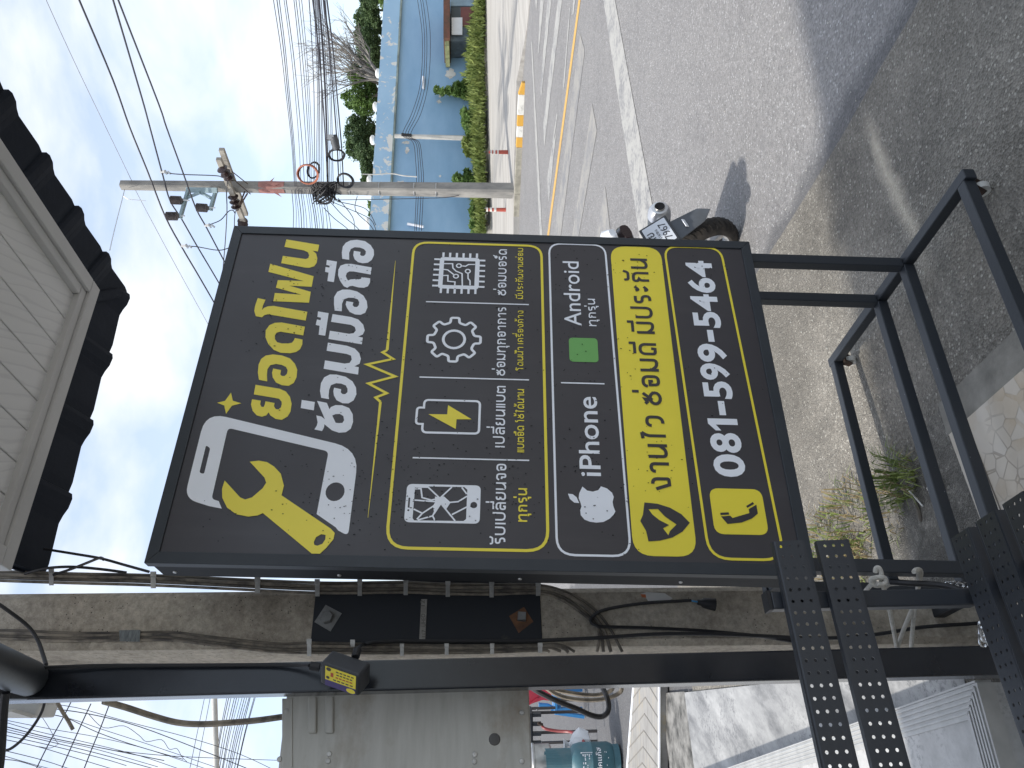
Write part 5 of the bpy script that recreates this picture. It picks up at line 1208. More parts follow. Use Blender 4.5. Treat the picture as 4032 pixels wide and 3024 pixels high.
# ================================================================ perforated steel bench, near the camera
M['bench'] = mat('black_powder_coat', (.026, .030, .037), .42, 0, bump=.05, bscale=250)
def slat(name, o, du, dv, Lc, nc, pitch=.0235, hr=.0036, fold=None, flen=.03):
    """perforated strip: o corner, du along, dv across; fold gives a flange below the outer edge"""
    mb = MB(); m0 = .006
    for i in range(Lc):
        for j in range(nc):
            c = o + du * (pitch * (i + .5)) + dv * (m0 + pitch * (j + .5) * .78); o_ = len(mb.v); h = pitch / 2
            hv = h * .78
            sq = [(-h, -hv), (0, -hv), (h, -hv), (h, 0), (h, hv), (0, hv), (-h, hv), (-h, 0)]
            for a, b in sq: mb.v.append(c + du * a + dv * b)
            for k in range(8):
                t = math.atan2(sq[k][1], sq[k][0]); mb.v.append(c + du * hr * math.cos(t) + dv * hr * math.sin(t))
            mb.f += [(o_ + k, o_ + (k + 1) % 8, o_ + 8 + (k + 1) % 8, o_ + 8 + k) for k in range(8)]
    Ln = Lc * pitch; w = m0 * 2 + pitch * nc * .78
    e = [(0, m0), (w - m0, w)]
    for a, b in e: mb.add([o + dv * a, o + du * Ln + dv * a, o + du * Ln + dv * b, o + dv * b], [(0, 1, 2, 3)])
    if fold is not None:
        fd = Vector(fold)
        mb.add([o + dv * w, o + du * Ln + dv * w, o + du * Ln + dv * w + fd * flen, o + dv * w + fd * flen], [(0, 1, 2, 3)])
        mb.add([o, o + du * Ln, o + du * Ln + fd * .012, o + fd * .012], [(0, 1, 2, 3)])
    ob = obj(name, mb, M['bench'], bench)
    wd = ob.modifiers.new('weld', 'WELD'); wd.merge_threshold = .0004
    sd = ob.modifiers.new('solid', 'SOLIDIFY'); sd.thickness = .0022; sd.offset = 0
    return ob
bench = thing('metal_bench', 'black perforated steel bench with slatted back, cut off at the photo corner', 'bench', LW(0, 1.45, 0))
eR = .555
for zt2 in (1.002, .905): slat('back_slat', LW(eR, 1.555, zt2), -E1, (-UP - E2 * .12).normalized(), 52, 3, fold=-E2 * -1, flen=.02)
for k in range(4): slat('seat_slat', LW(eR, 1.552 - k * .094, .606), -E1, -E2, 52, 3, fold=-UP, flen=.030)
for a in (.436, -.45):
    obj('back_post', MB().obox(LW(a, 1.592, .80), E1, E2, UP, .036, .028, .44), M['bench'], bench, bevel=.003)
    obj('leg', MB().obox(LW(a, 1.56, .29), E1, E2, UP, .036, .028, .58), M['bench'], bench, bevel=.003)
    obj('leg', MB().obox(LW(a, 1.22, .28), E1, E2, UP, .036, .028, .56), M['bench'], bench, bevel=.003)
    obj('seat_bearer', MB().obox(LW(a, 1.39, .568), E1, E2, UP, .036, .36, .016), M['bench'], bench)
obj('back_cap', MB().obox(LW(.436, 1.592, 1.026), E1, E2, UP, .040, .032, .008), M['cable'], bench)
# ================================================================ rope and chain tying the stand to the pole
M['rope'] = mat('grey_white_rope', (.55, .53, .48), .85, 0, var=.3, scale=60, bump=.3, bscale=300)
def rp(pts, Y0, Y1=None): 
    n = len(pts); return [PY(*R2(*p), Y0 + ((Y1 or Y0) - Y0) * i / max(1, n - 1)) for i, p in enumerate(pts)]
rt = thing('rope_tie', 'grey white rope knotted round the stand post and the concrete pole', 'rope', PY(*R2(1060, 170), 1.96))
obj('knot', MB().tube(spline(rp([(1035, 110), (1040, 80), (1062, 74), (1080, 110), (1085, 160), (1090, 205), (1040, 215), (1005, 195), (1000, 165), (1040, 152), (1100, 150), (1118, 180), (1090, 205), (1050, 200)], 1.95, 1.93), 5), .0062, 8), M['rope'], rt, smooth=True)
obj('strand', MB().tube(spline(rp([(1080, 180), (1110, 260), (1140, 370), (1170, 520), (1190, 620), (1205, 720)], 1.95, 2.2), 5), .0060, 8), M['rope'], rt, smooth=True)
obj('strand', MB().tube(spline(rp([(1030, 185), (995, 215), (960, 255), (900, 330)], 1.95, 2.2), 5), .0060, 8), M['rope'], rt, smooth=True)
obj('strand', MB().tube(spline(rp([(1340, 105), (1360, 88), (1390, 92), (1395, 130), (1370, 250), (1330, 390), (1260, 560), (1205, 720)], 1.96, 2.2), 5), .0060, 8), M['rope'], rt, smooth=True)
obj('strand', MB().tube(spline(rp([(1345, 100), (1372, 95), (1378, 140), (1368, 260), (1345, 420), (1330, 560), (1318, 720)], 1.97, 2.22), 5), .0060, 8), M['rope'], rt, smooth=True)
obj('strand', MB().tube(spline(rp([(1110, 230), (1150, 205), (1220, 200)], 2.1, 2.1), 5), .0060, 8), M['rope'], rt, smooth=True)
cab('ground_cable', [PY(*R2(1150, 185), 2.08), PY(*R2(1300, 196), 2.05), PY(*R2(1480, 205), 2.03), PY(*R2(1640, 228), 2.0), PY(*R2(1770, 285), 1.97), PY(*R2(1880, 350), 1.95), PY(*R2(1990, 430), 1.93)], .0085, 'thick black cable curving from the stand post towards the bench')
ch = thing('steel_chain', 'shiny steel chain hanging beside the stand post and concrete pole', 'chain', PY(*R2(1900, 600), 2.0))
def link(c, ax, up, s=.011):
    P = []; side = ax.cross(up).normalized()
    for i in range(16):
        t = 2 * math.pi * i / 16; P.append(c + up * (s * 1.25 * math.sin(t) + (.5 * s if math.sin(t) > 0 else -.5 * s)) + side * (s * .75 * math.cos(t)))
    obj('link', MB().tube(P, .0032, 6, closed=True), M['chrome'], ch, smooth=True)
for i, (x, y) in enumerate(((1780, 5), (1788, 40), (1775, 75), (1745, 105))): link(PY(*R2(x, y), 2.12), Vector((0, -1, 0)) if i % 2 else Vector((1, -.3, 0)).normalized(), Vector((.3, 0, 1)).normalized())
for i, (x, y) in enumerate(((1600, 225), (1640, 212), (1685, 208), (1725, 212))): link(PY(*R2(x, y), 2.16), Vector((0, -1, 0)) if i % 2 else Vector((.2, -.6, .7)).normalized(), Vector((.2, 0, 1)).normalized())
for i, (x, y) in enumerate(((1862, 280), (1866, 330), (1880, 560), (1900, 600), (1920, 555), (1885, 640), (1935, 630))): link(PY(*R2(x, y), 2.05), Vector((0, -1, 0)) if i % 2 else Vector((.8, -.6, 0)).normalized(), Vector((1, 0, .15)).normalized(), .013)
# ================================================================ left: tiled floors, steps, gas cylinder, stove stand
g = NG('mottled_white_tile')
cc = g.ramp(g.noise(5, 7, .72, g.mapv((1, .35, 1), (0, 0, .5))), [(.34, (.13, .13, .13)), (.50, (.29, .29, .285)), (.68, (.42, .42, .41))])
dk = g.math('MULTIPLY', g.ramp(g.noise(42, 6, .75), [(.50, 0.0), (.62, 1.0)]), g.ramp(g.noise(2.4, 3), [(.40, 0.0), (.58, 1.0)]))
cc = g.mix(dk, cc, (.14, .14, .14))
M['mottled'] = g.done(cc, .45, 0, .4)
def flatpoly(name, pts, m, th=.03, k='structure'):
    mb = MB().prism([p - UP * th for p in pts], UP * th); return kind(obj(name, mb, m), k)
z0 = .012
flatpoly('tiled_floor', [LW(.50, 2.62, z0), LW(1.02, 6.2, z0), LW(-5, 6.5, z0), LW(-5, 2.62, z0)], M['mottled'])
M['gutter'] = mat('blackened_gutter_concrete', (.24, .235, .22), .95, 0, col2=(.045, .045, .042), scale=7, lo=.34, hi=.62, bump=.3, bscale=50)
flatpoly('gutter', [LW(1.03, 6.22, .006), LW(1.15, 7.0, .006), LW(-6, 7.35, .006), LW(-6, 6.5, .006)], M['gutter'])
g = NG('chevron_wood_tile')
cc = g.ramp(g.noise(3, 6, .7, g.mapv((1, 6, 1), (0, 0, .6))), [(.3, (.20, .19, .175)), (.55, (.31, .30, .28)), (.75, (.36, .28, .15))])
M['chevron'] = g.done(cc, .6, 0, .35)
st2 = thing('tiled_step', 'pale chevron patterned tile step beyond the dark gutter', 'step', LW(0, 7.4, 0))
def P_(dx, dy): return PZ(dx, dy, .06)
a0, a1, b0, b1 = P_(1425, 1470), P_(1425, 1700), P_(1370, 1470), P_(1352, 1700)
obj('tread', MB().prism([p - UP * .07 for p in (a0, b0, b1, a1)], UP * .07), M['chevron'], st2)
for (p, q) in ((a0, a1), (b0, b1)): obj('edge_strip', MB().bar(p + UP * .004, q + UP * .004, .035, .012), M['white_paint'], st2)
jm = MB()
for k in range(7):
    u = k / 6.5; m0 = a0.lerp(a1, u).lerp(b0.lerp(b1, u), .5)
    l, r_ = a0.lerp(a1, u + .22), b0.lerp(b1, u + .16)
    for q in (l, r_): jm.bar(m0 + UP * .001, q + UP * .001, .012, .004)
obj('tile_joints', jm, mat('grout_line', (.20, .19, .17), .9), st2)
M['grey_road'] = M['asphalt']
M['bright_paving'] = mat('sunlit_pale_paving', (.50, .47, .43), .9, 0, col2=(.33, .31, .29), scale=.7, lo=.32, hi=.6)
flatpoly('paving', [PZ(1236, 1400, .02), PZ(1236, 1900, .02), PZ(1075, 2100, .02), PZ(1060, 1300, .02)], M['bright_paving'], .05)
dr = thing('drain_grate', 'narrow slotted drain grate set in pale paving, far left', 'drain', PZ(1211, 1560, .03))
for k in range(16):
    obj('slat', MB().bar(PZ(1205, 1540 + k * 5, .035), PZ(1217, 1543 + k * 5, .035), .07, .02), M['rust'], dr)
# near platform with ribbed aluminium nosing
zP = .16
def Q(dx, dy, z=zP): return PZ(dx, dy, z)
cor, farA, leftB = Q(2110, 1475), Q(1462, 1700), Q(2200, 1800)
dA, dB = (farA - cor).normalized(), (leftB - cor).normalized()
pf = thing('porch_step', 'raised mottled tile platform with ribbed aluminium edging at the lower left', 'step', (cor.x, cor.y, 0))
A1, B1 = cor + dA * 6, cor + dB * 2.5; D1 = A1 + dB * 2.5
def dn(p, z): return Vector((p.x, p.y, z))
g = NG('speckled_white_tile')
cc = g.ramp(g.noise(6, 6, .7), [(.3, (.36, .36, .35)), (.65, (.55, .55, .54))])
dk = g.math('MULTIPLY', g.ramp(g.noise(60, 5, .7), [(.52, 0.0), (.60, 1.0)]), g.ramp(g.noise(3.1, 3), [(.42, 0.0), (.60, 1.0)]))
cc = g.mix(dk, cc, (.12, .12, .12)); M['speckled'] = g.done(cc, .4, 0, .4)
obj('tread', MB().hexa([dn(cor, 0), dn(A1, 0), dn(D1, 0), dn(B1, 0)][::-1], [cor, A1, D1, B1][::-1]), M['speckled'], pf)
M['alu'] = mat('ribbed_aluminium', (.50, .50, .485), .5, .3, var=.2, scale=9)
for (d, o) in ((dA, dB), (dB, dA)):
    L_ = 6 if d is dA else 2.5; nz = MB()
    for k in range(5):
        t_ = .010 + k * .015; p = cor + o * t_ + UP * .005; nz.bar(p + d * t_, p + d * L_, .0065, .006)
    nz.prism([cor + UP * .0005, cor + d * L_ + UP * .0005, cor + o * .088 + d * L_ + UP * .0005, cor + o * .088 + d * .088 + UP * .0005], UP * .003)
    nz.bar(cor - o * .004 - UP * .02, cor - o * .004 - UP * .02 + d * L_, .006, .05)
    obj('nosing', nz, M['alu'], pf)
obj('riser', MB().prism([dn(cor, 0) + dA * .02, dn(B1, 0), dn(B1, zP - .05), dn(cor, zP - .05) + dA * .02], -dA * .012), mat('brown_stained_riser', (.13, .10, .065), .8, 0, var=.5, scale=6), pf)
# gas cylinder
GB = PZ(1336, 1640, .02); gY = GB.y
gas = thing('gas_cylinder', 'blue green gas cylinder with white print standing by the stove frame', 'gas cylinder', GB)
M['gas_paint'] = mat('scuffed_teal_paint', (.055, .145, .175), .5, 0, col2=(.10, .17, .19), scale=7, lo=.3, hi=.55)
gr, gh = .185, .48
k = 1.0
zt_g = PY(1178, 1640, gY).z - GB.z
obj('body', MB().lathe([(.05, .05), (.12, .055), (.165, .075), (gr, .12), (gr, .30), (gr + .003, .305), (gr + .003, .312), (gr, .317), (gr, .43), (.168, .50), (.12, .545), (.05, .565)], GB, UP, 32), M['gas_paint'], gas, smooth=True)
obj('foot_ring', MB().lathe([(.150, 0), (.158, .0), (.155, .075), (.147, .075)], GB, UP, 28), M['gas_paint'], gas, smooth=True)
col_ = MB(); zc0, zc1 = .52, zt_g
for i in range(28):
    a0_, a1_ = 2 * math.pi * i / 28, 2 * math.pi * (i + 1) / 28
    if i % 14 in (3, 4): continue
    P = [GB + Vector((.125 * math.cos(a), .125 * math.sin(a), z)) for a, z in ((a0_, zc0), (a1_, zc0), (a1_, zc1), (a0_, zc1))]
    col_.prism(P, Vector((math.cos(a0_), math.sin(a0_), 0)) * .006)
obj('collar', col_, M['gas_paint'], gas)
obj('valve', MB().lathe([(.022, .55), (.022, .60), (.014, .61), (.014, .65), (.028, .655), (.028, .675)], GB, UP, 12), mat('brass_valve', (.45, .33, .12), .4, .8), gas, smooth=True)
gp_ = bpy.data.materials['white_vinyl']
def ongas(s, t, l):       # s metres round the barrel, t metres down from the shoulder
    a = -math.pi / 2 + .25 + s / gr; rr = gr + .0025 + l; return GB + Vector((rr * math.cos(a), rr * math.sin(a), .43 - t))
f = Flat(ongas, .0004); latin(f, 'ยูนิคแก๊ส', -.13, .17, .155, .235, .012); obj('brand_print', f.mb, gp_, gas, fix=False)
f = Flat(ongas, .0004)
f.ribbon([(-.09, -.005), (.115, -.005), (.115, .118), (-.09, .118)], .006, True, rnd=False)
for s0, s1, t in ((-.08, -.02, .015), (.0, .10, .015), (-.08, .02, .037), (.035, .10, .037), (-.08, -.035, .06), (-.02, .10, .06), (-.08, .06, .082), (.07, .10, .082), (-.08, .1, .103)): f.ribbon([(s0, t), (s1, t)], .011)
for s0, s1, t in ((-.10, .12, .255), (-.02, .12, .272), (-.12, .06, .290)): f.ribbon([(s0, t), (s1, t)], .007)
obj('small_print', f.mb, gp_, gas, fix=False)
bag = thing('plastic_bag', 'crumpled clear white plastic bag behind the gas cylinder', 'bag', PZ(1225, 1590, .02))
bc = PY(1256, 1607, gY + .28); r = random.Random(4); P = []
bm2 = MB(); prof_ = [(.03, -.10), (.13, -.08), (.15, .02), (.10, .09), (.03, .12)]
bm2.lathe(prof_, bc, UP, 18); bm2.v = [v + Vector((r.gauss(0, .012), r.gauss(0, .012), r.gauss(0, .012))) for v in bm2.v]
obj('bag_body', bm2, mat('thin_white_plastic', (.66, .67, .68), .35, 0, var=.1, scale=9), bag, smooth=True)
obj('bag_neck', MB().lathe([(.05, 0), (.02, .05), (.06, .10)], bc + UP * .10, UP, 10), mat('bag_neck_plastic', (.6, .61, .62), .4), bag)
# stove on its frame
FY = gY + .9
M['dark_frame'] = mat('dark_square_tube', (.05, .045, .045), .5, .3)
stand = thing('stove_stand', 'dark square tube stand for the gas ring behind the gas cylinder', 'stand', PZ(1250, 1560, 0))
def leg(x0, x1, y, Y): obj('leg', MB().bar(PY(x1, y, Y), PY(x0, y, Y), .03, .03), M['dark_frame'], stand)
zt_s = .92
for y, Yy, xb in ((1537, FY, 1252), (1529, FY + .5, 1200), (1579, FY, 1290), (1601, FY + .5, 1290)):
    b = PY(xb, y, Yy); t = Vector((b.x, b.y, 1.02)); obj('leg', MB().bar(b, t, .028, .028), M['dark_frame'], stand)
p0, p1 = PY(1150, 1529, FY + .5), PY(1150, 1601, FY + .5); q0, q1 = PY(1150, 1537, FY), PY(1150, 1579, FY)
for a, b in ((p0, p1), (q0, q1), (p0, q0), (p1, q1)): obj('rail', MB().bar(dn(a, 1.02), dn(b, 1.02), .03, .03), M['dark_frame'], stand)
for a, b in (((1159, 1533), (1166, 1541)), ((1159, 1580), (1169, 1604))): obj('brace', MB().bar(PY(*a, FY + .2), PY(*b, FY + .3), .012, .012), M['steel'], stand)
stv = thing('gas_stove', 'black cast iron gas ring hanging in the stove stand', 'stove', PY(1168, 1568, FY))
cS = PY(1150, 1568, FY)
obj('burner_box', MB().box(cS.x - .20, cS.y - .12, cS.z + .0, cS.x + .20, cS.y + .12, cS.z + .14), M['black_metal'], stv, bevel=.02)
for dx in (-.17, -.06, .06, .17): obj('stove_foot', MB().box(cS.x + dx - .02, cS.y - .1, cS.z - .10, cS.x + dx + .02, cS.y - .06, cS.z), M['black_metal'], stv)
obj('tap', MB().tube([PY(1162, 1562, FY - .12), PY(1172, 1566, FY - .12)], .02, 8), M['rust'], stv)
M['red_hose'] = mat('dull_red_rubber', (.26, .035, .035), .45)
cab('gas_hose', [PY(1170, 1566, FY - .1), PY(1178, 1574, FY - .15), PY(1205, 1579, FY - .2), PY(1232, 1581, FY - .3), PY(1248, 1588, FY - .5), PY(1262, 1606, FY - .8), PY(1250, 1625, gY + .02)], .017, 'red rubber hose running from the gas ring to the gas cylinder', 'hose', 'red_hose')
pot = thing('metal_pot', 'silver metal pot above the gas cylinder at the left photo edge', 'pot', PY(1190, 1645, gY + .25))
cp = PY(1190, 1645, gY + .25)
obj('pot_body', MB().lathe([(.02, 0), (.17, .0), (.19, .02), (.19, .19), (.20, .195), (.20, .21), (.17, .21)], cp, UP, 24), M['steel'], pot, smooth=True)
obj('pot_lid', MB().lathe([(.20, .212), (.18, .235), (.04, .25), (.03, .27), (.01, .275)], cp, UP, 24), M['steel'], pot, smooth=True)
jug = thing('blue_container', 'blue plastic container under the metal pot', 'container', PY(1205, 1658, gY + .3))
cj = PY(1207, 1660, gY + .32); M['blue_plastic'] = mat('bright_blue_plastic', (.035, .22, .50), .4, 0, var=.2, scale=3)
obj('shell', MB().lathe([(.02, -.12), (.11, -.12), (.13, .06), (.14, .10), (.02, .10)], cj, UP, 16), M['blue_plastic'], jug, smooth=True); obj('rim', MB().lathe([(.145, .09), (.15, .105), (.145, .12)], cj, UP, 16), M['blue_plastic'], jug)
# red table cloth and blue stools beyond
M['red_cloth2'] = mat('crimson_plastic', (.40, .02, .045), .45, 0, var=.25, scale=2)
tY = gY + 2.6
tb = thing('red_table', 'crimson plastic covered table seen under the metal cabinet', 'table', PZ(1250, 1505, 0))
def quad(pts, Y, d): return MB().prism([PY(x, y, Y) for x, y in pts], (0, d, 0))
obj('table_cover', quad(((1120, 1470), (1120, 1522), (1143, 1522), (1172, 1512), (1190, 1514), (1192, 1470)), tY, .5), M['red_cloth2'], tb)
obj('hem', MB().bar(PY(1143, 1521, tY - .01), PY(1162, 1507, tY - .01), .03, .02), M['red_cloth2'], tb)
for y in (1485, 1512): obj('leg', MB().bar(PY(1188, y, tY + .2), PY(1262, y, tY + .2), .03, .03), M['dark_frame'], tb)
stl = thing('blue_stool', 'blue plastic stool half hidden behind looped cables under the cabinet', 'stool', PZ(1262, 1525, 0))
sY = gY + 2.0
obj('seat', quad(((1196, 1478), (1203, 1478), (1206, 1545), (1198, 1545)), sY, .32), M['blue_plastic'], stl, bevel=.01)
for p in (((1205, 1484), (1268, 1478)), ((1205, 1540), (1262, 1548))):
    for dy_ in (0, .28): obj('leg', MB().bar(PY(*p[0], sY + dy_), PY(*p[1], sY + dy_), .05, .04), M['blue_plastic'], stl)
ch2 = thing('blue_chair', 'blue plastic chair back beside the red table, far left', 'chair', PZ(1250, 1500, 0))
obj('backrest', quad(((1164, 1530), (1164, 1520), (1185, 1522), (1196, 1528), (1196, 1534), (1180, 1532), (1174, 1527), (1170, 1532)), sY + .1, .05), M['blue_plastic'], ch2, bevel=.006)
for y in (1490, 1531): obj('leg', MB().bar(PY(1190, y, sY + .2), PY(1258, y, sY + .2), .04, .04), M['blue_plastic'], ch2)
obj('seat', quad(((1206, 1488), (1212, 1488), (1212, 1534), (1206, 1534)), sY + .15, .35), M['blue_plastic'], ch2)
# looped cables hanging under the cabinet
def ZL(x, y): return ((2000 + x * .27125) / KD, (2650 + y * .27125) / KD)
LG = 'thick cables looping out from under the metal cabinet'
cab('looped_cable', [PY(*ZL(300, 170), 2.75), PY(*ZL(420, 260), 2.72), PY(*ZL(700, 400), 2.7), PY(*ZL(1000, 520), 2.7), PY(*ZL(1200, 610), 2.7), PY(*ZL(1350, 635), 2.7), PY(*ZL(1440, 580), 2.7), PY(*ZL(1465, 480), 2.72), PY(*ZL(1440, 360), 2.74), PY(*ZL(1390, 240), 2.78), PY(*ZL(1360, 120), 2.8)], .0095, 'thickest black cable looping lowest below the metal cabinet', 'cable', group=LG)
cab('looped_cable', [PY(*ZL(500, 170), 2.8), PY(*ZL(680, 300), 2.8), PY(*ZL(900, 370), 2.8), PY(*ZL(1200, 395), 2.8), PY(*ZL(1450, 365), 2.8), PY(*ZL(1600, 300), 2.8), PY(*ZL(1650, 240), 2.8), PY(*ZL(1640, 130), 2.82)], .0080, 'dusty cable forming the longest loop beside the steel post', 'cable', 'dusty_cable', group=LG)
cab('looped_cable', [PY(*ZL(480, 200), 2.84), PY(*ZL(800, 270), 2.84), PY(*ZL(1100, 315), 2.84), PY(*ZL(1300, 318), 2.84), PY(*ZL(1450, 280), 2.84), PY(*ZL(1520, 220), 2.84), PY(*ZL(1530, 120), 2.86)], .0080, 'dusty cable in the shortest loop, tucked behind the longer one', 'cable', 'dusty_cable', group=LG)
obj('cable_tie', MB().bar(PY(*ZL(1460, 480), 2.68), PY(*ZL(1525, 490), 2.68), .022, .012), M['dusty_cable'], bpy.data.objects['looped_cable'])
# ---- sky side: service wires, white box, lamp arm, thick cable
def ZS(x, y): return ((x * .31585) / KD, (2500 + y * .31585) / KD)
bx = thing('junction_box', 'light grey plastic box under the eave behind the black bracket', 'box', PY(*ZS(300, 900), 2.6))
obj('housing', MB().prism([PY(*ZS(*p), 2.55) for p in ((-80, 780), (430, 780), (515, 850), (470, 930), (430, 1040), (60, 1030), (-80, 960))], (-.05, .12, .0)), mat('light_grey_plastic', (.50, .50, .48), .5, 0, var=.12, scale=6), bx, bevel=.006)
obj('lower_cover', MB().prism([PY(*ZS(*p), 2.53) for p in ((60, 960), (140, 955), (400, 1036), (60, 1038))], (0, .06, 0)), M['lamp_white'], bx)
cab('service_cable', [PY(*R5(820, 1130), 2.5), PY(*R5(1000, 1180), 2.55), PY(*R5(1200, 1245), 2.6), PY(*R5(1400, 1298), 2.6), PY(*R5(1600, 1312), 2.6), PY(*R5(1850, 1298), 2.6), PY(*R5(2050, 1280), 2.6), PY(*R5(2230, 1255), 2.6)], .0105, 'thick grey cable sagging from the steel post to the cabinet top', 'cable', 'dusty_cable')
cab('down_cable', [PY(*ZS(560, 820), 2.3), PY(*ZS(520, 960), 2.3), PY(*ZS(420, 1130), 2.3), PY(*ZS(280, 1300), 2.3), PY(*ZS(130, 1420), 2.3), PY(*ZS(20, 1440), 2.3), PY(*ZS(-120, 1420), 2.3)], .0042, 'dark blue cable curving from the post top out of the photo', 'cable')
cab('strap_cable', [PY(*ZS(70, 720), 1.9), PY(*ZS(50, 900), 1.9), PY(*ZS(30, 1200), 1.9), PY(*ZS(10, 1500), 1.9), PY(*ZS(-15, 1720), 1.9)], .010, 'thick black cable crossing at the far left edge of the photo', 'cable')
cab('twig_cable', [PY(*ZS(715, 840), 2.6), PY(*ZS(780, 960), 2.6), PY(*ZS(850, 1070), 2.6), PY(*ZS(910, 1180), 2.6)], .0060, 'short brown cable stub hanging by the post top', 'cable', 'dusty_cable')
cab('eave_cable', [PY(*R5(-60, 330), 2.3), PY(*R5(60, 410), 2.3), PY(*R5(220, 535), 2.32), PY(*R5(300, 650), 2.3), PY(*R5(340, 760), 2.25), PY(*R5(365, 840), 2.2)], .0055, 'black cable crossing the concrete pole just under the eave', 'cable')
cab('eave_cable', [PY(*R5(420, 130), 2.4), PY(*R5(560, 85), 2.4), PY(*R5(700, 30), 2.35), PY(*R5(790, -5), 2.3), PY(*R5(820, 8), 2.25)], .0042, 'thin cable rising from the pole bundle to the top of the sign corner', 'cable')
cab('eave_cable', [PY(*R5(350, -75), 2.5), PY(*R5(600, -35), 2.45), PY(*R5(800, 0), 2.4), PY(*R5(1000, 55), 2.38), PY(*R5(1180, 105), 2.36)], .0042, 'thin cable crossing from the roof corner to the pole bundle', 'cable')
cab('eave_cable', [PY(*R5(200, 120), 2.45), PY(*R5(350, 80), 2.42), PY(*R5(560, 66), 2.4), PY(*R5(800, 85), 2.4), PY(*R5(1000, 112), 2.4)], .0045, 'loose cable bowed above the pole bundle under the eave', 'cable')
def R5w(lst, Y0, Y1): n = len(lst); return [(R5(*p), Y0 + (Y1 - Y0) * i / (n - 1)) for i, p in enumerate(lst)]
G1 = 'three steep wires in the sky left of the steel post'
for k, q in enumerate(([(560, 1140), (500, 1260), (400, 1440), (290, 1660), (230, 1800)], [(720, 1150), (650, 1300), (570, 1480), (490, 1660), (420, 1820)], [(868, 1150), (800, 1330), (730, 1500), (668, 1660), (600, 1840)])):
    wire('steep_wire', R5w(q, 9, 8.4), .0062, ('steep wire nearest the eave, left of the steel post', 'middle one of three steep wires left of the steel post', 'steep wire nearest the metal cabinet top, left of the post')[k], 'wire', G1)
r = random.Random(8); G2 = 'tangle of service wires in the sky above the metal cabinet'
for k, q in enumerate(([(280, 1140), (600, 1180), (1000, 1290), (1500, 1420), (1900, 1550), (2200, 1690)], [(340, 1180), (700, 1230), (1100, 1330), (1600, 1520), (1950, 1660)], [(300, 1215), (560, 1270), (800, 1350), (1200, 1480), (1700, 1650)], [(330, 1230), (520, 1260), (780, 1380), (1100, 1490), (1450, 1590)],
      [(20, 1275), (400, 1350), (800, 1420), (1200, 1520), (1700, 1690)], [(20, 1290), (300, 1370), (700, 1460), (1100, 1560), (1400, 1660)], [(20, 1325), (400, 1420), (800, 1500), (1300, 1600)], [(20, 1345), (380, 1430), (760, 1510), (1250, 1650)],
      [(20, 1365), (350, 1440), (760, 1540), (1200, 1660)], [(20, 1395), (400, 1480), (800, 1580), (1000, 1640)], [(20, 1430), (300, 1490), (600, 1580), (900, 1670)], [(30, 1520), (350, 1600), (620, 1690)], [(20, 1560), (300, 1640), (500, 1690)], [(20, 1590), (150, 1605), (330, 1660)], [(700, 1230), (820, 1340), (980, 1325), (1100, 1400), (1160, 1450), (1280, 1435), (1340, 1510), (1400, 1505), (1440, 1570), (1480, 1610)], [(900, 1520), (1300, 1560), (1700, 1580), (2200, 1598)], [(320, 1235), (400, 1360), (440, 1440), (470, 1470)], [(310, 1490), (400, 1500), (470, 1465)])):
    wire('service_wire', R5w(q, 11, 13), r.uniform(.004, .0065), 'thin dark service wire sagging across the sky left of the steel post', 'wire', G2)
G3 = 'distant line of parallel wires beside the lamp arm'
for k in range(13):
    a, b = 1800 + k * 19 + r.uniform(-7, 7), 1690 + k * 16 + r.uniform(-9, 9)
    wire('distant_wire', R5w([(a, 1090), ((a + b) / 2 - 6, 1380), (b, 1680)], 30, 26), r.uniform(.010, .015), 'faint distant wire running down the sky left of the steel post', 'wire', G3)
for k, (a, b) in enumerate(((1620, 1500), (1665, 1555))): wire('distant_wire', R5w([(a, 1100), ((a + b) / 2, 1390), (b, 1680)], 30, 26), .010, 'faint distant wire running down the sky left of the steel post', 'wire', G3)
la_ = thing('street_lamp', 'pale horizontal lamp arm far off in the sky left of the steel post', 'street lamp', PY(*R5(1712, 1700), 24))
a_, b_ = PY(*R5(1698, 1100), 24.5), PY(*R5(1716, 1740), 24)
obj('arm', MB().tube([a_, b_], .085, 10), M['pale_pole'], la_, smooth=True); obj('mast', MB().tube([b_, Vector((b_.x - .05, b_.y, 0))], [.09, .14], 10), M['pale_pole'], la_, smooth=True)
# ---- front: porch tiles, concrete slab, litter
g = NG('cracked_stone_tile')
ed = g.vor(21, 'DISTANCE_TO_EDGE'); cell = g.sep(g.vor(21, 'F1', o='Color'))
cc = g.ramp(cell[0], [(0, (.50, .405, .285)), (.5, (.57, .50, .40)), (1, (.60, .55, .475))])
cc = g.mix(g.ramp(g.noise(4, 5, .65), [(.36, 0.0), (.60, .85)]), cc, (.62, .56, .47))
cc = g.mix(g.math('MULTIPLY', g.math('LESS_THAN', ed, .05), g.ramp(g.noise(6, 3), [(.46, 0.0), (.62, .6)])), cc, (.26, .21, .16))
M['stone_tile'] = g.done(cc, .5, 0, .4)
e1t, e2t = 1.165, 2.235
flatpoly('porch_floor', [LW(e1t, e2t, .03), LW(-2, e2t, .03), LW(-2, -3, .03), LW(e1t, -3, .03)], M['stone_tile'], .035)
m_, g_, c_ = ground_mat('stained_smooth_concrete', (.27, .255, .225), (.115, .11, .10), (.40, .38, .34), 1.7, (.40, .38, .33), .93)
c_ = g_.mix(g_.ramp(g_.noise(14, 8, .75), [(.44, .75), (.60, 0.0)]), c_, (.10, .095, .085))
M['smooth_concrete'] = g_.done(c_, .9, 0, .25)
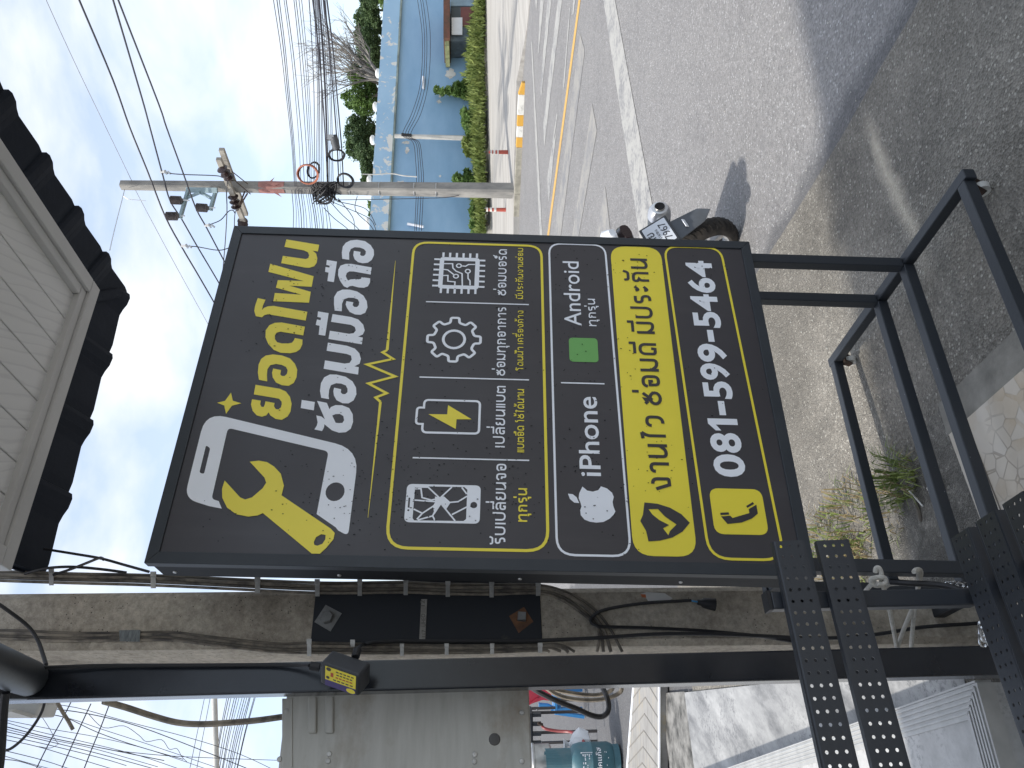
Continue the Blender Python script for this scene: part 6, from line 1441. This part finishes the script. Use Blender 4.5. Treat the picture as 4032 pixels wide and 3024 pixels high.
flatpoly('porch_edge', [LW(e1t + .13, e2t + .02, .014), LW(e1t + .002, e2t + .02, .022), LW(e1t + .002, -3, .022), LW(e1t + .13, -3, .014)], mat('pale_mortar_edge', (.29, .275, .24), .9, 0, var=.4, scale=9, bump=.2, bscale=80), .03)
r = random.Random(12); fo = [(1.30, 2.24), (1.27, 2.36), (1.23, 2.50), (1.16, 2.66), (1.12, 2.86), (1.02, 3.05), (.95, 3.25), (.8, 3.36), (.2, 3.36), (.2, 2.24)]
fp_ = []
for (p, q) in zip(fo, fo[1:] + fo[:1]):
    for k in range(6): fp_.append((p[0] + (q[0] - p[0]) * k / 6 + r.uniform(-.012, .012), p[1] + (q[1] - p[1]) * k / 6 + r.uniform(-.012, .012)))
flatpoly('footing', [LW(a_, b_, .008) for a_, b_ in fp_], M['smooth_concrete'], .03)
tj = MB()
for b in (2.13, 1.62, 1.11): tj.bar(LW(-2, b - .0, .0305), LW(e1t, b, .0305), .004, .003)
for a in (.66, .15): tj.bar(LW(a, -2, .0305), LW(a, e2t, .0305), .004, .003)
kind(obj('porch_joints', tj, mat('tile_joint', (.16, .14, .12), .9)), 'structure')
def scrap(name, label, cat, pts, z, m, th=.004):
    P = [PZ(x, y, z) for x, y in pts]; return tag(obj(name, MB().prism([p - P[0] for p in P], UP * th), m, base=P[0]), label, cat)
def ZG(x, y): return ((2932 + x * .49729) / KD, (600 + y * .49729) / KD)
scrap('tile_chip', 'small white tile chip lying on the forecourt by the end rail', 'debris', [ZG(*p) for p in ((1190, 525), (1208, 565), (1165, 615), (1142, 578), (1160, 555))], .002, M['lamp_white'], .008)
scrap('dry_leaf', 'dry tan leaf beside the rear caster', 'leaf', [ZG(*p) for p in ((838, 1465), (855, 1480), (850, 1515), (838, 1510))], .003, M['weed_dry'])
scrap('dry_leaf', 'brown dry leaf against the rear base rail', 'leaf', [(p[0] / 1.0, p[1]) for p in (((2932 + 660 * .49729) / KD, (1350 + 330 * .49729) / KD), ((2932 + 690 * .49729) / KD, (1350 + 335 * .49729) / KD), ((2932 + 685 * .49729) / KD, (1350 + 375 * .49729) / KD), ((2932 + 662 * .49729) / KD, (1350 + 365 * .49729) / KD))], .003, M['rust'])
cp_ = PZ((2932 + 1515 * .49729) / KD, (1350 + 1145 * .49729) / KD, .02); r = random.Random(2)
bl_ = bmesh.new(); bmesh.ops.create_icosphere(bl_, subdivisions=3, radius=.022)
for v in bl_.verts: v.co *= 1 + r.uniform(-.22, .22)
mb = MB(); mb.v = [v.co + cp_ + UP * .005 for v in bl_.verts]; mb.f = [tuple(v.index for v in f.verts) for f in bl_.faces]; bl_.free()
tag(obj('paper_ball', mb, mat('crumpled_paper', (.62, .60, .55), .8), base=cp_), 'crumpled white paper ball beside the bright grass tuft', 'litter')
def ZT(x, y): return ((3300 + x * .33092) / KD, (1900 + y * .33092) / KD)
tag(obj('white_stick', MB().tube([PZ(*ZT(820, 70), .03), PZ(*ZT(920, 180), .02), PZ(*ZT(1010, 285), .012)], .003, 6), M['lamp_white'], base=PZ(*ZT(920, 180), .02)), 'thin white stick lying in the grass under the base rails', 'litter')
tag(obj('brown_twig', MB().tube([PZ(*ZT(925, 230), .015), PZ(*ZT(960, 340), .012), PZ(*ZT(985, 460), .010)], [.004, .008, .006], 6), M['bark'], base=PZ(*ZT(960, 340), .012)), 'brown twig lying beside the thin white stick', 'twig')
r = random.Random(31); pebs = MB()
for _ in range(520):
    a, b = r.uniform(.6, 4.2), r.uniform(.8, 4.6); p = LW(a, b, 0)
    if p.y < 1.5: continue
    if a < 1.3 and b < 2.4: continue
    h = 0 if a < 2.6 else ASP
    s = r.uniform(.0018, .006); q = p + UP * (h + s * .4)
    pebs.add([q + Vector((s * r.uniform(.6, 1.3), 0, 0)), q + Vector((0, s, 0)), q + Vector((-s, 0, 0)), q + Vector((0, -s * r.uniform(.6, 1.3), 0)), q + Vector((0, 0, s * .8)), q - Vector((0, 0, s * .5))], [(0, 1, 4), (1, 2, 4), (2, 3, 4), (3, 0, 4), (1, 0, 5), (2, 1, 5), (3, 2, 5), (0, 3, 5)])
kind(obj('pebbles', pebs, mat('loose_pebble', (.50, .49, .45), .8, 0, var=.4, scale=40)), 'stuff')
# ================================================================ shop: canopy overhead, unseen block added at the left to shade the forecourt
shop = thing('shop_building', 'shop with dark tiled canopy and grey boarded soffit overhead at the top left', 'building', LW(-1, -1, 0))
M['tile_dark'] = mat('dark_blue_grey_roof_tile', (.011, .016, .027), .65, 0, col2=(.015, .021, .033), scale=6, bump=.1, bscale=60, spec=.25)
ZE = 3.0
def eave(p0, d, inn, n, w, hook, L0):
    """row of lapped tiles: p0 start on the outer edge, d along, inn inward"""
    mb = MB(); prof = [(0, 0.0), (.12, -.003), (.60, .002), (.70, -.003), (.80, -.011), (.92, -.014), (.98, -.010), (1.0, .001)]
    for i in range(n):
        for k in range(len(prof) - 1):
            (u0, h0), (u1, h1) = prof[k], prof[k + 1]; q = []
            for u, h in ((u0, h0), (u1, h1)):
                a = p0 + d * ((i + u) * w); ou = -inn * (-h * .55)
                c0 = max(0.0, L0 - (i + u) * w) if hook else 0
                ln = .46
                q.append((a + ou + UP * h, a + inn * ln + UP * (h * .1 + ln * .36)))
            (a0, a1), (b0, b1) = q
            mb.add([a0, b0, b1, a1, a0 + UP * .022, b0 + UP * .022, b1 + UP * .022, a1 + UP * .022], [(0, 1, 2, 3), (7, 6, 5, 4), (0, 4, 5, 1), (1, 5, 6, 2), (2, 6, 7, 3), (3, 7, 4, 0)])
    return mb
cE1, cE2, cL = 1.945, 2.455, .80
obj('eave_tiles', eave(LW(cL + .006, cE2, ZE), E1, -E2, 4, .2835, False, 0), M['tile_dark'], shop)
obj('eave_tiles', eave(LW(cE1, cE2 + .0, ZE + .001), -E2, -E1, 8, .235, False, 0), M['tile_dark'], shop)
def hip(o): return [LW(cE1 - o, cE2 - o, ZE + o * .36 + .03), LW(cL, cE2 - o, ZE + o * .36 + .03), LW(cL, .6, ZE + o * .36 + .03), LW(cE1 - o, .6, ZE + o * .36 + .03)]
rf = MB(); a = hip(.02); b = hip(.60); b[1] = LW(cL, cE2 - .6, b[0].z); b[2] = LW(cL, .6, b[0].z)
rf.add([a[0], a[1], b[1], b[0]], [(0, 1, 2, 3)]); rf.add([a[0], b[0], b[3], a[3]], [(0, 1, 2, 3)])
rf.add([b[0], b[1], b[2], b[3]], [(0, 1, 2, 3)])
rfo = obj('roof_slope', rf, M['tile_dark'], shop, solid=.01)
obj('corner_cap', MB().tube([LW(cE1 - .035, cE2 - .035, ZE + .022), LW(cE1 - .3, cE2 - .3, ZE + .11)], [.026, .026], 10), M['tile_dark'], shop, smooth=True)
g = NG('grey_woodgrain_board')
gr_ = g.n('ShaderNodeTexWave'); gr_.wave_type = 'BANDS'; gr_.bands_direction = 'X'
for k_, v_ in (('Scale', 11.0), ('Distortion', 11.0), ('Detail', 3.0), ('Detail Scale', .9)): gr_.inputs[k_].default_value = v_
g.l(g.mapv((1, .16, 1), (0, 0, -R_(31.6))), gr_.inputs['Vector'])
cc = g.mix(g.ramp(gr_.outputs['Fac'], [(.0, .5), (.16, .0)]), (.74, .745, .74), (.60, .605, .61))
g.bump(gr_.outputs['Fac'], .14, .004)
M['soffit'] = g.done(cc, .75, 0, .3)
ZS_ = 2.925
for i in range(9):
    a1_ = 1.585 - i * .1; a0_ = max(a1_ - .096, cL - .03)
    if a0_ >= a1_: break
    obj('soffit_board', MB().box(0, 0, 0, 1, 1, 1) if False else MB().hexa([LW(a0_, .6, ZS_), LW(a1_, .6, ZS_), LW(a1_, 2.02, ZS_), LW(a0_, 2.02, ZS_)], [LW(a0_, .6, ZS_ + .012), LW(a1_, .6, ZS_ + .012), LW(a1_, 2.02, ZS_ + .012), LW(a0_, 2.02, ZS_ + .012)]), M['soffit'], shop, bevel=.002)
obj('soffit_backing', MB().hexa([LW(cL - .04, .6, ZS_ + .014), LW(1.6, .6, ZS_ + .014), LW(1.6, 2.03, ZS_ + .014), LW(cL - .04, 2.03, ZS_ + .014)], [LW(cL - .04, .6, ZS_ + .03), LW(1.6, .6, ZS_ + .03), LW(1.6, 2.03, ZS_ + .03), LW(cL - .04, 2.03, ZS_ + .03)]), M['black_metal'], shop)
M['trim_grey'] = mat('pale_grey_fascia', (.56, .565, .56), .6, 0, var=.1, scale=4)
tl_ = .70
def tri_bar(a0_, b0_, a1_, b1_, z0_, z1_, nm): return obj(nm, MB().hexa([LW(a0_, b0_, z0_), LW(a1_, b0_, z0_), LW(a1_, b1_, z0_), LW(a0_, b1_, z0_)], [LW(a0_, b0_, z1_), LW(a1_, b0_, z1_), LW(a1_, b1_, z1_), LW(a0_, b1_, z1_)]), M['trim_grey'], shop, bevel=.003)
tri_bar(tl_, 2.05, 1.67, 2.10, 2.895, 3.10, 'fascia'); tri_bar(1.62, .6, 1.67, 2.048, 2.895, 3.10, 'fascia'); tri_bar(tl_, .6, tl_ + .05, 2.048, 2.895, 3.10, 'fascia')
tri_bar(tl_ + .052, 2.015, 1.618, 2.048, 2.905, 2.955, 'cove_trim'); tri_bar(1.585, .6, 1.618, 2.013, 2.905, 2.955, 'cove_trim')
M['shade_block'] = mat('shade_block_render', (.72, .71, .68), .85, 0, var=.1, scale=1.2, bump=.1, bscale=60)
obj('shade_block', MB().hexa([LW(-6, -1, 0), LW(-.78, -1, 0), LW(-.78, 3.0, 0), LW(-6, 3.0, 0)], [LW(-6, -1, 5.9), LW(-.78, -1, 5.9), LW(-.78, 3.0, 5.9), LW(-6, 3.0, 5.9)]), M['shade_block'], shop)  # unseen block, added to keep the sun off the forecourt and stand
obj('shade_block_top', MB().hexa([LW(-6.3, -1.3, 5.9), LW(-.74, -1.3, 5.9), LW(-.74, 3.04, 5.9), LW(-6.3, 3.04, 5.9)], [LW(-6.3, -1.3, 6.0), LW(-.74, -1.3, 6.0), LW(-.74, 3.04, 6.0), LW(-6.3, 3.04, 6.0)]), M['tile_dark'], shop)
for b_ in (.75, 1.25): obj('canopy_beam', MB().bar(LW(-.78, b_, 3.16), LW(1.5, b_, 3.16), .08, .12), M['black_metal'], shop)
gl = mat('shade_block_glass', (.02, .025, .03), .08)
dr_ = obj('door', MB().hexa([LW(-.78, -.7, .04), LW(-.75, -.7, .04), LW(-.75, .1, .04), LW(-.78, .1, .04)], [LW(-.78, -.7, 2.1), LW(-.75, -.7, 2.1), LW(-.75, .1, 2.1), LW(-.78, .1, 2.1)]), gl, shop)  # door and windows only dress the added block
obj('handle', MB().tube([LW(-.71, 0, .9), LW(-.71, 0, 1.3)], .012, 8), M['steel'], dr_)
for b in (.4, 1.75): 
    w_ = obj('window', MB().hexa([LW(-.78, b, 1.0), LW(-.755, b, 1.0), LW(-.755, b + 1.1, 1.0), LW(-.78, b + 1.1, 1.0)], [LW(-.78, b, 2.1), LW(-.755, b, 2.1), LW(-.755, b + 1.1, 2.1), LW(-.78, b + 1.1, 2.1)]), gl, shop)
    for q in (0, 1.06): obj('frame', MB().hexa([LW(-.78, b + q, .96), LW(-.74, b + q, .96), LW(-.74, b + q + .04, .96), LW(-.78, b + q + .04, .96)], [LW(-.78, b + q, 2.14), LW(-.74, b + q, 2.14), LW(-.74, b + q + .04, 2.14), LW(-.78, b + q + .04, 2.14)]), M['trim_grey'], w_)
# ================================================================ motorcycle parked behind the sign, seen from the rear
LEAN, YAW = R_(-18), R_(34)
BK = PZ(1588, 519, ASP)
bmw = Matrix.Translation(BK) @ Matrix.Rotation(YAW, 4, 'Z') @ Matrix.Rotation(LEAN, 4, 'Y')
bike = thing('motorcycle', 'white and black motorcycle leaning on its stand, mostly hidden behind the sign', 'motorcycle', mw=bmw)
# local frame: x right, y forward, z up, origin under the rear tyre
TR, TW = .228, .062
g = NG('tyre_rubber')
ty = g.sep()
wv = g.n('ShaderNodeTexWave'); wv.wave_type = 'BANDS'; wv.bands_direction = 'Y'
for k_, v_ in (('Scale', 9.0), ('Distortion', 2.0), ('Detail', 1.0)): wv.inputs[k_].default_value = v_
g.l(g.co, wv.inputs['Vector'])
cc = g.mix(g.ramp(g.noise(20, 4), [(.4, 0.0), (.7, .7)]), (.022, .020, .019), (.060, .052, .044))
M['tyre'] = g.done(cc, .85, 0, .3)
def wheel(y0, nm):
    n, mb = 48, MB(); prof = []
    for k in range(13):
        t = math.pi * k / 12; prof.append((TR - .062 + .062 * max(0, math.sin(t)) ** .75, -TW * math.cos(t) * 1.0))
    prof = [(TR - .075, -TW * .80)] + prof + [(TR - .075, TW * .80)]
    mb.lathe(prof, (0, y0, TR), (1, 0, 0), n)
    mb.f = mb.f[:-2]
    w = obj(nm, mb, M['tyre'], bike, smooth=True)
    gv = MB()                                   # slanted tread blocks
    for i in range(36):
        for s in (-1, 1):
            a = 2 * math.pi * i / 36 + (.09 if s > 0 else 0); P = []
            for (da, u) in ((0, .10), (.07, .45), (.085, .80), (.065, .80), (.05, .45), (-.02, .10)):
                t = math.pi / 2 - u * 1.25; rr = TR - .062 + .062 * math.sin(t) ** .75 + .0006
                P.append(Vector((s * TW * math.cos(t), y0 + rr * math.cos(a + da), TR + rr * math.sin(a + da))))
            c_ = sum(P, Vector()) / 6; nrm = Vector((c_.x * .5, c_.y - y0, c_.z - TR)).normalized(); gv.prism([p + nrm * .0005 for p in P], nrm * .0035)
    obj('tread', gv, M['tyre'], w)
    rm = MB(); rm.lathe([(TR - .075, -.046), (TR - .062, -.050), (TR - .066, -.030), (TR - .090, -.012), (TR - .090, .012), (TR - .066, .030), (TR - .062, .050), (TR - .075, .046)], (0, y0, TR), (1, 0, 0), 40); rm.f = rm.f[:-2]
    for k in range(5):
        a = 2 * math.pi * k / 5 + .3; d = Vector((0, math.cos(a), math.sin(a))); rm.bar(Vector((0, y0, TR)) + d * .03, Vector((0, y0, TR)) + d * (TR - .085), .030, .020, Vector((1, 0, 0)))
    rm.lathe([(.045, -.05), (.05, 0), (.045, .05)], (0, y0, TR), (1, 0, 0), 16)
    obj('rim', rm, M['rim_metal'], w)
M['rim_metal'] = mat('dusty_cast_rim', (.20, .18, .16), .5, .5, col2=(.45, .45, .45), scale=7)
wheel(.0 + .0, 'rear_wheel'); wheel(1.28, 'front_wheel')
M['bike_black'] = mat('satin_black_plastic', (.035, .038, .043), .42, 0, var=.3, scale=6)
M['bike_grey'] = mat('dark_grey_mudguard', (.085, .095, .11), .5, 0, col2=(.06, .065, .07), scale=7)
M['bike_white'] = mat('white_body_paint', (.80, .82, .85), .2, 0, coat=.6)
gd = MB()
prof_g = [(-.070, -.15, .62), (-.076, -.23, .48), (-.054, -.315, .33), (0, -.345, .275), (.054, -.315, .33), (.076, -.23, .48), (.070, -.15, .62)]
P = [Vector(p) for p in prof_g]; gd.prism(P, (0, .012, .004)); obj('mudguard', gd, M['bike_grey'], bike, bevel=.004)
obj('reflector', MB().obox((.0, -.272, .425), Vector((1, 0, 0)), Vector((0, -.88, -.48)).normalized(), Vector((0, .48, -.88)).normalized(), .06, .006, .026), M['white_paint'], bike, bevel=.002)
pn_ = Vector((0, -.88, .48)).normalized(); pu = Vector((0, .48, .88)).normalized()
pu = (pu - pn_ * pu.dot(pn_)).normalized(); px_ = Vector((1, 0, 0)); pc = Vector((.0, -.225, .585))
plt = obj('plate_holder', MB().obox(pc - pn_ * .006, px_, pu, pn_, .206, .180, .014), M['bike_black'], bike, bevel=.006)
def onpl(s, t, l): return pc + px_ * (s - .1) * .88 + pu * (.085 - t) * .88 + pn_ * (.0035 + l)
f = Flat(onpl, .0003); f.fill(rrect(0, 0, .2, .17, .008)); obj('number_plate', f.mb, mat('reflective_plate', (.66, .69, .73), .35), plt, fix=False)
M['plate_ink'] = mat('plate_ink', (.03, .03, .035), .5)
f = Flat(onpl, .0003); thai(f, 'กย', .055, .145, .014, .058, .17, .2, lift=.001); obj('plate_text', f.mb, M['plate_ink'], plt, fix=False)
f = Flat(onpl, .0003); thai(f, 'ระยอง', .055, .145, .072, .090, .16, .18, lift=.001); obj('plate_text', f.mb, M['plate_ink'], plt, fix=False)
f = Flat(onpl, .0003); latin(f, '7967', .028, .172, .105, .155, .004, lift=.001); obj('plate_text', f.mb, M['plate_ink'], plt, fix=False)
# tail: white cowl, lamp, seat, body
def loft(secs, n=14):
    mb = MB()
    for y, x, z, hw, hh in secs:
        for k in range(n):
            a = 2 * math.pi * k / n; ca, sa = math.cos(a), math.sin(a)
            mb.v.append(Vector((x + hw * (abs(ca) ** .75) * (1 if ca > 0 else -1), y, z + hh * (abs(sa) ** .75) * (1 if sa > 0 else -1))))
    m = len(secs)
    mb.f = [(i * n + k, i * n + (k + 1) % n, (i + 1) * n + (k + 1) % n, (i + 1) * n + k) for i in range(m - 1) for k in range(n)] + [tuple(range(n))[::-1], tuple(range((m - 1) * n, m * n))]
    return mb
obj('tail_cowl', loft([(-.30, .03, .885, .03, .02), (-.24, .02, .885, .10, .05), (-.05, 0, .86, .115, .075), (.25, 0, .80, .13, .10), (.5, 0, .74, .14, .11)]), M['bike_white'], bike, smooth=True)
obj('tail_lamp', loft([(-.29, .03, .80, .05, .03), (-.24, .02, .795, .09, .045), (-.02, 0, .79, .09, .05), (.02, 0, .78, .05, .03)]), mat('smoked_red_lens', (.022, .010, .011), .12), bike, smooth=True)
obj('plate_bracket', loft([(-.19, 0, .70, .035, .05), (-.12, 0, .74, .05, .05), (.05, 0, .72, .06, .06)]), M['bike_black'], bike, smooth=True)
obj('seat', loft([(-.12, 0, .925, .08, .02), (.05, 0, .90, .12, .04), (.3, 0, .86, .13, .05), (.58, 0, .80, .13, .05), (.68, 0, .80, .09, .03)]), M['bike_black'], bike, smooth=True)
obj('body', loft([(.30, 0, .50, .10, .12), (.55, 0, .48, .16, .18), (.85, 0, .55, .17, .22), (1.02, 0, .78, .20, .20), (1.10, 0, .95, .12, .08)]), M['bike_white'], bike, smooth=True)
obj('engine', MB().box(-.11, .32, .20, .11, .78, .42), M['bike_black'], bike, bevel=.04, seg=3)
obj('front_fork', MB().tube([Vector((-.09, 1.28, TR)), Vector((-.09, 1.06, .88))], .024, 10), M['bike_black'], bike); obj('front_fork', MB().tube([Vector((.09, 1.28, TR)), Vector((.09, 1.06, .88))], .024, 10), M['bike_black'], bike)
obj('handlebar', MB().tube([Vector((-.34, .90, 1.02)), Vector((-.2, 1.0, 1.03)), Vector((.2, 1.0, 1.03)), Vector((.34, .90, 1.02))], .016, 8), M['bike_black'], bike)
obj('swing_arm', MB().bar(Vector((.085, 0, TR)), Vector((.085, .5, .36)), .03, .05), M['bike_black'], bike)
for s in (-.1, .1): obj('shock_absorber', MB().tube([Vector((s, .02, TR + .03)), Vector((s, .18, .70))], .022, 10), M['steel'], bike)
obj('side_stand', MB().tube([Vector((-.10, .5, .28)), Vector((-.235, .45, .105))], .014, 8), M['bike_black'], bike)
M['silver'] = mat('silver_muffler_guard', (.55, .56, .58), .3, .6)
ex = Vector((.225, -.19, .465)); ed_ = Vector((.0, .97, -.18)).normalized()
mf = obj('muffler', MB().lathe([(.045, .0), (.066, .02), (.070, .08), (.068, .42), (.03, .60)], ex, ed_, 24), M['bike_grey'], bike, smooth=True)
obj('end_cap', MB().lathe([(.036, -.016), (.050, -.014), (.068, .012), (.072, .06), (.05, .06), (.034, -.01)], ex, ed_, 24), M['silver'], mf, smooth=True)
obj('tail_pipe', MB().lathe([(.026, -.022), (.030, -.026), (.033, -.020), (.033, .0)], ex, ed_, 18), M['steel'], mf, smooth=True)
obj('pipe_mouth', MB().lathe([(.031, -.0275), (.001, -.0275)], ex, ed_, 16), M['cable'], mf)
obj('muffler_cover', loft([(-.08, .215, .47, .012, .03), (.05, .232, .455, .016, .05), (.28, .235, .42, .014, .045), (.34, .228, .41, .006, .02)]), M['silver'], mf, smooth=True)
